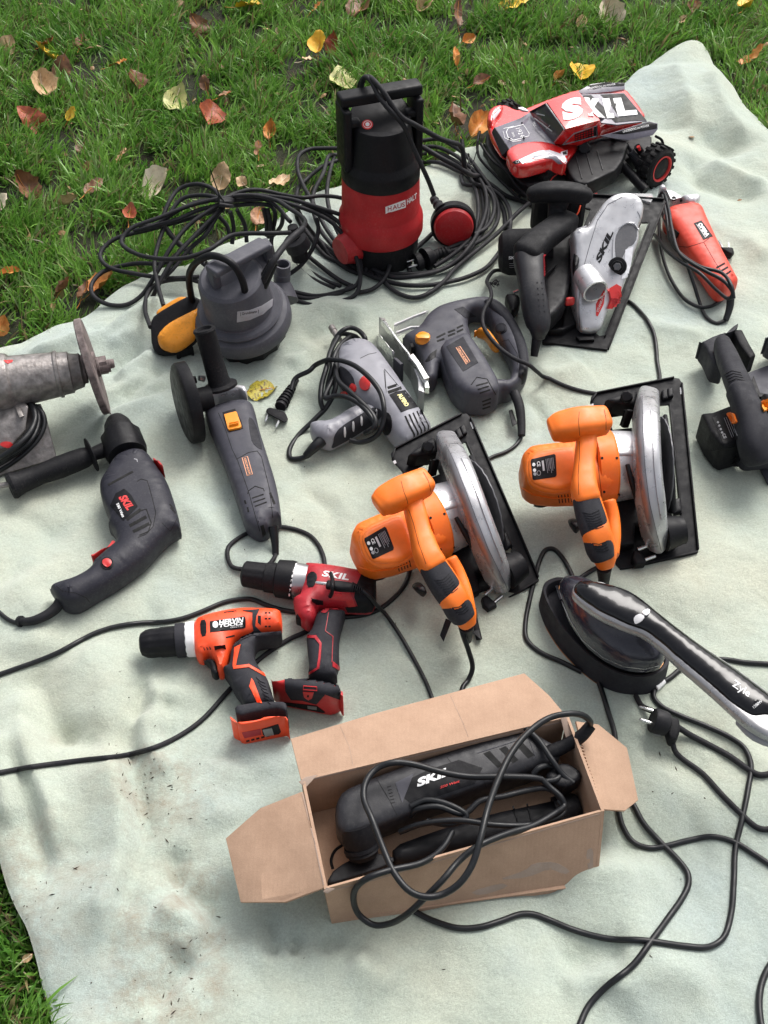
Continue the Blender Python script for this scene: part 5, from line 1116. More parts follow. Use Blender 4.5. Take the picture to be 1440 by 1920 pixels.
# ---------------------------------------------------------------- grey pump with orange float
def grey_pump():
    ti = math.radians(13); A = Vector((-.10, -math.sin(ti), math.cos(ti))).normalized()
    fr_ = Vector((0, -math.cos(ti), -math.sin(ti)))
    pf = P(462, 684, 0); C0 = pf-fr_*.075
    t = Thing('submersible_pump', 'squat slate grey water pump with silver label and dirty orange float', 'pump', (C0.x, C0.y, 0))
    def L(name, prof, m, s0, s1, **k): return lathe(t, name, prof, C0+A*s0, C0+A*s1, m, **k)
    L('base', [(0, .070), (.1, .077), (.75, .079), (1, .080)], M_BLACK, 0, .040, seg=56, flute=(14, .07, .05, .75))
    L('volute', [(0, .078), (.06, .091), (.20, .094), (.55, .094), (.72, .089), (.80, .080), (1, .066)], M_PUMPG, .036, .084, seg=64)
    L('motor_housing', [(0, .071), (.05, .072), (.12, .067), (.85, .063), (.95, .060), (1, .054)], M_PUMPG, .080, .172, seg=64)
    # upper rim ring of the volute
    L('volute_ring', [(0, .081), (.5, .083), (1, .079)], M_PUMPG, .078, .088, seg=64)
    top = C0+A*.172
    def on(*p): return [P(*R3(q[:2]), q[2]) for q in p]
    # sloping top block and handle
    hz = .185
    blk = hull(t, 'top_block', on((748, 590, .20), (800, 640, .185), (935, 570, .20), (1110, 470, .20), (1120, 560, .18), (1140, 640, .17), (900, 780, .165), (740, 640, .18))+[top+Vector((a, b, -.03)) for a in (-.04, .04) for b in (-.035, .03)], M_PUMPG, bev=.008)
    obox(t, 'carrying_handle', (P(*R3((1000, 500)), .222)+P(*R3((880, 565)), .222))/2, P(*R3((1110, 420)), .22)-P(*R3((770, 600)), .22), Vector((0, 0, 1)).cross(P(*R3((1110, 420)), .22)-P(*R3((770, 600)), .22)), (0, 0, 1), .128, .034, .014, M_PUMPG, bev=.004)
    for q in ((1115, 500), (790, 640)): obox(t, 'handle_post', P(*R3(q), .198), (1, .5, 0), (-.5, 1, 0), (0, 0, 1), .016, .030, .045, M_PUMPG, bev=.004)
    puff(t, 'side_cover', R3((740, 600), (760, 580), (800, 640), (860, 700), (910, 790), (900, 810), (860, 790), (800, 740), (750, 680)), .10, .175, M_BLKR, r=.006, soft=1)
    lathe(t, 'cable_gland', [(0, .012), (.5, .011), (.9, .0095), (1, .0105)], P(*R3((1080, 705)), .165), P(*R3((1155, 560)), .205), M_BLACK, seg=20)
    # outlet pipe
    o0 = P(*R3((1205, 690)), .07); o1 = P(*R3((1212, 572)), .118)
    lathe(t, 'outlet', [(0, .0165), (.55, .0165), (.58, .0155), (1, .0155), (1, .0125), (.6, .0125), (.59, .001)], o0, o1, M_PUMPG, seg=32)
    lathe(t, 'outlet_elbow', [(0, .030), (.6, .024), (1, .018)], P(*R3((1215, 800)), .05), o0, M_PUMPG, seg=28)
    lab = decal(t, 'label', R3((932, 865), (1010, 855), (1080, 830), (1150, 785), (1146, 830), (1090, 880), (1010, 915), (930, 930)), M_PLABEL, step=1.5)
    text(t, '[ Grundmann ]', R3((950, 886)), R3((1062, 868)), (0, -5), M_BLACK, lab, thick=.001, bold=0)
    for k in range(3): strip(t, 'print_line', R3((950, 900+10*k), (1020, 893+8*k), (1100-10*k, 858+11*k)), .5, M_GPRINT, .0009, lab)
    # float: black waist band, two orange shells
    fr = Frame(P(*R3((565, 950)), .045), (1, .25, .12), (0, .80, .60))
    puff(t, 'float_band', R3((400, 935), (425, 885), (610, 778), (660, 768), (715, 795), (727, 835), (712, 930), (690, 1030), (640, 1080), (560, 1122), (450, 1130), (408, 1085)), -.012, .010, M_BLACK, r=.003, soft=1, fr=fr, flank=False)
    puff(t, 'float_shell', R3((432, 880), (450, 850), (560, 782), (600, 772), (680, 790), (690, 900), (640, 1000), (560, 1050), (460, 1030)), -.036, -.010, M_FLOAT, r=.008, soft=1, fr=fr, flank=False)
    puff(t, 'float_shell', R3((442, 1010), (500, 945), (590, 895), (718, 832), (706, 930), (684, 1030), (600, 1098), (545, 1120), (470, 1098), (448, 1060)), .008, .036, M_FLOAT, r=.013, soft=1, fr=fr, flank=False)
    puff(t, 'float_boss', R3((550, 1130), (580, 1100), (640, 1080), (670, 1100), (650, 1130), (590, 1150)), .0, .03, M_BLACK, r=.006, soft=1)
    cord = tube(t, 'cord', on((985, 772, .165), (965, 680, .20), (905, 575, .235), (790, 522, .24), (700, 550, .22), (640, 630, .17), (648, 760, .10), (670, 830, .06)), .0068, M_BLACK, per=8)
    N = .0046
    def c3(*p, r=N): return tube(t, 'cord_turn', on(*p), r, M_CORDM, parent=cord, per=6)
    def cA(*p): return tube(t, 'cord_turn', [P(*RA(q[:2]), q[2]) for q in p], N, M_CORDM, parent=cord, per=6)
    c3((1080, 700, .17), (1155, 555, .215), (1240, 440, .22), (1335, 355, .22), r=.0066)
    c3((1335, 355, .22), (1345, 300, .18), (1250, 230, .15), (1150, 175, .13), (1000, 150, .13), (840, 168, .13), (640, 215, .12), (450, 290, .11), (280, 355, .10), (222, 430, .09), (290, 500, .10), (450, 540, .12), (620, 535, .13), (760, 485, .14), (890, 400, .14), (1000, 385, .14), (1130, 385, .14), (1260, 380, .13))
    c3((845, 235, .10), (650, 290, .09), (400, 360, .06), (170, 425, .04), (92, 510, .03), (140, 590, .03), (320, 635, .03), (520, 660, .03), (700, 650, .03))
    c3((850, 220, .11), (760, 330, .09), (640, 430, .07), (500, 560, .05), (300, 570, .03), (110, 620, .02), (38, 700, .015), (60, 780, .015), (160, 825, .012), (260, 820, .012), (350, 760, .02), (430, 640, .05), (520, 480, .08), (640, 330, .10), (850, 190, .12))
    c3((845, 175, .13), (720, 150, .12), (600, 170, .11), (540, 230, .10), (470, 380, .08), (425, 560, .06), (440, 680, .05), (480, 830, .055))
    c3((830, 165, .13), (780, 110, .125), (680, 82, .12), (580, 110, .11), (510, 200, .10), (480, 320, .08), (560, 440, .05), (660, 520, .03), (760, 600, .03))
    c3((850, 205, .12), (700, 240, .11), (560, 300, .10), (380, 350, .09), (300, 370, .08))
    c3((840, 230, .11), (700, 370, .09), (560, 520, .07), (480, 640, .05), (430, 740, .03), (410, 780, .012))
    c3((400, 960, .05), (368, 860, .035), (380, 760, .03), (430, 700, .03), (520, 672, .025), (640, 668, .025), (720, 690, .02))
    c3((840, 215, .11), (740, 390, .08), (640, 480, .06), (540, 600, .05), (480, 660, .04))
    c3((850, 180, .13), (700, 190, .12), (560, 250, .11), (430, 330, .09), (330, 340, .09))
    # turns hanging right of the tie towards the red pump
    cA((-160, 180, .142), (-70, 165, .136), (0, 130, .13), (150, 90, .13), (300, 95, .12), (500, 140, .11), (700, 170, .11), (900, 150, .10), (1100, 170, .10), (1250, 230, .10), (1380, 320, .09), (1440, 430, .08), (1430, 620, .05), (1440, 760, .03), (1350, 940, .012))
    cA((-160, 195, .142), (-70, 187, .136), (0, 160, .12), (200, 140, .12), (400, 160, .12), (600, 190, .12), (800, 250, .12), (1050, 330, .11), (1250, 400, .09), (1440, 520, .08), (1560, 680, .05), (1610, 820, .03), (1560, 1000, .02), (1430, 1120, .012), (1260, 1160, .01))
    cA((-160, 215, .142), (-70, 217, .136), (0, 200, .12), (200, 190, .12), (400, 190, .12), (620, 250, .12), (820, 320, .11), (1000, 420, .10), (1130, 560, .08), (1220, 700, .06), (1290, 880, .04), (1300, 1060, .025), (1250, 1180, .012), (1050, 1260, .006), (850, 1290, .006), (640, 1240, .006))
    cA((-160, 240, .142), (-70, 255, .136), (0, 250, .11), (200, 235, .11), (380, 260, .11), (420, 330, .10), (400, 500, .06), (380, 640, .04), (400, 760, .03))
    cA((-160, 205, .142), (-70, 202, .136), (10, 180, .12), (180, 160, .12), (330, 190, .12), (460, 280, .12), (540, 380, .12), (580, 420, .12))
    cA((700, 250, .11), (880, 300, .11), (1050, 400, .10), (1180, 540, .08), (1270, 720, .05), (1310, 920, .03), (1260, 1080, .02), (1080, 1150, .01), (850, 1190, .008), (620, 1150, .008))
    cA((640, 230, .11), (660, 300, .09), (740, 440, .06), (830, 560, .03), (900, 640, .02), (1000, 780, .008), (1150, 900, .006), (1260, 950, .006))
    cA((850, 380, .10), (870, 500, .08), (830, 650, .06), (760, 780, .04), (680, 880, .03), (560, 970, .03))
    cA((500, 330, .11), (490, 440, .08), (440, 520, .05), (400, 560, .04)); cA((300, 280, .11), (330, 420, .08), (330, 560, .04)); cA((340, 280, .11), (370, 440, .08), (350, 580, .04))
    cA((640, 870, .01), (760, 980, .006), (900, 1060, .005), (1040, 1110, .005)); cA((700, 840, .01), (820, 960, .006), (960, 1040, .005), (1100, 1090, .005)); cA((820, 640, .02), (950, 780, .008), (1120, 860, .006), (1280, 960, .006)); cA((600, 1190, .006), (800, 1220, .006), (1050, 1180, .008), (1230, 1080, .012))
    cA((640, 270, .08), (650, 380, .05), (720, 500, .03), (830, 640, .012))
    c3((890, 250, .10), (910, 350, .06), (900, 450, .03)); c3((930, 240, .10), (980, 340, .06), (990, 440, .03)); c3((820, 280, .08), (870, 340, .06), (890, 420, .04)); c3((490, 340, .06), (560, 430, .02), (650, 500, .01))
    # cable tie
    tube(t, 'tie_tail', on((765, -10, .22), (790, 60, .18), (825, 160, .145)), .0013, M_BLACK, parent=cord, seg=5)
    tube(t, 'cable_tie', on((825, 150, .148), (848, 190, .142), (852, 245, .12), (835, 240, .10), (822, 200, .11)), .0020, M_BLACK, parent=cord, seg=6, closed=True)
    # plug of this pump, standing on its face in the coil
    def a(x, y, z): return P(*RA((x, y)), z)
    pl = lathe(t, 'plug', [(0, .0105), (.28, .013), (.42, .020), (.48, .0245), (.62, .0245), (.66, .019), (1, .0175)], a(600, 470, .115), a(680, 800, .035), M_BLKR, seg=36, parent=cord)
    lathe(t, 'plug_face', [(0, .0245), (.4, .0262), (1, .0262)], a(625, 600, .09), a(668, 690, .068), M_CORDM, seg=36, parent=pl)
    for k in (-1, 1): lathe(t, 'pin', [(0, .0024), (1, .0024)], a(680+k*40, 790, .035), a(686+k*42, 850, .022), M_CHROME, seg=8, parent=pl)
grey_pump()
def copy_thing(t, mat4, label, name=None):
    """copy of a thing and of all its parts, moved by a rigid transform"""
    def cp(o, par):
        c = o.copy(); COL.objects.link(c)
        if par: c.parent = par
        for ch in o.children: cp(ch, c)
        return c
    r = cp(t.e, None); r.matrix_world = mat4 @ Matrix.Translation(t.loc); r['label'] = label
    T2 = Thing.__new__(Thing); T2.e = r; T2.loc = Vector((0, 0, 0)); T2.geo = []; T2._bvh = None
    return T2
def orange_saw():
    tl = math.radians(13); fr = Frame(P(1190, 1062, .004), (1, .03, 0), (0, math.cos(tl), math.sin(tl)))
    t = Thing('circular_saw', 'orange corded circular saw with silver blade guard, standing beside the iron', 'circular saw', (fr.o.x, fr.o.y, 0), 'orange circular saws')
    def on(*p): 
        r = [fr.P(*R10(q[:2]), q[2]) for q in p]; return r
    pl = puff(t, 'base_plate', R10((556, 250), (562, 205), (600, 180), (1150, 70), (1188, 76), (1206, 105), (1325, 1282), (1318, 1312), (1290, 1328), (950, 1378), (765, 1432), (738, 1400), (600, 340)), 0, .004, M_BLKM, r=.001, soft=0, fr=fr, flank=False,
        holes=[R10((1040, 268), (1112, 262), (1196, 1050), (1180, 1075), (1140, 1060), (1050, 700)), R10((690, 350), (848, 325), (860, 425), (715, 440))])
    def rim(name, pts, w_, h_, m=M_BLKM, **k): return tube(t, name, on(*pts), w_, m, parent=pl, per=1, seg=6)
    strip_pts = [(1205, 100), (1325, 1290)]
    for a, b in (((1206, 110), (1322, 1290)), ((1120, 262), (1200, 1040)), ((560, 240), (600, 182)), ((600, 180), (1150, 70)), ((1318, 1310), (765, 1430))):
        c0, c1 = on((*a, .005), (*b, .005)); d = c1-c0
        obox(t, 'plate_rim', (c0+c1)/2, d, fr.z.cross(d), fr.z, d.length, .003, .008, M_BLKM, parent=pl, bev=.0008)
    decal(t, 'scale_window', R10((1150, 120), (1200, 115), (1204, 185), (1162, 192)), M_WPL, thick=.0003, parent=pl) if False else None
    decal(t, 'plate_notch', R10((1192, 140), (1203, 138), (1207, 185), (1196, 187)), M_WPL, thick=.0006, parent=pl)
    decal(t, 'plate_notch', R10((560, 258), (578, 254), (580, 275), (562, 280)), M_WPL, thick=.0006, parent=pl)
    puff(t, 'bevel_bracket', R10((645, 265), (700, 215), (780, 190), (862, 160), (880, 200), (860, 330), (800, 345), (740, 330), (690, 325)), .003, .045, M_BLACK, r=.006, soft=1, fr=fr)
    puff(t, 'bracket_arm', R10((780, 320), (838, 310), (842, 405), (800, 412)), .003, .06, M_BLACK, r=.004, soft=1, fr=fr)
    lathe(t, 'bevel_knob', [(0, .010), (.8, .011), (1, .008)], *on((815, 215, .04), (815, 200, .062)), M_BLACK, seg=8)
    for (x, y) in ((1085, 190), (1125, 175)): puff(t, 'guide_clamp', R10((x-20, y-28), (x+18, y-35), (x+22, y+25), (x-15, y+32)), .003, .014, M_BLACK, r=.002, soft=0, fr=fr)
    puff(t, 'guard_foot', R10((1140, 945), (1190, 935), (1200, 1030), (1150, 1045)), .003, .02, M_BLACK, r=.003, soft=0, fr=fr)
    # blade and its guards
    c0, c1 = on((1015, 700, .045), (1045, 700, .045)); n_ = (fr.x+fr.y*0).normalized(); cc = (c0+c1)/2
    lathe(t, 'blade', [(0, .085), (1, .085)], cc-n_*.001+fr.x*.006, cc+n_*.001+fr.x*.006, M_GUARDG, seg=60, flute=(36, .03, 0, 1))
    gd = sweep(t, 'blade_guard', [(p, w_, h_) for p, w_, h_ in zip(on((1035, 1262, .020), (1010, 1160, .050), (988, 1000, .082), (965, 800, .112), (955, 600, .125), (952, 430, .118), (955, 290, .085), (965, 200, .040)), (.028, .036, .040, .042, .042, .042, .040, .036), (.03, .045, .055, .060, .060, .055, .045, .035))], M_GUARD, exp=3.4, up=fr.z, seg=36)
    decal(t, 'guard_cheek', R10((862, 330), (885, 235), (925, 195), (932, 450), (947, 700), (977, 950), (1030, 1180), (1040, 1260), (1015, 1250), (960, 1110), (915, 900), (885, 700), (864, 450)), M_GUARDS, thick=.0005, parent=gd, soft=1)  # thin plate that paints shade along the left side of the guard
    strip(t, 'guard_raised_strip', R10((985, 300), (1000, 500), (1010, 700), (1030, 900), (1060, 1080)), 1.2, M_GUARD, .0022, gd)  # narrow raised strip in the guard's own metal
    strip(t, 'seam', R10((925, 200), (930, 450), (945, 700), (975, 950), (1030, 1180), (1060, 1300)), 1.0, M_GREY, .0006, gd)
    strip(t, 'seam', R10((885, 330), (910, 240), (960, 200), (1010, 215), (1040, 260)), .8, M_STEEL, .0006, gd)
    sweep(t, 'lower_guard', [(p, w_, h_) for p, w_, h_ in zip(on((1075, 390, .05), (1090, 550, .06), (1108, 750, .05), (1120, 900, .035), (1130, 1020, .02)), (.010, .013, .015, .014, .010), (.04, .05, .05, .04, .03))], M_BLACK, exp=3, up=fr.z, seg=16)
    lathe(t, 'dust_port', [(0, .030), (.3, .028), (.9, .0235), (1, .0235), (1, .020), (.6, .019), (.59, .001)], *on((1075, 1175, .040), (1212, 1150, .040)), M_BLACK, seg=36)
    puff(t, 'guard_skirt', R10((1035, 1150), (1095, 1060), (1150, 1100), (1175, 1270), (1090, 1325), (1060, 1230)), .003, .03, M_BLACK, r=.005, soft=1, fr=fr)
    # gearcase, collar, motor
    gc = lathe(t, 'gear_case', [(0, .060), (.3, .060), (1, .056)], *on((690, 700, .060), (885, 685, .060)), M_SILV, seg=48, up=fr.z, squash=.95)
    obox(t, 'gear_case_rib', *[sum(on((700, 610, .112), (860, 595, .112)), Vector())/2, fr.x, fr.y, fr.z, .040, .016, .014], M_SILV, bev=.004, parent=gc)
    lathe(t, 'motor_collar', [(0, .056), (.1, .062), (.9, .063), (1, .061)], *on((560, 712, .062), (705, 702, .062)), M_ORANGE, seg=48, up=fr.z)
    hull(t, 'collar_wing', on((600, 490, .10), (705, 440, .10), (712, 560, .115), (625, 590, .115), (700, 440, .05), (612, 500, .05), (720, 640, .10), (620, 650, .10)), M_ORANGE, bev=.006)
    mo = puff(t, 'motor_housing', R10((58, 760), (62, 650), (120, 570), (150, 552), (290, 535), (430, 518), (620, 505), (660, 560), (700, 760), (720, 930), (620, 985), (430, 978), (290, 985), (140, 968), (78, 905)), .012, .112, M_ORANGE, r=.026, soft=1, fr=fr)
    m2 = puff(t, 'motor_plateau', R10((92, 750), (100, 640), (170, 580), (430, 548), (470, 600), (480, 860), (330, 900), (210, 885), (125, 845)), .10, .119, M_ORANGE, r=.008, soft=1, fr=fr)
    m3 = puff(t, 'motor_plateau', R10((115, 745), (118, 640), (175, 600), (430, 568), (460, 620), (465, 830), (330, 870), (220, 850), (140, 815)), .112, .124, M_ORANGE, r=.006, soft=1, fr=fr)
    lab = decal(t, 'rating_label', R10((140, 648), (300, 612), (310, 622), (317, 762), (308, 775), (155, 797), (146, 790), (133, 662)), M_LABEL, parent=m3)
    text(t, 'CE', R10((188, 740)), R10((186, 672)), (7, 1.2), M_WHITE, lab, bold=.0, thick=.0013) if False else text(t, 'CE', R10((176, 668)), R10((180, 704)), (6, -1), M_WHITE, lab, thick=.0013)
    for (x, y) in ((155, 688), (160, 728), (163, 755)): decal(t, 'safety_mark', [R10((x+12*math.cos(k), y+13*math.sin(k))) for k in np.linspace(0, 6.28, 8)[:-1]], M_GPRINT if y > 740 else M_WHITE, thick=.0011, parent=lab)
    decal(t, 'print_bar', R10((210, 662), (224, 659), (233, 730), (219, 733)), M_WPL, thick=.0011, parent=lab)
    strip(t, 'safety_mark', [R10((190+13*math.cos(k), 748+17*math.sin(k))) for k in np.linspace(0, 6.28, 10)[:-1]], .6, M_WPL, .0011, lab, closed=True)
    for k in range(6): strip(t, 'print_line', R10((240+10*k, 648-2*k), (254+9*k, 748-4*(k % 3)*4)), .9, M_GPRINT, .0010, lab)
    for k in range(5): strip(t, 'vent', R10((330+22*k, 905-3*k), (338+22*k, 960-2*k)), 1.8, M_GAPSHADE, .0004, mo)
    strip(t, 'ridge', R10((70, 850), (150, 900), (300, 925), (420, 915)), 1.2, M_ORANGE, .0018, mo); strip(t, 'seam', R10((600, 520), (612, 700), (640, 920)), .9, M_GAPSHADE, .0003)
    for (x, y) in ((640, 640), (655, 880), (745, 640), (760, 900), (500, 560)):
        decal(t, 'screw', [R10((x+10*math.cos(k), y+10*math.sin(k))) for k in np.linspace(0, 6.28, 8)[:-1]], M_BLACK, thick=.0004)
    c = R10((205, 972)); puff(t, 'brush_cap', [(c[0]+13*math.cos(k), c[1]+5.5*math.sin(k)) for k in np.linspace(0, 6.28, 14)[:-1]], .015, .035, M_BLACK, r=.004, soft=0, fr=fr)
    # handle: front knob, orange neck, dark grip, orange tail
    def sw(name, pts, m, **k): return sweep(t, name, [(fr.P(*R10(q[:2]), q[2]), q[3]*.90, q[4]*.92) for q in pts], m, up=fr.z, **k)
    kn = sw('front_knob', [(292, 438, .175, .038, .040), (330, 425, .177, .046, .046), (400, 410, .18, .051, .048), (480, 394, .183, .052, .048), (560, 384, .183, .050, .046), (650, 372, .18, .046, .043)], M_ORANGE, exp=4, cap=.35, sharp=45)
    strip(t, 'seam', R10((478, 312), (472, 380), (478, 440), (482, 480)), .8, M_GAPSHADE, .0002, kn); strip(t, 'seam', R10((655, 295), (668, 360), (668, 440)), .8, M_GAPSHADE, .0002, kn)
    nk = sw('handle_neck', [(530, 470, .165, .034, .040), (525, 560, .163, .036, .042), (515, 680, .16, .036, .042), (510, 800, .158, .042, .046), (515, 880, .158, .045, .046), (530, 930, .156, .045, .044)], M_ORANGE, exp=3.6, cap=.4)
    strip(t, 'seam', R10((478, 520), (480, 620), (470, 760), (475, 900)), .8, M_GAPSHADE, .0002, nk)
    sw('tail_leg', [(675, 960, .10, .026, .05), (705, 1080, .09, .026, .05), (715, 1200, .085, .026, .05), (712, 1330, .08, .022, .045)], M_ORANGE, exp=3, cap=.3)
    sw('handle_core', [(520, 900, .150, .047, .036), (570, 1050, .145, .048, .036), (606, 1195, .139, .049, .042), (650, 1320, .115, .046, .036), (662, 1400, .10, .030, .028)], M_ORANGE, exp=2.8, cap=.3)
    gp1 = sw('grip', [(522, 925, .154, .044, .040), (548, 1020, .151, .048, .041), (575, 1110, .146, .049, .041), (594, 1172, .140, .047, .040)], M_GRAPH, exp=2.8, cap=.25)
    gp2 = sw('grip', [(607, 1222, .136, .046, .040), (625, 1290, .127, .046, .040), (640, 1340, .120, .040, .037)], M_GRAPH, exp=2.8, cap=.3)
    for k in range(7): strip(t, 'grip_rib', R10((500+8*k, 1040+19*k-(12)), (560+8*k, 1050+17*k-12), (620+5*k, 1022+19*k-12)), 1.0, M_BLACK, .0010, gp1)
    for k in range(4): strip(t, 'grip_rib', R10((570+8*k, 1245+18*k), (620+8*k, 1252+18*k), (668+6*k, 1232+19*k)), 1.0, M_BLACK, .0010, gp2)
    hull(t, 'lock_lever', on((392, 1080, .03), (430, 1062, .03), (470, 1080, .03), (482, 1150, .03), (450, 1185, .03), (410, 1130, .03), (400, 1090, .06), (470, 1090, .06), (475, 1150, .06)), M_BLACK, bev=.003)
    for q in ((640, 955), (660, 1060)): pass
    puff(t, 'depth_bracket', R10((745, 965), (930, 940), (960, 1110), (950, 1160), (860, 1160), (855, 1280), (750, 1290)), .003, .030, M_BLACK, r=.004, soft=0, fr=fr)
    sweep(t, 'depth_lever', [(p, w_, w_) for p, w_ in zip(on((820, 690, .12), (850, 800, .11), (880, 900, .09), (900, 1000, .06)), (.007, .009, .009, .007))], M_BLACK, seg=12)
    for a, b in (((890, 1290, .02), (975, 1256, .02)), ((915, 1374, .012), (1015, 1336, .012))): lathe(t, 'guide_rod', [(0, .0035), (1, .0035)], *on(a, b), M_CHROME, seg=12)
    puff(t, 'guide_clamp', R10((860, 1310), (900, 1300), (945, 1380), (940, 1410), (870, 1420), (850, 1370)), .003, .024, M_BLACK, r=.003, soft=0, fr=fr)
    lathe(t, 'bolt', [(0, .005), (1, .005)], *on((955, 1190, .04), (962, 1188, .046)), M_CHROME, seg=8)
    lathe(t, 'strain_relief', [(0, .0125), (.3, .011), (1, .008)], *on((655, 1412, .095), (652, 1530, .045)), M_CORDM, seg=20)
    return t, fr
SAW2, SFR = orange_saw()
# second saw: the same tool turned anticlockwise and moved left
def saw_copy():
    a2, b2 = SFR.P(1278.5, 716), SFR.P(1309, 1030); a1, b1 = P(887, 789, a2.z), P(1001, 1068, b2.z)
    va = (a2-b2); vb = (a1-b1); an = math.atan2(vb.y, vb.x)-math.atan2(va.y, va.x)
    m2 = (a2+b2)/2; m1 = (a1+b1)/2
    M4 = Matrix.Translation(Vector((m1.x, m1.y, 0))) @ Matrix.Rotation(an, 4, 'Z') @ Matrix.Scale(.965, 4) @ Matrix.Translation(Vector((-m2.x, -m2.y, 0)))
    T2 = copy_thing(SAW2, M4, 'orange corded circular saw with dark hooks at its rear, left of the other orange saw')
    return T2, M4
SAW1, SM4 = saw_copy()
def add_world(T2, M4, fn):
    """parts that only the copied saw shows, built in world space then parented keeping their place"""
    tmp = Thing('tmp', '', '', (0, 0, 0)); fn(tmp)
    for ch in list(tmp.e.children):
        ch.parent = T2.e; ch.matrix_parent_inverse = T2.e.matrix_world.inverted()
    bpy.data.objects.remove(tmp.e)
def extra1(t):
    def on(*p): return [P(*R9(q[:2]), q[2]) for q in p]
    hull(t, 'rear_hook', on((665, 1480, .02), (690, 1525, .02), (745, 1385, .03), (705, 1365, .03), (665, 1480, .026), (690, 1525, .026), (745, 1385, .036), (705, 1365, .036)), M_BLACK, bev=.0008)
    sweep(t, 'rear_hook', [(p, .010, .006) for p in on((890, 1300, .03), (905, 1400, .02), (930, 1505, .01))], M_BLACK, seg=10)
    hull(t, 'hook_tip', on((876, 1455, .012), (945, 1512, .012), (930, 1440, .012), (876, 1455, .018), (945, 1512, .018), (930, 1440, .018)), M_BLACK, bev=.0008)
    tube(t, 'cord', [P(862, 1165, .085), P(868, 1190, .070), P(878, 1218, .045), P(886, 1252, .02), P(878, 1275, .006)]+gp(RP, (868, 1290), (862, 1330)), .0040, M_CORD)
    tube(t, 'cord', gp(R9, (470, 1010, .01), (455, 1080), (420, 1160), (350, 1240), (240, 1320), (120, 1355), (0, 1365), (-80, 1360))+gp(R8, (1150, 400, 0), (1000, 395), (880, 380), (780, 350), (700, 318), (630, 318), (540, 335), (420, 385), (310, 425), (200, 445), (80, 450), (0, 459))+gp(V(0, 1100, 2.88), (600, 228), (520, 255), (430, 300), (320, 360), (200, 410), (100, 445), (0, 480), (-120, 520)), .0040, M_CORD, per=3)
add_world(SAW1, SM4, extra1)
def extra2(t):
    tube(t, 'cord', [SFR.P(*R10((652, 1525)), .048)]+gp(RP, (1132, 1105, .004), (1128, 1140), (1120, 1180)), .0040, M_CORD)
    tube(t, 'cord', gp(R10, (610, 1432, .003), (560, 1450), (500, 1490), (450, 1530), (400, 1600)), .0040, M_CORD)
    tube(t, 'cord', gp(RP, (1092, 1110), (1080, 1098), (1068, 1072), (1052, 1045), (1036, 1031), (1022, 1034), (1011, 1055), (1003, 1085), (992, 1130), (985, 1170), (986, 1198), (998, 1214), (1020, 1229), (1052, 1243), (1090, 1262)), .0040, M_CORD)
tmpx = extra2
_t2 = Thing('tmp', '', '', (0, 0, 0)); extra2(_t2)
for ch in list(_t2.e.children):
    ch.parent = SAW2.e; ch.matrix_parent_inverse = Matrix.Translation(-SAW2.loc)
bpy.data.objects.remove(_t2.e)

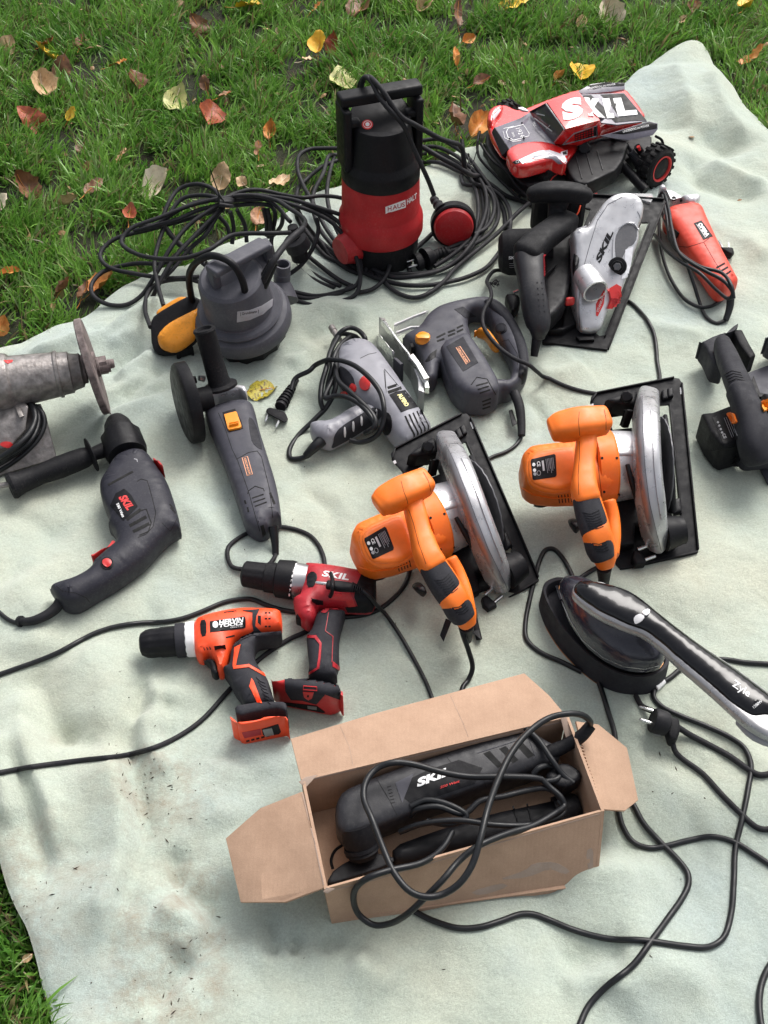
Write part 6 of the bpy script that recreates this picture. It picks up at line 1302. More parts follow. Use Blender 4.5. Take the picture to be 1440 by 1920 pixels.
# ---------------------------------------------------------------- silver and black circular saw at the back
def silver_saw():
    t = Thing('circular_saw', 'black circular saw with big silver blade guard, bold black lettering and red lever', 'circular saw', P(1100, 560, 0))
    def on(*p): return [P(*R4(q[:2]), q[2]) for q in p]
    fr = Frame(P(*R4((640, 975)), .004), (1, 0, .0), (0, .985, .17))
    pl = puff(t, 'base_plate', R4((540, 110), (700, 100), (935, 122), (980, 138), (978, 172), (668, 965), (652, 982), (620, 978), (290, 938), (300, 800), (400, 500)), 0, .005, M_BLKM, r=.001, soft=0, fr=fr, flank=False,
        holes=[R4((850, 262), (888, 262), (640, 895), (610, 900), (590, 880), (640, 700), (760, 420)), R4((470, 250), (530, 180), (560, 190), (520, 290), (470, 300))])
    for a, b in (((980, 150), (662, 975)), ((892, 262), (642, 905)), ((655, 982), (292, 940)), ((540, 108), (975, 135))):
        c0, c1 = [fr.P(*R4(a), .006), fr.P(*R4(b), .006)]; d = c1-c0
        obox(t, 'plate_rim', (c0+c1)/2, d, fr.z.cross(d), fr.z, d.length, .003, .010, M_BLKM, parent=pl, bev=.0008)
    puff(t, 'plate_slot', R4((480, 905), (580, 902), (584, 922), (500, 925)), .004, .012, M_BLACK, r=.001, soft=0, fr=fr)
    puff(t, 'guide_bracket', R4((320, 880), (400, 860), (420, 700), (480, 700), (480, 860), (400, 905), (330, 900)), .005, .03, M_BLACK, r=.004, soft=0)
    # guard: a tall leaning shell; face towards the right front
    FG = Frame(P(*R4((600, 885)), .012), (1, .10, .0), (-.10, .80, .60))
    gb = puff(t, 'blade_guard', R4((458, 318), (500, 292), (545, 292), (585, 225), (640, 145), (700, 103), (780, 95), (838, 122), (860, 170), (850, 240), (828, 290), (835, 360), (800, 450), (770, 560), (720, 680), (655, 760), (620, 870), (560, 886), (502, 872), (480, 780), (470, 690), (468, 590), (470, 400)), -.030, .026, M_SILV, r=.012, soft=2, fr=FG, flank=False)
    c = R4((765, 365)); 
    decal(t, 'blade_window', R4((698, 395), (702, 340), (725, 295), (762, 270), (800, 272), (822, 300), (822, 350), (800, 390), (770, 400), (745, 450), (735, 480), (705, 470)), M_GUARDG, thick=.0006, parent=gb, soft=1)
    strip(t, 'window_lip', R4((690, 540), (688, 430), (692, 350), (715, 292), (760, 264), (805, 266), (830, 305)), 2.2, M_SILV, .003, gb)
    strip(t, 'seam', R4((500, 860), (496, 700), (515, 540), (560, 380), (600, 250), (660, 160), (740, 118)), .9, M_GREY, .0006, gb)
    strip(t, 'scratch', R4((825, 200), (838, 225), (840, 240)), .8, M_GREY, .0004, gb)
    decal(t, 'paper_tag', R4((757, 415), (800, 398), (790, 480), (770, 570), (735, 580), (750, 500)), M_PAPER, thick=.0012, parent=gb)
    bo = lathe(t, 'arbor_flange', [(0, .019), (.5, .018), (.6, .012), (1, .011)], FG.P(*R4((712, 510)), .022), FG.P(*R4((712, 510)), .036), M_BLACK, seg=32)
    lathe(t, 'arbor_bolt', [(0, .008), (1, .007)], FG.P(*R4((712, 510)), .034), FG.P(*R4((712, 510)), .046), M_GUARDG, seg=6, parent=bo)
    lathe(t, 'dust_port', [(0, .022), (.4, .025), (.9, .026), (1, .0255), (1.0, .022), (.3, .019), (.29, .001)], FG.P(*R4((525, 545)), .030), FG.P(*R4((590, 650)), .058), M_SILV, seg=40)
    text(t, 'SKIL', R4((612, 492)), R4((690, 318)), (-7.5, -9), M_BLACK, gb, bold=.05, thick=.0009, shear=0)
    decal(t, 'red_sticker', R4((592, 720), (638, 640), (644, 660), (636, 720), (602, 790), (592, 785)), M_REDP, parent=gb)
    text(t, 'TITANIUM', R4((606, 770)), R4((636, 682)), (-4, -2), M_WHITE, gb, bold=.0, thick=.0013)
    decal(t, 'red_lever', R4((655, 640), (700, 612), (724, 628), (716, 690), (704, 736), (652, 746), (668, 700), (664, 665)), M_RED, thick=.008, parent=gb)
    for k in range(3): strip(t, 'lever_rib', R4((668, 692+10*k), (712, 688+10*k)), 1, M_DRED, .0095, gb)
    # gearcase, motor, handle
    puff(t, 'gear_case', R4((450, 318), (470, 305), (552, 288), (548, 340), (515, 420), (490, 560), (468, 600), (446, 560), (443, 430)), .03, .115, M_LGREY, r=.010, soft=1)
    puff(t, 'case_button', R4((465, 440), (490, 420), (502, 445), (490, 530), (470, 560), (462, 520)), .09, .122, M_BLACK, r=.006, soft=1)
    mo = lathe(t, 'motor_housing', [(0, .030), (.06, .041), (.15, .045), (.2, .047), (1, .048)], *on((45, 430, .062), (340, 425, .066)), M_BLKR, seg=48)
    text(t, 'SKIL', R4((102, 468)), R4((156, 468)), (0, -5.5), M_WHITE, mo, bold=.02)
    decal(t, 'rating_label', R4((100, 485), (158, 485), (160, 525), (108, 520)), M_LABEL, parent=mo)
    for k in range(3): strip(t, 'print_line', R4((106, 492+10*k), (154, 492+10*k)), .7, M_GPRINT, .001, mo)
    def sw(name, pts, m, **k): return sweep(t, name, [(P(*R4(q[:2]), q[2]), q[3], q[4]) for q in pts], m, **k)
    sw('front_knob', [(240, 105, .185, .030, .032), (300, 92, .19, .040, .036), (400, 88, .19, .040, .036), (500, 100, .185, .038, .034), (535, 110, .18, .030, .030)], M_BLKR, exp=3, cap=.9)
    sw('knob_neck', [(385, 130, .17, .045, .03), (372, 190, .15, .036, .03), (358, 260, .135, .030, .03)], M_BLKR, exp=3)
    puff(t, 'knob_skirt', R4((236, 100), (262, 90), (330, 130), (330, 240), (300, 270), (262, 262), (240, 190)), .05, .16, M_BLACK, r=.01, soft=1)
    puff(t, 'knob_skirt', R4((430, 150), (540, 140), (530, 180), (480, 240), (455, 260), (420, 240)), .06, .15, M_BLACK, r=.008, soft=1)
    tube(t, 'wire', on((505, 165, .15), (490, 210, .14), (455, 250, .13)), .0016, M_ORANGE2, seg=6)
    sw('handle_bridge', [(430, 250, .135, .05, .04), (360, 300, .14, .052, .042), (270, 370, .145, .054, .045), (205, 440, .14, .058, .05)], M_BLKR, exp=3.2, cap=.6)
    sw('rear_grip', [(215, 470, .13, .060, .055), (225, 560, .12, .052, .05), (235, 660, .105, .050, .05), (255, 760, .085, .050, .05), (270, 850, .065, .042, .045), (268, 900, .05, .026, .03)], M_DARK, exp=2.8, cap=.5)
    puff(t, 'handle_frame', R4((300, 300), (440, 260), (455, 320), (445, 600), (420, 760), (340, 860), (290, 870), (300, 700), (285, 540), (290, 440)), .04, .085, M_BLACK, r=.008, soft=1,
        holes=[])
    decal(t, 'red_trim', R4((296, 445), (306, 440), (308, 560), (300, 565)), M_DRED, thick=.002)
    hull(t, 'trigger', on((300, 560, .09), (375, 492, .09), (360, 520, .09), (302, 585, .09), (300, 560, .10), (375, 492, .10)), M_BLKR, bev=.001)
    puff(t, 'red_rod', R4((418, 688), (470, 684), (472, 720), (420, 726)), .06, .08, M_RED, r=.006, soft=1)
    for i in range(6):
        for j in range(2): decal(t, 'grip_dot', [R4((262+26*j+4*math.cos(k)+i*3, 600+32*i+3*math.sin(k))) for k in np.linspace(0, 6.28, 6)[:-1]], M_GPRINT if False else M_GRAPH, thick=.0012)
    puff(t, 'depth_knob', R4((78, 675), (130, 665), (165, 690), (160, 760), (120, 810), (92, 750)), .006, .04, M_BLACK, r=.01, soft=1)
    lathe(t, 'depth_screw', [(0, .003), (1, .003)], *on((132, 655, .04), (168, 640, .05)), M_CHROME, seg=8)
    puff(t, 'guide_clip', R4((556, 116), (598, 108), (606, 158), (578, 172), (562, 150)), .03, .05, M_RED, r=.003, soft=0)
    for k in range(3): decal(t, 'plate_window', R4((545+30*k, 230-52*k), (562+30*k, 228-52*k), (572+30*k, 200-50*k), (556+30*k, 202-50*k)), M_WPL, thick=.0008, bv=t.bvh()) if False else None
    puff(t, 'sight_window', R4((790, 98), (905, 100), (918, 120), (900, 150), (850, 135)), .075, .082, M_CLEAR, r=.001, soft=0, ray=False)
    puff(t, 'sight_arm', R4((862, 150), (900, 150), (880, 215), (868, 230), (860, 200)), .03, .07, M_RED, r=.003, soft=0)
    cord = tube(t, 'cord', gp(R4, (700, 690), (750, 702), (790, 722), (830, 760), (880, 820), (915, 890), (928, 960), (935, 1050))+gp(RP, (1236, 705), (1236, 730)), .0042, M_CORD)
    tube(t, 'strain_relief', on((262, 905, .05), (252, 960, .035), (244, 1015, .02)), .006, M_CORDM, parent=cord, rads=[.010, .0085, .007])
silver_saw()

# ---------------------------------------------------------------- cordless saw cut by the right edge
def battery_saw():
    t = Thing('cordless_saw', 'black battery powered saw with amber buttons, cut off by the right edge', 'cordless saw', P(1390, 780, 0))
    def on(*p): return [P(*R11(q[:2]), q[2]) for q in p]
    puff(t, 'base_plate', R11((760, 742), (960, 668), (1500, 520), (1700, 1500), (960, 1850), (880, 1690), (800, 1300)), 0, .006, M_GREY, r=.001, soft=0)
    puff(t, 'guard_cheek', R11((250, 492), (290, 450), (430, 372), (620, 322), (645, 350), (560, 440), (480, 500), (500, 700), (480, 842), (400, 832), (370, 800), (320, 650)), .02, .07, M_GRAPH, r=.005, soft=1)
    puff(t, 'guard_cheek', R11((600, 400), (640, 350), (690, 345), (750, 500), (806, 662), (742, 726), (700, 680), (640, 560)), .02, .065, M_BLKR, r=.004, soft=0)
    def sw(name, pts, m, **k): return sweep(t, name, [(P(*R11(q[:2]), q[2]), q[3], q[4]) for q in pts], m, **k)
    gr = sw('grip', [(500, 470, .085, .030, .04), (555, 600, .10, .038, .04), (620, 760, .11, .041, .042), (680, 900, .115, .044, .045)], M_GRAPH, cap=.9)
    for k in range(7): strip(t, 'grip_rib', R11((520+14*k, 760+26*k), (600+14*k, 722+26*k), (690+12*k, 740+26*k)), .9, M_BLACK, .001, gr)
    sw('handle', [(680, 920, .115, .046, .046), (740, 1080, .11, .046, .048), (800, 1250, .10, .055, .055), (860, 1450, .085, .065, .06), (900, 1580, .07, .06, .06)], M_GRAPH, exp=3, cap=.4)
    puff(t, 'motor_housing', R11((645, 1430), (740, 1352), (960, 1290), (1300, 1250), (1350, 1600), (960, 1690), (740, 1712), (700, 1650)), .01, .09, M_GRAPH, r=.015, soft=1)
    puff(t, 'gear_case', R11((880, 990), (960, 960), (1300, 900), (1400, 1280), (960, 1320), (900, 1200)), .01, .08, M_GRAPH, r=.01, soft=1)
    b = puff(t, 'battery', R11((276, 1232), (400, 1172), (560, 1100), (640, 1120), (740, 1330), (642, 1420), (690, 1630), (620, 1652), (470, 1702), (420, 1650), (340, 1480)), .002, .068, M_BLKR, r=.006, soft=0)
    decal(t, 'battery_panel', R11((405, 1190), (545, 1130), (655, 1400), (520, 1460)), M_BLACK, parent=b)
    decal(t, 'battery_side', R11((395, 1530), (520, 1500), (640, 1470), (680, 1620), (480, 1690), (445, 1660)), M_BLACK, parent=b, thick=.001)
    decal(t, 'release_button', R11((545, 1165), (560, 1155), (618, 1145), (632, 1160), (656, 1232), (640, 1250), (600, 1256)), M_ORANGE, thick=.004, parent=b)
    decal(t, 'release_button', R11((890, 1050), (940, 1012), (985, 1010), (985, 1110), (920, 1132), (900, 1100)), M_YEL, thick=.006)
    decal(t, 'trigger', R11((1080, 1000), (1200, 980), (1210, 1100), (1100, 1120)), M_YEL, thick=.006)
    for k in range(4): strip(t, 'print_line', R11((520+20*k, 1195-8*k), (600+18*k, 1392-8*k)), .8, M_GPRINT, .0011, b)
    text(t, 'CE', R11((500, 1360)), R11((520, 1405)), (5, -2), M_WPL, b, bold=0, thick=.0012)
    for k in range(4): decal(t, 'safety_mark', [R11((458+14*k+12*math.cos(a), 1240+34*k+12*math.sin(a))) for a in np.linspace(0, 6.28, 7)[:-1]], M_GPRINT, thick=.0012, parent=b)
    for k in range(3): strip(t, 'battery_groove', R11((580, 1610+22*k), (670, 1575+22*k)), .9, M_GAPSHADE, .0012, b)
    puff(t, 'plate_rib', R11((780, 860), (815, 770), (850, 860), (880, 940), (960, 960), (960, 975), (870, 985)), .006, .012, M_BLACK, r=.001, soft=0)
    puff(t, 'front_lug', R11((912, 450), (940, 400), (1050, 330), (1150, 500), (1000, 620), (940, 560)), .01, .07, M_GREY, r=.01, soft=1)
battery_saw()
# ---------------------------------------------------------------- travel iron in its holder
def iron():
    t = Thing('steam_iron', 'glossy black handheld iron with silver edged handle, resting in a black boat shaped holder', 'iron', P(1130, 1230, 0))
    # holder
    rim = [(188, 100), (250, 102), (330, 125), (450, 190), (600, 300), (740, 440), (835, 545), (862, 590), (856, 622), (815, 660), (740, 690), (650, 690), (560, 668), (450, 610), (340, 520), (230, 400), (150, 270), (112, 175), (130, 128)]
    def solid(name, outline, hs, m, **k):
        """walls through matching outlines at several heights"""
        rings = []
        for pts, z in hs: rings.append([P(*R12(p), z) for p in chaikin(pts, 2)])
        n = len(rings[0]); V3 = [v for r in rings for v in r]; Fc = []
        for i in range(len(rings)-1):
            for j in range(n): Fc.append((i*n+j, i*n+(j+1) % n, (i+1)*n+(j+1) % n, (i+1)*n+j))
        Fc.append(tuple(reversed(range(n)))); 
        bm = bmesh.new(); bv = [bm.verts.new(v) for v in V3]
        for f in Fc: bm.faces.new([bv[i] for i in f])
        bm.faces.new([bv[(len(rings)-1)*n+i] for i in range(n)])
        bmesh.ops.recalc_face_normals(bm, faces=bm.faces); bm.verts.index_update()
        V3 = [v.co.copy() for v in bm.verts]; Fc = [tuple(v.index for v in f.verts) for f in bm.faces]; bm.free()
        return t.add(name, V3, Fc, m, smooth=40, **k)
    def sh(pts, dx, dy, sc=1.0):
        c = np.mean(np.array(pts, float), 0); return [((p[0]-c[0])*sc+c[0]+dx, (p[1]-c[1])*sc+c[1]+dy) for p in pts]
    H = .050
    hz = R12.k*(P(0, 0, 0) - P(0, 0, 0)).length
    # pixel shift of the foot against the rim: same plan, lower height
    def low(pts, z0, z1, grow=0.0):
        out = []
        c3 = sum([P(*R12(p), z0) for p in pts], Vector())/len(pts)
        for p in pts:
            w3 = P(*R12(p), z0); w3 = c3+(w3-c3)*(1+grow); w3.z = z1
            d = w3-CAMP; k = d.dot(Vector((0, CP, -SP))); px = 720+F*d.x/k; py = 960-F*d.dot(Vector((0, SP, CP)))/k
            out.append(((px-980)*3.13, (py-1050)*3.13))
        return out
    inner = sh(rim, 0, 0, .93)
    solid('holder', None, [(low(rim, H, .0, .03), .0), (low(rim, H, .002, .035), .002), (low(rim, H, .006, .02), .006), (rim, H-.003), (low(rim, H, H, -.012), H), (low(rim, H, H, -.055), H), (low(rim, H, H-.006, -.075), H-.006), (low(rim, H, .03, -.09), .03)], M_GRAPH)
    solid('holder_rim', None, [(low(rim, H, .0005, .042), .0005), (low(rim, H, .0025, .044), .0025), (low(rim, H, .003, .03), .003)], M_BRASS, ray=False)
    sole = [(205, 132), (300, 128), (420, 190), (560, 300), (700, 430), (815, 555), (832, 600), (800, 645), (710, 662), (590, 645), (470, 588), (360, 495), (270, 365), (228, 250)]
    solid('sole_plate', None, [(sole, .048), (sole, .066)], M_BRASS)
    solid('iron_body', None, [(low(sole, .078, .076, -.01), .076), (low(sole, .078, .085, .0), .085), (low(sole, .078, .100, -.05), .100), (low(sole, .078, .112, -.16), .112), (low(sole, .078, .120, -.32), .120), (low(sole, .078, .128, -.46), .128), (low(sole, .078, .150, -.60), .150)], M_INDIGO)
    strip(t, 'shell_line', R12((228, 240), (270, 340), (350, 470), (470, 570), (590, 625), (720, 640), (800, 620)), 1.0, M_STEEL, .0006)
    strip(t, 'water_window', R12((198, 150), (212, 190), (225, 232)), 5, M_GPRINT, .001)
    # handle: silver shell under a glossy black top
    def sw(name, pts, m, **k): return sweep(t, name, [(P(*R12(q[:2]), q[2]), q[3], q[4]) for q in pts], m, **k)
    puff(t, 'silver_shell', R12((284, 205), (300, 150), (340, 128), (480, 150), (620, 188), (700, 240), (780, 310), (920, 420), (1100, 545), (1260, 650), (1460, 800), (1640, 935), (1680, 1010), (1640, 1060), (1560, 1080), (1440, 1052), (1330, 990), (1240, 912), (1100, 782), (900, 612), (815, 528), (705, 442), (600, 406), (450, 340), (340, 262)), .146, .166, M_SHELL, r=.008, soft=2, flank=False)
    gl = puff(t, 'handle_top', R12((292, 195), (305, 150), (342, 132), (480, 152), (610, 190), (690, 240), (770, 305), (910, 418), (1095, 555), (1250, 658), (1440, 800), (1560, 900), (1560, 950), (1490, 935), (1420, 925), (1350, 935), (1290, 905), (1200, 840), (1100, 748), (900, 582), (810, 500), (720, 430), (600, 388), (450, 318), (350, 250)), .156, .177, M_GLOSS, r=.017, soft=2, flank=False)
    puff(t, 'handle_underside', R12((1230, 930), (1330, 1000), (1440, 1055), (1560, 1085), (1560, 1110), (1440, 1090), (1330, 1040)), .132, .150, M_LGREY, r=.008, soft=1, flank=False)
    b1 = decal(t, 'button', R12((652, 345), (662, 330), (690, 318), (718, 335), (700, 360), (672, 375), (655, 368)), M_WPL, thick=.0035, soft=1)
    decal(t, 'button', R12((695, 312), (725, 293), (745, 300), (742, 322), (722, 332)), M_WPL, thick=.0035, soft=1)
    text(t, 'Zyle', R12((1228, 738)), R12((1326, 806)), (5, -11.5), M_WHITE, bold=.012)
    text(t, '1200W', R12((1358, 872)), R12((1408, 832)), (-3.5, -4), M_WHITE, bold=.01)
    cord = tube(t, 'cord', [P(*R12((1660, 1000)), .14), P(*R12((1780, 1040)), .10), P(*R12((1900, 900)), .02)]+gp(V(980, 1050, 3.13), (1800, 700), (1600, 640), (1440, 618), (1300, 608), (1180, 590), (1050, 600, .0), (930, 645), (860, 700), (790, 740)), .0042, M_CORD)
    lathe(t, 'cord_collar', [(0, .0052), (1, .0058)], G(*R12((822, 722)), .006), G(*R12((775, 762)), .006), M_WHITE, seg=14, parent=cord)
iron()

# ---------------------------------------------------------------- carton with the oscillating tool in it
def card_mat():
    m, n, l, b = _nodes('corrugated_cardboard'); tc = n.new('ShaderNodeTexCoord').outputs['Object']
    a = _noise(n, l, 26, 6, tc, .65); r = _ramp(n, l, a.outputs[0], [(.3, (.37, .24, .165)), (.7, (.45, .30, .21))])
    f = _noise(n, l, 700, 3, tc); rf = _ramp(n, l, f.outputs[0], [(.3, .9), (.7, 1.06)])
    mx = n.new('ShaderNodeMix'); mx.data_type = 'RGBA'; mx.blend_type = 'MULTIPLY'; mx.inputs[0].default_value = 1; l.new(r.outputs[0], mx.inputs[6]); l.new(rf.outputs[0], mx.inputs[7])
    l.new(mx.outputs[2], b.inputs['Base Color']); b.inputs['Roughness'].default_value = .8; b.inputs['Specular IOR Level'].default_value = .25
    wv = n.new('ShaderNodeTexWave'); wv.inputs['Scale'].default_value = 55; wv.inputs['Distortion'].default_value = .6; l.new(tc, wv.inputs['Vector'])
    u = n.new('ShaderNodeBump'); u.inputs['Strength'].default_value = .05; u.inputs['Distance'].default_value = .0012; l.new(wv.outputs['Fac'], u.inputs['Height'])
    u2 = n.new('ShaderNodeBump'); u2.inputs['Strength'].default_value = .35; u2.inputs['Distance'].default_value = .003; l.new(a.outputs[0], u2.inputs['Height']); l.new(u.outputs[0], u2.inputs['Normal'])
    l.new(u2.outputs[0], b.inputs['Normal']); return m
M_CARD = card_mat()
M_TORN = mat('torn_card_paper', (.34, .25, .20), .9, dust=.1, bump=.8)
M_SCUFF = mat('grey_scuffed_card', (.36, .27, .215), .9, dust=.2, bump=.5)
def carton():
    t = Thing('cardboard_box', 'open brown cardboard box with flaps folded out, a black tool lying in it', 'box', P(860, 1560, 0))
    H = .105; th = .004
    FL, FR, NR, NL = P(566, 1464, H), P(1062, 1345, H), P(1128, 1521, H), P(608, 1667, H)
    fl, frr, nr, nl = [Vector((v.x, v.y, .002)) for v in (FL, FR, NR, NL)]
    nl = P(622, 1732, .001); nr = P(1114, 1664, .001)        # the near wall bulges outwards
    def wall(name, q, inn): return slab(t, name, q, th, M_CARD, bev=.0006)
    slab(t, 'bottom', [Vector((v.x, v.y, .011)) for v in (fl, frr, nr, nl)], .003, M_CARD)
    def vert(name, a, b, c, d):       # a,b top; c,d bottom; subdivided sheet with slight waviness
        n = 14; V3 = []; nn = (b-a).cross(c-b).normalized()
        for s in (0, 1):
            for i in range(n+1):
                for j in range(5):
                    u, v = i/n, j/4; p = (a.lerp(b, u)).lerp(d.lerp(c, u), v)
                    p = p+nn*(.0025*noise.noise(p*9)*math.sin(math.pi*v)+(th if s else 0)); V3.append(p)
        k = (n+1)*5; Fc = []
        for i in range(n):
            for j in range(4):
                q = (i*5+j, (i+1)*5+j, (i+1)*5+j+1, i*5+j+1); Fc += [q, tuple(x+k for x in reversed(q))]
        for i in range(n): Fc += [(i*5, i*5+k, (i+1)*5+k, (i+1)*5), (i*5+4, (i+1)*5+4, (i+1)*5+4+k, i*5+4+k)]
        for j in range(4): Fc += [(j, j+1, j+1+k, j+k), (n*5+j, n*5+j+k, n*5+j+1+k, n*5+j+1)]
        return t.add(name, V3, Fc, M_CARD, smooth=30)
    near = vert('wall', NL, NR, nr, nl); far = vert('wall', FL, FR, frr, fl); vert('wall', FL, NL, nl, fl); rt = vert('wall', FR, NR, nr, frr)
    # flaps
    def flap(pts, name='flap', m=M_CARD):
        q = [P(x, y, z) for x, y, z in pts]; return slab(t, name, q, .0038, m, bev=.0008)
    ff = flap([(564, 1461, H), (1062, 1343, H), (1030, 1304, H-.004), (983, 1262, H-.012), (700, 1338, H-.014), (545, 1385, H-.012)])
    lf = flap([(566, 1484, H), (609, 1664, H), (535, 1692, .072), (451, 1692, .055), (423, 1572, .052), (465, 1535, .065), (488, 1515, .075)])
    rf = flap([(1080, 1352, .080), (1122, 1358, .072), (1176, 1402, .060), (1197, 1500, .055), (1172, 1520, .062), (1124, 1517, .082)])
    strip(t, 'crease', [(568, 1470), (580, 1462), (800, 1412), (1058, 1352)], 2.0, M_TORN, .0006, far)
    strip(t, 'crease', [(567, 1487), (590, 1580), (607, 1660)], 2.2, M_TORN, .0006, lf)
    strip(t, 'crease', [(612, 1671), (700, 1650), (900, 1590), (1124, 1526)], 1.6, M_TORN, .0006, near)
    # torn corners
    slab(t, 'torn_paper', [P(1050, 1343, H+.001), P(1062, 1343, H+.002), P(1076, 1392, H-.01), (P(1062, 1388, H-.012))], .0008, M_TORN)
    slab(t, 'torn_paper', [P(1074, 1398, .09), P(1082, 1396, .09), P(1112, 1496, .088), P(1096, 1480, .07)], .0008, M_TORN)
    slab(t, 'torn_paper', [P(560, 1466, H+.001), P(572, 1457, H+.001), P(596, 1452, H+.001), P(572, 1478, H-.003)], .0008, M_SCUFF)
    slab(t, 'torn_paper', [P(606, 1672, H+.001), P(612, 1664, H+.001), P(628, 1666, H), P(614, 1676, H-.004)], .0008, M_SCUFF)
    for k in range(18):
        a = P(1084+2.1*k, 1400+6.2*k, .092-.0005*k); obox(t, 'flute', a, (1, -.2, 0), (.2, 1, 0), (0, 0, 1), .012, .0024, .004, M_CARD, bev=.0005, parent=rt, ray=False)
    for q in ([(930, 1650), (985, 1632), (1000, 1618), (1040, 1615), (1070, 1632), (1060, 1640), (1030, 1628), (990, 1645)], [(880, 1672), (940, 1655), (955, 1662), (900, 1680)], [(1098, 1595), (1112, 1588), (1112, 1630), (1104, 1640)]):
        decal(t, 'scuff', q, M_SCUFF, thick=.0004, parent=near, soft=1)
    strip(t, 'crease', [(638, 1362), (655, 1400), (662, 1436)], .7, M_TORN, .0003, ff); strip(t, 'crease', [(845, 1305), (870, 1360), (878, 1382)], .7, M_TORN, .0003, ff)
    # shipping flap edge flutes
    return t
carton()
def multitool():
    t = Thing('oscillating_tool', 'black corded oscillating tool with white and red lettering, inside the cardboard box', 'power tool', P(820, 1490, .02))
    fr = Frame(P(840, 1500, .05), (1, .12, 0), (-.1, 1, .10))
    b = puff(t, 'housing', [(628, 1535), (630, 1508), (643, 1484), (700, 1460), (760, 1437), (850, 1408), (900, 1390), (960, 1376), (985, 1372), (1005, 1378), (1020, 1388), (1046, 1402), (1052, 1414), (1046, 1428), (1000, 1444), (960, 1458), (900, 1478), (850, 1497), (800, 1514), (760, 1532), (700, 1556), (672, 1574), (650, 1572), (632, 1555)], -.025, .040, M_DARK, r=.016, rv=.012, soft=1, fr=fr, flank=False)
    decal(t, 'side_panel', [(760, 1465), (800, 1445), (860, 1425), (905, 1440), (890, 1470), (800, 1500), (775, 1510), (750, 1490)], M_BLKM, thick=.0006, parent=b)
    decal(t, 'silver_triangle', [(741, 1468), (776, 1450), (754, 1506)], M_GREY, thick=.0008, parent=b)
    text(t, 'SKIL', (782, 1476), (845, 1452), (-1, -15), M_WHITE, b, bold=.05, shear=.12, thick=.0014)
    text(t, '250 Watt', (825, 1479), (861, 1467), (1, -4.5), M_REDP, b, bold=.02, thick=.0014)
    for k in range(3): decal(t, 'vent', [(906+30*k, 1413-9*k), (918+30*k, 1408-9*k), (942+30*k, 1434-9*k), (934+28*k, 1440-9*k)], M_GAPSHADE, thick=.0004, parent=b)
    strip(t, 'vent_edge', [(895, 1412), (990, 1382), (1004, 1418), (1000, 1422)], 1.0, M_GREY, .0008, b)
    for k in range(6): slot(t, (726+1.5*k, 1476+6*k), (733+1.5*k, 1474+6*k), 1.6, b)
    strip(t, 'groove', [(838, 1420), (850, 1435), (905, 1455), (912, 1478)], .9, M_GAPSHADE, .0004, b); strip(t, 'groove', [(705, 1458), (730, 1500), (745, 1530)], .8, M_GAPSHADE, .0004, b)
    lathe(t, 'tool_head', [(0, .022), (.5, .024), (1, .020)], P(668, 1545, .075), P(682, 1598, .045), M_BLACK, seg=32)
    lathe(t, 'head_collar', [(0, .0225), (.25, .024), (.35, .0215), (.55, .0235), (.7, .021), (1, .020)], P(676, 1583, .055), P(682, 1604, .042), M_BLKM, seg=36)
    puff(t, 'sanding_pad', [(612, 1658), (628, 1628), (690, 1596), (735, 1606), (742, 1618), (722, 1632), (650, 1656), (622, 1664)], .026, .040, M_BLACK, r=.002, soft=1)
    cord = tube(t, 'cord', [P(1105, 1366, .10), P(1106, 1352, .125), P(1092, 1341, .14), P(1068, 1338, .15), P(1030, 1346, .15), P(992, 1372, .15), P(960, 1410, .15), P(935, 1460, .15), P(915, 1515, .15), P(900, 1575, .15), P(885, 1622, .14), P(862, 1656, .13), P(832, 1676, .12), P(800, 1682, .12), P(770, 1672, .12), P(740, 1638, .12), P(716, 1585, .12), P(697, 1535, .125), P(682, 1496, .12), P(686, 1466, .12), P(706, 1441, .12), P(736, 1430, .125), P(770, 1432, .12), P(830, 1448, .115), P(880, 1456, .11), P(940, 1456, .11), P(1000, 1458, .10), P(1016, 1461, .095)], .0044, M_CORD, per=5)
    tube(t, 'strain_relief', [P(1030, 1412, .085), P(1060, 1398, .09), P(1090, 1380, .10), P(1108, 1360, .108)], .009, M_BLKM, parent=cord, rads=[.0115, .010, .0095, .0085])
    def c(*p): return tube(t, 'cord_loop', [P(*q) for q in p], .0042, M_CORD, parent=cord, per=5)
    c((1016, 1461, .095), (1030, 1475, .09), (1052, 1495, .085), (1058, 1510, .08), (1040, 1525, .09), (1000, 1548, .10), (960, 1560, .11), (920, 1575, .12), (890, 1590, .125), (860, 1615, .12), (830, 1650, .12), (790, 1690, .10), (762, 1715, .08), (730, 1732, .05), (700, 1734, .04), (674, 1716, .045), (663, 1690, .07), (668, 1664, .10), (690, 1646, .12), (730, 1632, .12), (790, 1618, .11), (830, 1590, .09), (848, 1560, .08))
    c((1055, 1505, .08), (1040, 1485, .085), (1020, 1478, .085), (990, 1482, .085), (940, 1494, .09), (900, 1502, .09), (870, 1526, .085), (820, 1512, .09), (782, 1518, .085), (770, 1530, .07))
    c((1046, 1500, .08), (1058, 1520, .075), (1030, 1540, .08), (980, 1548, .085), (920, 1546, .09), (860, 1538, .09), (790, 1545, .08), (750, 1560, .06))
    c((985, 1365, .10), (1010, 1388, .10), (1035, 1425, .10), (1055, 1452, .09), (1075, 1468, .085))
    c((770, 1512, .085), (800, 1500, .09), (850, 1512, .09), (875, 1530, .085), (850, 1545, .08), (800, 1540, .08))
    c((1000, 1452, .09), (1010, 1440, .095), (1030, 1436, .09), (1050, 1444, .085), (1045, 1460, .09), (1020, 1466, .09))
    hd = puff(t, 'plug', [(1020, 1462), (1035, 1438), (1060, 1430), (1085, 1445), (1090, 1470), (1062, 1492), (1040, 1488), (1026, 1478)], .06, .09, M_BLACK, r=.006, soft=1, parent=cord)
multitool()
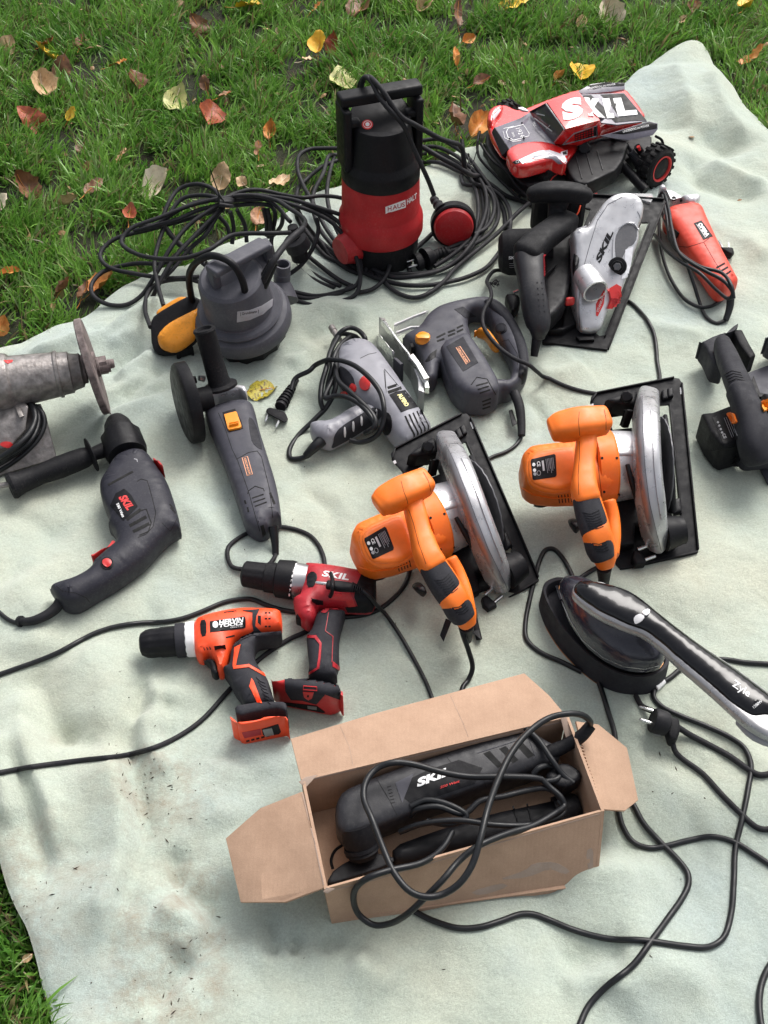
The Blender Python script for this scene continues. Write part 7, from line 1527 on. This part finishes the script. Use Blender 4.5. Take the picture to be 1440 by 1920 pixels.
def second_tool():
    t = Thing('tool_attachment', 'long black plastic attachment with a flat strap, beneath the black tool in the box', 'attachment', P(900, 1570, .01))
    b = puff(t, 'body', [(735, 1590), (800, 1566), (870, 1543), (930, 1526), (1000, 1512), (1070, 1496), (1092, 1512), (1098, 1530), (1085, 1545), (980, 1565), (900, 1585), (820, 1606), (770, 1620), (738, 1620)], .012, .050, M_BLACK, r=.014, soft=1, flank=False)
    strip(t, 'strap', [(962, 1512), (972, 1545)], 3, M_BLKM, .0015, b); strip(t, 'strap', [(988, 1508), (998, 1542)], 3, M_BLKM, .0015, b)
    lathe(t, 'end_cap', [(0, .020), (.8, .020), (1, .016)], P(1040, 1522, .035), P(1086, 1512, .038), M_BLKR, seg=30)
    tube(t, 'ring', [P(640, 1580, .008), P(622, 1592, .008), P(614, 1612, .008), P(618, 1632, .008), P(628, 1640, .008)], .0030, M_BLKM)
    tube(t, 'ring', [P(644, 1584, .010), P(628, 1596, .010), P(621, 1614, .010), P(624, 1630, .010)], .0025, M_BLKM)
second_tool()

# ---------------------------------------------------------------- toy racing truck
def truck():
    t = Thing('toy_truck', 'red and grey radio controlled toy racing truck with big white letters on its roof', 'toy car', P(1080, 290, 0))
    def p1(x, y, z): return P(*R1((x, y)), z)
    body = puff(t, 'body_shell', R1((120, 345), (130, 300), (150, 275), (205, 258), (260, 262), (330, 300), (400, 272), (520, 222), (730, 150), (1050, 140), (1130, 240), (1200, 345), (1050, 385), (920, 425), (880, 460), (760, 520), (700, 590), (650, 650), (560, 628), (440, 655), (370, 672), (300, 655), (270, 600), (215, 580), (170, 520), (130, 430)), .060, .087, M_CARRED, r=.012, soft=1, flank=False)
    def panel(name, pts, m, th=.0025, **k): return slab(t, name, [p1(*q) for q in pts], th, m, bev=.0008, **k)
    # raised near-front wing, bonnet, nose
    w_ = puff(t, 'front_wing', R1((245, 570), (285, 530), (360, 508), (440, 498), (540, 505), (600, 530), (655, 560), (664, 610), (645, 655), (600, 640), (545, 622), (450, 650), (380, 668), (320, 668), (285, 640)), .068, .108, M_CARRED, r=.012, rv=.010, soft=1, flank=False)
    puff(t, 'front_wing', R1((118, 350), (125, 300), (150, 272), (200, 256), (235, 265), (215, 300), (175, 330), (150, 380)), .068, .104, M_CARRED, r=.012, soft=2, flank=False)
    bon = panel('bonnet', [(165, 395, .094), (340, 330, .104), (410, 288, .112), (578, 500, .108), (420, 510, .102), (262, 540, .092)], M_CARGREY, .01)
    panel('nose', [(150, 425, .086), (168, 390, .098), (265, 538, .097), (218, 584, .085)], M_BLACK, .012)
    # cabin
    cab = [(400, 290, .110), (520, 222, .155), (735, 150, .160), (885, 345, .150), (890, 440, .105), (650, 405, .156), (575, 505, .106), (740, 520, .095), (770, 170, .10)]
    hull(t, 'cabin', [p1(*q) for q in cab], M_CARRED, bev=.003)
    ws = panel('windscreen', [(408, 288, .1165), (516, 232, .155), (643, 408, .154), (572, 496, .110)], M_SMOKE, .002)
    for a, b in (((408, 288, .118), (516, 232, .157)), ((516, 232, .157), (643, 408, .156)), ((643, 408, .156), (572, 496, .112)), ((440, 330, .124), (560, 420, .132)), ((455, 300, .13), (545, 320, .142)), ((520, 400, .124), (585, 345, .146)), ((430, 290, .122), (510, 262, .144))):
        tube(t, 'windscreen_bar', [p1(*a), p1(*b)], .0015, M_STEEL if a[0] > 430 else M_BLACK, seg=5, parent=ws)
    roof = panel('roof', [(525, 222, .159), (735, 148, .163), (770, 190, .162), (882, 342, .154), (650, 402, .159)], M_CARRED, .003)
    bed = panel('bed_cover', [(745, 170, .150), (1045, 158, .128), (1200, 348, .118), (1000, 372, .120), (892, 360, .134)], M_CARGREY, .003)
    decal(t, 'bed_graphic', R1((765, 178), (880, 172), (1045, 165), (1195, 345), (1080, 350), (985, 360), (960, 335), (880, 330), (830, 270)), M_BLACK, parent=bed)
    decal(t, 'bed_graphic', R1((820, 175), (880, 173), (960, 250), (1010, 330), (960, 310), (890, 240)), M_CARGREY, thick=.001, parent=bed)
    text(t, 'S', R1((632, 345)), R1((770, 305)), (-4, -35), M_WHITE, roof, bold=.07, thick=.0016)
    text(t, 'K', R1((800, 303)), R1((912, 318)), (-7, -31), M_WHITE, bed, bold=.09, thick=.002, bv=t.bvh()); text(t, 'I', R1((925, 322)), R1((975, 318)), (-9, -33), M_WHITE, bed, bold=.08, thick=.002, bv=t.bvh()); text(t, 'L', R1((1000, 312)), R1((1132, 300)), (-9, -31), M_WHITE, bed, bold=.06, thick=.002, bv=t.bvh())
    side = panel('side_window', [(622, 512, .103), (700, 430, .130), (862, 375, .140), (866, 450, .106)], M_BLACK, .002)
    net = panel('window_net', [(712, 430, .131), (835, 388, .139), (838, 455, .110), (708, 492, .108)], M_RED, .001)
    B = t.bvh()
    for k in range(7): strip(t, 'net_cord', R1((715+18*k, 432-6*k), (712+19*k, 490-5*k)), .7, M_BLACK, .0014, net, bv=B)
    for k in range(4): strip(t, 'net_cord', R1((714, 440+14*k), (836, 400+16*k)), .6, M_BLACK, .0014, net, bv=B)
    strip(t, 'window_frame', R1((628, 508), (705, 432), (858, 380), (860, 448), (628, 508)), 1, M_GPRINT, .0016, side, bv=B)
    # tail fins
    f1 = panel('tail_fin', [(880, 450, .118), (960, 430, .122), (1215, 350, .128), (1272, 365, .124), (1272, 405, .116), (1240, 445, .108), (1080, 480, .100), (1000, 470, .104)], M_CARGREY, .008)
    decal(t, 'fin_graphic', R1((960, 434), (1215, 356), (1268, 370), (1265, 400), (1100, 430), (1040, 440)), M_BLACK, parent=f1)
    text(t, 'UNDERDOG IN POWER', R1((1035, 428)), R1((1212, 386)), (0, -4), M_WHITE, f1, bold=.0, thick=.0014)
    f2 = panel('tail_fin', [(728, 150, .138), (820, 100, .145), (920, 86, .145), (1050, 92, .138), (1050, 135, .130), (960, 150, .132), (770, 168, .136)], M_CARGREY, .008)
    decal(t, 'fin_graphic', R1((800, 110), (920, 88), (1048, 95), (1045, 112), (900, 118), (840, 135)), M_BLACK, parent=f2)
    text(t, 'UNDERDOG IN POWER', R1((800, 138)), R1((985, 108)), (0, -3.6), M_WHITE, f2, bold=.0, thick=.0014)
    # prints on wing and bonnet
    decal(t, 'wing_graphic', R1((330, 612), (400, 580), (470, 550), (540, 545), (600, 565), (640, 580), (662, 620), (648, 640), (610, 610), (560, 590), (500, 585), (430, 600), (360, 640)), M_CARWHITE, parent=w_)
    decal(t, 'wing_graphic', R1((430, 590), (540, 570), (590, 590), (630, 640), (600, 640), (560, 605), (500, 600), (440, 612)), M_CARGREY, thick=.001, parent=w_)
    decal(t, 'wing_graphic', R1((615, 560), (662, 545), (664, 580), (622, 588)), M_CARWHITE, thick=.001, parent=w_); decal(t, 'wing_graphic', R1((628, 562), (652, 556), (655, 576), (634, 580)), M_BLACK, thick=.0014, parent=w_)
    decal(t, 'headlight', R1((290, 628), (320, 612), (352, 612), (345, 632), (310, 642)), M_BLACK, parent=w_); strip(t, 'headlight_ring', [R1((325+10*math.cos(k), 626+8*math.sin(k))) for k in np.linspace(0, 6.28, 8)[:-1]], .5, M_WHITE, .0013, w_, closed=True)
    decal(t, 'wing_graphic', R1((152, 320), (200, 268), (212, 275), (185, 315), (160, 345)), M_CARWHITE, thick=.0012)
    strip(t, 'bonnet_badge', R1((262, 400), (365, 374), (405, 435), (400, 452), (300, 480), (262, 460), (250, 425)), 1.3, M_WHITE, .0008, bon, closed=True)
    strip(t, 'bonnet_badge', R1((228, 420), (240, 465), (300, 490), (350, 480)), .9, M_WHITE, .0008, bon); strip(t, 'bonnet_badge', R1((232, 402), (300, 385)), .9, M_WHITE, .0008, bon)
    text(t, '1924', R1((312, 402)), R1((345, 460)), (8.5, -2), M_WHITE, bon, bold=.0); text(t, 'SKIL', R1((285, 428)), R1((300, 462)), (3.5, -1), M_WHITE, bon, bold=0)
    text(t, 'TRX', R1((420, 362)), R1((438, 392)), (5, -2.5), M_WHITE, bon, bold=.02)
    for q in ((272, 468), (368, 462), (355, 360)): lathe(t, 'body_pin', [(0, .0022), (1, .0018)], p1(*q, .098), p1(*q, .106), M_BLACK, seg=8)
    lathe(t, 'mirror', [(0, .003), (.4, .009), (1, .004)], p1(330, 262, .125), p1(395, 280, .118), M_STEEL, seg=14, squash=.5)
    # front bumper cage, chassis, side panel
    puff(t, 'chassis', R1((110, 540), (110, 440), (150, 400), (600, 520), (1040, 380), (1230, 440), (1230, 560), (1000, 640), (700, 720), (460, 780), (380, 800), (240, 690)), .018, .055, M_BLACK, r=.005, soft=1, flank=False)
    for pts in ([(70, 420, .06), (55, 500, .055), (65, 590, .045), (160, 700, .035), (260, 800, .03), (330, 870, .025), (345, 885, .02)], [(75, 500, .065), (150, 610, .06), (260, 700, .055), (330, 800, .045), (420, 885, .03)], [(230, 610, .06), (250, 600, .065), (275, 640, .06), (330, 720, .045), (380, 830, .035), (420, 885, .028)], [(1255, 450, .09), (1300, 480, .08), (1305, 530, .065), (1270, 580, .05)], [(345, 800, .03), (340, 850, .02), (330, 885, .01)]):
        tube(t, 'bumper_bar', [p1(*q) for q in pts], .0032, M_BLKM, per=6)
    obox(t, 'bumper', p1(180, 640, .035), p1(330, 860, .03)-p1(60, 540, .04), (0, .5, .8), (0, -.8, .5), .13, .03, .012, M_BLACK, bev=.003)
    puff(t, 'side_guard', R1((655, 660), (665, 630), (720, 560), (735, 515), (800, 490), (890, 465), (960, 455), (1070, 480), (1078, 500), (1050, 560), (1035, 620), (985, 690), (960, 700), (850, 755), (790, 780), (720, 770), (680, 720)), .045, .082, M_BLACK, r=.004, soft=1, flank=False)
    for k in range(3): strip(t, 'guard_rib', R1((720+70*k, 590-22*k), (760+70*k, 740-30*k)), 1.2, M_DARK, .002)
    strip(t, 'guard_rim', R1((815, 500), (890, 475), (970, 468), (1060, 490)), 1.4, M_GRAPH, .002)
    lathe(t, 'guard_wheel', [(0, .016), (.8, .016), (1, .012)], p1(770, 545, .075), p1(775, 530, .092), M_BLACK, seg=20, flute=(8, .15, 0, 1))
    # wheels
    def wheel(c, ax, R_, W):
        c = Vector(c); ax = Vector(ax).normalized()
        tyre = lathe(t, 'tyre', [(0, R_*.62), (0, R_*.80), (.12, R_*.95), (.3, R_), (.7, R_), (.88, R_*.95), (1, R_*.80), (1, R_*.64), (.9, R_*.60)], c-ax*W/2, c+ax*W/2, M_TYRE, seg=60, flute=(20, .07, .2, .8))
        u = ax.orthogonal().normalized(); v = ax.cross(u)
        for k in range(18):
            a = 2*math.pi*k/18; r_ = u*math.cos(a)+v*math.sin(a); tt = -u*math.sin(a)+v*math.cos(a)
            for s in (-1, 1): obox(t, 'tread_block', c+r_*R_*1.0+ax*s*W*.24+tt*s*R_*.08, ax, tt, r_, W*.34, R_*.16, R_*.10, M_TYRE, bev=.0008, parent=tyre, ray=False)
        lathe(t, 'rim', [(0, R_*.60), (.5, R_*.55), (.9, R_*.62), (1, R_*.64), (1, R_*.58), (.7, R_*.5), (.69, .004)], c-ax*W*.45, c+ax*W*.52, M_REDP, seg=36, parent=tyre)
        lathe(t, 'hub', [(0, R_*.57), (.9, R_*.57), (1, R_*.45)], c-ax*W*.3, c+ax*W*.46, M_BLACK, seg=24, parent=tyre)
    rr = P(*R1((1255, 650)), .045); wheel(rr, (.62, -.78, .06), .047, .042)
    wheel(P(*R1((560, 745)), .040), (.50, -.85, 0), .044, .04)
    wheel(P(*R1((1010, 560)), .045)+Vector((-.03, .13, 0)), (-.62, .78, 0), .044, .04); wheel(P(*R1((250, 330)), .045), (-.5, .85, 0), .040, .04)
    for a, b, r_ in (((1000, 610, .05), (1190, 820, .02), .011), ((1100, 560, .07), (1180, 640, .05), .006), ((1060, 500, .08), (1130, 620, .05), .004), ((1130, 520, .085), (1160, 560, .07), .008)):
        tube(t, 'suspension_arm', [p1(*a), p1(*b)], r_, M_BLACK, seg=10)
    lathe(t, 'spring', [(0, .007), (1, .007)], p1(1090, 560, .075), p1(1140, 640, .05), M_GREY, seg=16)
    for k in range(14): tube(t, 'spring_coil', [p1(1090+5*k, 560+8*k, .075-.0017*k)+Vector((.009*math.cos(a), 0, .009*math.sin(a))) for a in np.linspace(0, 5.5, 6)], .0009, M_BLACK, seg=4, per=2)
    lathe(t, 'damper_cap', [(0, .004), (1, .003)], p1(1140, 520, .095), p1(1150, 545, .085), M_RED, seg=10)
    tube(t, 'antenna_wire', [p1(60, 520, .06), p1(30, 620, .05), p1(5, 690, .045)], .0008, M_BLACK, seg=5)
truck()

# ---------------------------------------------------------------- old bench grinder with steel wheel
def bench_grinder():
    t = Thing('bench_grinder', 'worn bare metal bench grinder with a thin rusty wheel, cut off by the left edge', 'grinder', P(60, 800, 0))
    def p6(x, y, z): return P(*R6((x, y)), z)
    a, b = p6(-140, 455, .115), p6(700, 318, .115); L = (b-a).length
    ax = (b-a).normalized()
    def s(x):                                   # fraction along the axis of a pixel column
        return (x+140)/840
    lathe(t, 'motor_housing', [(0, .052), (s(40), .052), (s(62), .050), (s(75), .046), (s(320), .040), (s(330), .042), (s(345), .042), (s(348), .0385), (s(408), .0370), (s(412), .0345), (s(420), .033), (s(470), .030), (s(475), .026), (s(480), .024)], a, b, M_OLD, seg=56, sharp=25)
    lathe(t, 'spindle', [(0, .011), (1, .011)], p6(430, 362, .115), p6(640, 328, .115), M_RUST, seg=20)
    wheel = lathe(t, 'grinding_wheel', [(0, .088), (.1, .0915), (.9, .0915), (1, .088)], p6(530, 336, .115)-ax*.0075, p6(530, 336, .115)+ax*.0075, M_RUST, seg=72) if False else None
    c = p6(530, 335, .115)
    # wheel plane: from the top pixel to the bottom pixel, seen on edge
    tp, bt = P(*R6((445, 62)), .195), P(*R6((622, 596)), .035); d = bt-tp
    n = d.normalized().cross((c-CAMP).normalized()).normalized(); n = n if n.x > 0 else -n; n = (n+Vector((0, -.06, .03))).normalized()
    lathe(t, 'grinding_wheel', [(0, d.length/2*.975), (.12, d.length/2), (.88, d.length/2), (1, d.length/2*.975)], (tp+bt)/2-n*.0065, (tp+bt)/2+n*.0065, M_RUST, seg=80)
    for x0, x1, r_ in ((455, 478, .029), (480, 500, .026), (545, 562, .028), (562, 580, .018)): lathe(t, 'flange', [(0, r_*.94), (.2, r_), (.8, r_), (1, r_*.94)], p6(x0, 352-(x0-455)*.16, .115), p6(x1, 352-(x1-455)*.16, .115), M_RUST, seg=36)
    lathe(t, 'nut', [(0, .0165), (1, .0165)], p6(575, 328, .115), p6(622, 320, .115), M_RUST, seg=6)
    lathe(t, 'shaft_end', [(0, .0085), (.8, .0085), (1, .007)], p6(620, 320, .115), p6(664, 313, .115), M_RUST, seg=16)
    puff(t, 'bracket_fin', R6((62, 505), (82, 508), (105, 570), (140, 618), (118, 630), (85, 590), (65, 550)), .06, .10, M_BRASS, r=.002, soft=0) if False else hull(t, 'bracket_fin', [p6(x, y, z) for x, y in ((62, 505), (82, 508), (140, 618), (112, 630)) for z in (.085, .10)], M_OLD, bev=.001)
    bx = slab(t, 'pedestal_plate', [p6(x, y, z) for x, y, z in ((-260, 575, .075), (236, 548, .075), (266, 620, .058), (328, 862, .012), (0, 962, .012), (-260, 1030, .012))], .010, M_OLD, bev=.001)
    hull(t, 'pedestal', [p6(x, y, z) for x, y, z in ((-260, 500, .10), (100, 500, .10), (165, 560, .10), (150, 700, .075), (60, 800, .06), (-260, 860, .06), (-260, 560, .01), (150, 620, .01), (60, 880, .01), (-260, 900, .01))], M_OLD, bev=.002)
    decal(t, 'red_lamp', [R6((38+36*math.cos(k), 785+17*math.sin(k))) for k in np.linspace(0, 6.28, 14)[:-1]], M_RED, thick=.004, parent=bx)
    decal(t, 'bolt', [R6((62+12*math.cos(k), 868+12*math.sin(k))) for k in np.linspace(0, 6.28, 8)[:-1]], M_STEEL, thick=.003, parent=bx)
    decal(t, 'paint_chip', R6((20, 296), (75, 294), (72, 306), (48, 316), (30, 308)), M_RED, thick=.0005)
    cord = tube(t, 'cord', [p6(170, 540, .09), p6(200, 590, .095), p6(205, 640, .092), p6(170, 720, .09), p6(90, 800, .085), (p6(0, 862, .07)), p6(-120, 900, .05)], .0055, M_CORD, per=8)
    for q in ([(205, 560, .09), (245, 600, .088), (258, 660, .08), (230, 740, .07), (150, 830, .06), (60, 900, .045), (-20, 948, .03)], [(190, 550, .085), (222, 610, .09), (222, 670, .085), (180, 760, .08), (90, 830, .07), (-40, 900, .05)], [(215, 565, .08), (235, 640, .08), (215, 700, .078), (160, 790, .07), (60, 860, .06), (-60, 930, .04)]):
        tube(t, 'cord_loop', [p6(*p) for p in q], .0045, M_CORD, parent=cord, per=8)
bench_grinder()

# ---------------------------------------------------------------- loose cords
def cords():
    t = Thing('loose_cable', 'thin black cord with flat two pin plug strapped on top of the dark red drill', 'cable', P(760, 1210, 0))
    def p8(x, y, z): return P(*R8((x, y)), z)
    c = tube(t, 'cord', [p8(1320, 262, .075), p8(1355, 290, .072), p8(1395, 340, .045), p8(1440, 385, .012)]+gp(RP, (728, 1160), (752, 1196), (775, 1236), (797, 1278), (808, 1305), (820, 1340), (850, 1375)), .0033, M_CORD)
    b = sweep(t, 'plug', [(p8(1125, 230, .078), .014, .011), (p8(1190, 238, .078), .017, .013), (p8(1262, 245, .076), .014, .012)], M_BLACK, parent=c, exp=3)
    lathe(t, 'pin', [(0, .0028), (.9, .0028), (1, .0015)], p8(1128, 226, .078), p8(1054, 217, .077), M_CHROME, seg=10, parent=b)
    for k in range(6): lathe(t, 'sleeve_rib', [(0, .0085-.0007*k), (1, .0085-.0007*k)], p8(1258+11*k, 243+3*k, .076), p8(1263+11*k, 244+3*k, .076), M_CORDM, seg=14, parent=b)
    tube(t, 'rubber_band', [p8(1140, 165, .072), p8(1150, 200, .083), p8(1150, 240, .089), p8(1146, 275, .078), p8(1135, 298, .070)], .0032, M_BLACK, parent=b)
    t = Thing('loose_cable', 'black cord running from under the box round a wide bend to beside the iron', 'cable', P(1200, 1765, 0), 'black power cords lying loose on the blanket')
    tube(t, 'cord', gp(V(0, 0, 1), (1228, 1290), (1225, 1308), (1238, 1325), (1270, 1342), (1320, 1362), (1367, 1384), (1395, 1405), (1407, 1436), (1402, 1480), (1390, 1540), (1378, 1592), (1375, 1655), (1370, 1714), (1355, 1760), (1328, 1777), (1287, 1776), (1206, 1765), (1141, 1762), (1077, 1746), (1028, 1726), (999, 1716), (975, 1716), (940, 1728), (900, 1740), (860, 1742), (820, 1731), (785, 1715), (755, 1695), (720, 1660), (700, 1630)), .0041, M_CORD)
    t = Thing('loose_cable', 'black cord from under the holder of the iron, crossing the others below the box flap', 'cable', P(1250, 1580, 0), 'black power cords lying loose on the blanket')
    tube(t, 'cord', gp(R15, (440, -60), (470, 30), (500, 130), (530, 230), (545, 400), (550, 560), (556, 690), (580, 780), (640, 868), (730, 903), (830, 892), (950, 862), (1100, 838), (1230, 872), (1330, 932), (1425, 995), (1500, 1040)), .0041, M_CORD)
    t = Thing('loose_cable', 'black cord leaving the right box flap and running down to the lower rim', 'cable', P(1200, 1750, 0), 'black power cords lying loose on the blanket')
    tube(t, 'cord', gp(R15, (560, 520), (600, 590), (645, 660), (700, 760), (800, 872), (900, 972), (955, 1050), (958, 1120), (920, 1200), (850, 1300), (740, 1450), (640, 1582), (480, 1712), (380, 1822), (330, 1930), (310, 1990)), .0043, M_CORD)
    t = Thing('loose_cable', 'short piece of black cord at the lower right corner', 'cable', P(1430, 1850, 0), 'black power cords lying loose on the blanket')
    tube(t, 'cord', gp(R15, (1520, 1480), (1430, 1590), (1385, 1690), (1370, 1800), (1382, 1930), (1400, 2000)), .0045, M_CORD)
    t = Thing('loose_cable', 'black cord with an angled earthed plug, two cables leaving it, below the iron', 'cable', P(1240, 1370, 0))
    c = tube(t, 'cord', gp(R15, (885, 225, .012), (960, 252, .004), (1050, 290), (1200, 372), (1310, 450), (1370, 480), (1425, 476), (1500, 460)), .0046, M_CORDM)
    c2 = tube(t, 'cord', gp(R15, (862, 318, .010), (880, 350, .004), (920, 382), (1040, 470), (1150, 590), (1260, 700), (1350, 780), (1400, 796), (1450, 790), (1520, 770)), .0042, M_CORDM)
    tube(t, 'cord', gp(R15, (655, 20), (690, 80), (745, 130, .01), (790, 160, .012)), .0043, M_CORDM)
    def g(x, y, z): return G(*R15((x, y)), z)
    pb = lathe(t, 'plug', [(0, .010), (.15, .017), (.35, .0185), (.9, .0185), (1, .017)], g(835, 232, .022), g(738, 200, .022), M_CORDM, seg=36)
    decal(t, 'earth_clip', [R15(q) for q in ((760, 235), (800, 242), (802, 252), (762, 246))], M_STEEL, parent=pb)
    for y0, y1 in ((148, 118), (222, 192)): lathe(t, 'pin', [(0, .0024), (.9, .0024), (1, .0012)], g(742, y0, .022), g(664, y1, .020), M_CHROME, seg=10, parent=pb)
    hull(t, 'plug_neck', [g(x, y, z) for x, y in ((820, 190), (890, 205), (895, 280), (870, 330), (835, 325), (815, 260)) for z in (.006, .030)], M_BLKR, parent=pb, bev=.004)
    t = Thing('loose_cable', 'frayed dark cord end draped over the handle of the jigsaw', 'cable', P(930, 620, 0))
    B = None
    pts = [G(*RB((1050, 1300)), .008), G(*RB((960, 1330)), .015), P(*RB((890, 1370)), .03), P(*RB((920, 1440)), .05), P(*RB((930, 1530)), .068), P(*RB((870, 1640)), .073), P(*R5((1095, 160)), .073), P(*R5((1100, 215)), .072), P(*R5((1135, 275)), .071), P(*R5((1200, 345)), .070), P(*R5((1280, 400)), .071), P(*R5((1350, 430)), .072), P(*R5((1400, 470)), .05), P(*R5((1440, 500)), .02)]+gp(RP, (1030, 712), (1055, 724), (1085, 734), (1115, 740), (1145, 743))
    c = tube(t, 'cord', pts, .0040, M_CORDM, per=5)
    r = random.Random(4)
    for k in range(9):
        a = P(*RB((930, 1400)), .045); tube(t, 'loose_strand', [a, a+Vector((r.uniform(-.004, .012), r.uniform(-.008, .008), r.uniform(0, .01))), a+Vector((r.uniform(.004, .018), r.uniform(-.012, .006), r.uniform(-.006, .008)))], .0010, M_CORDM, seg=5, parent=c, per=3)
cords()
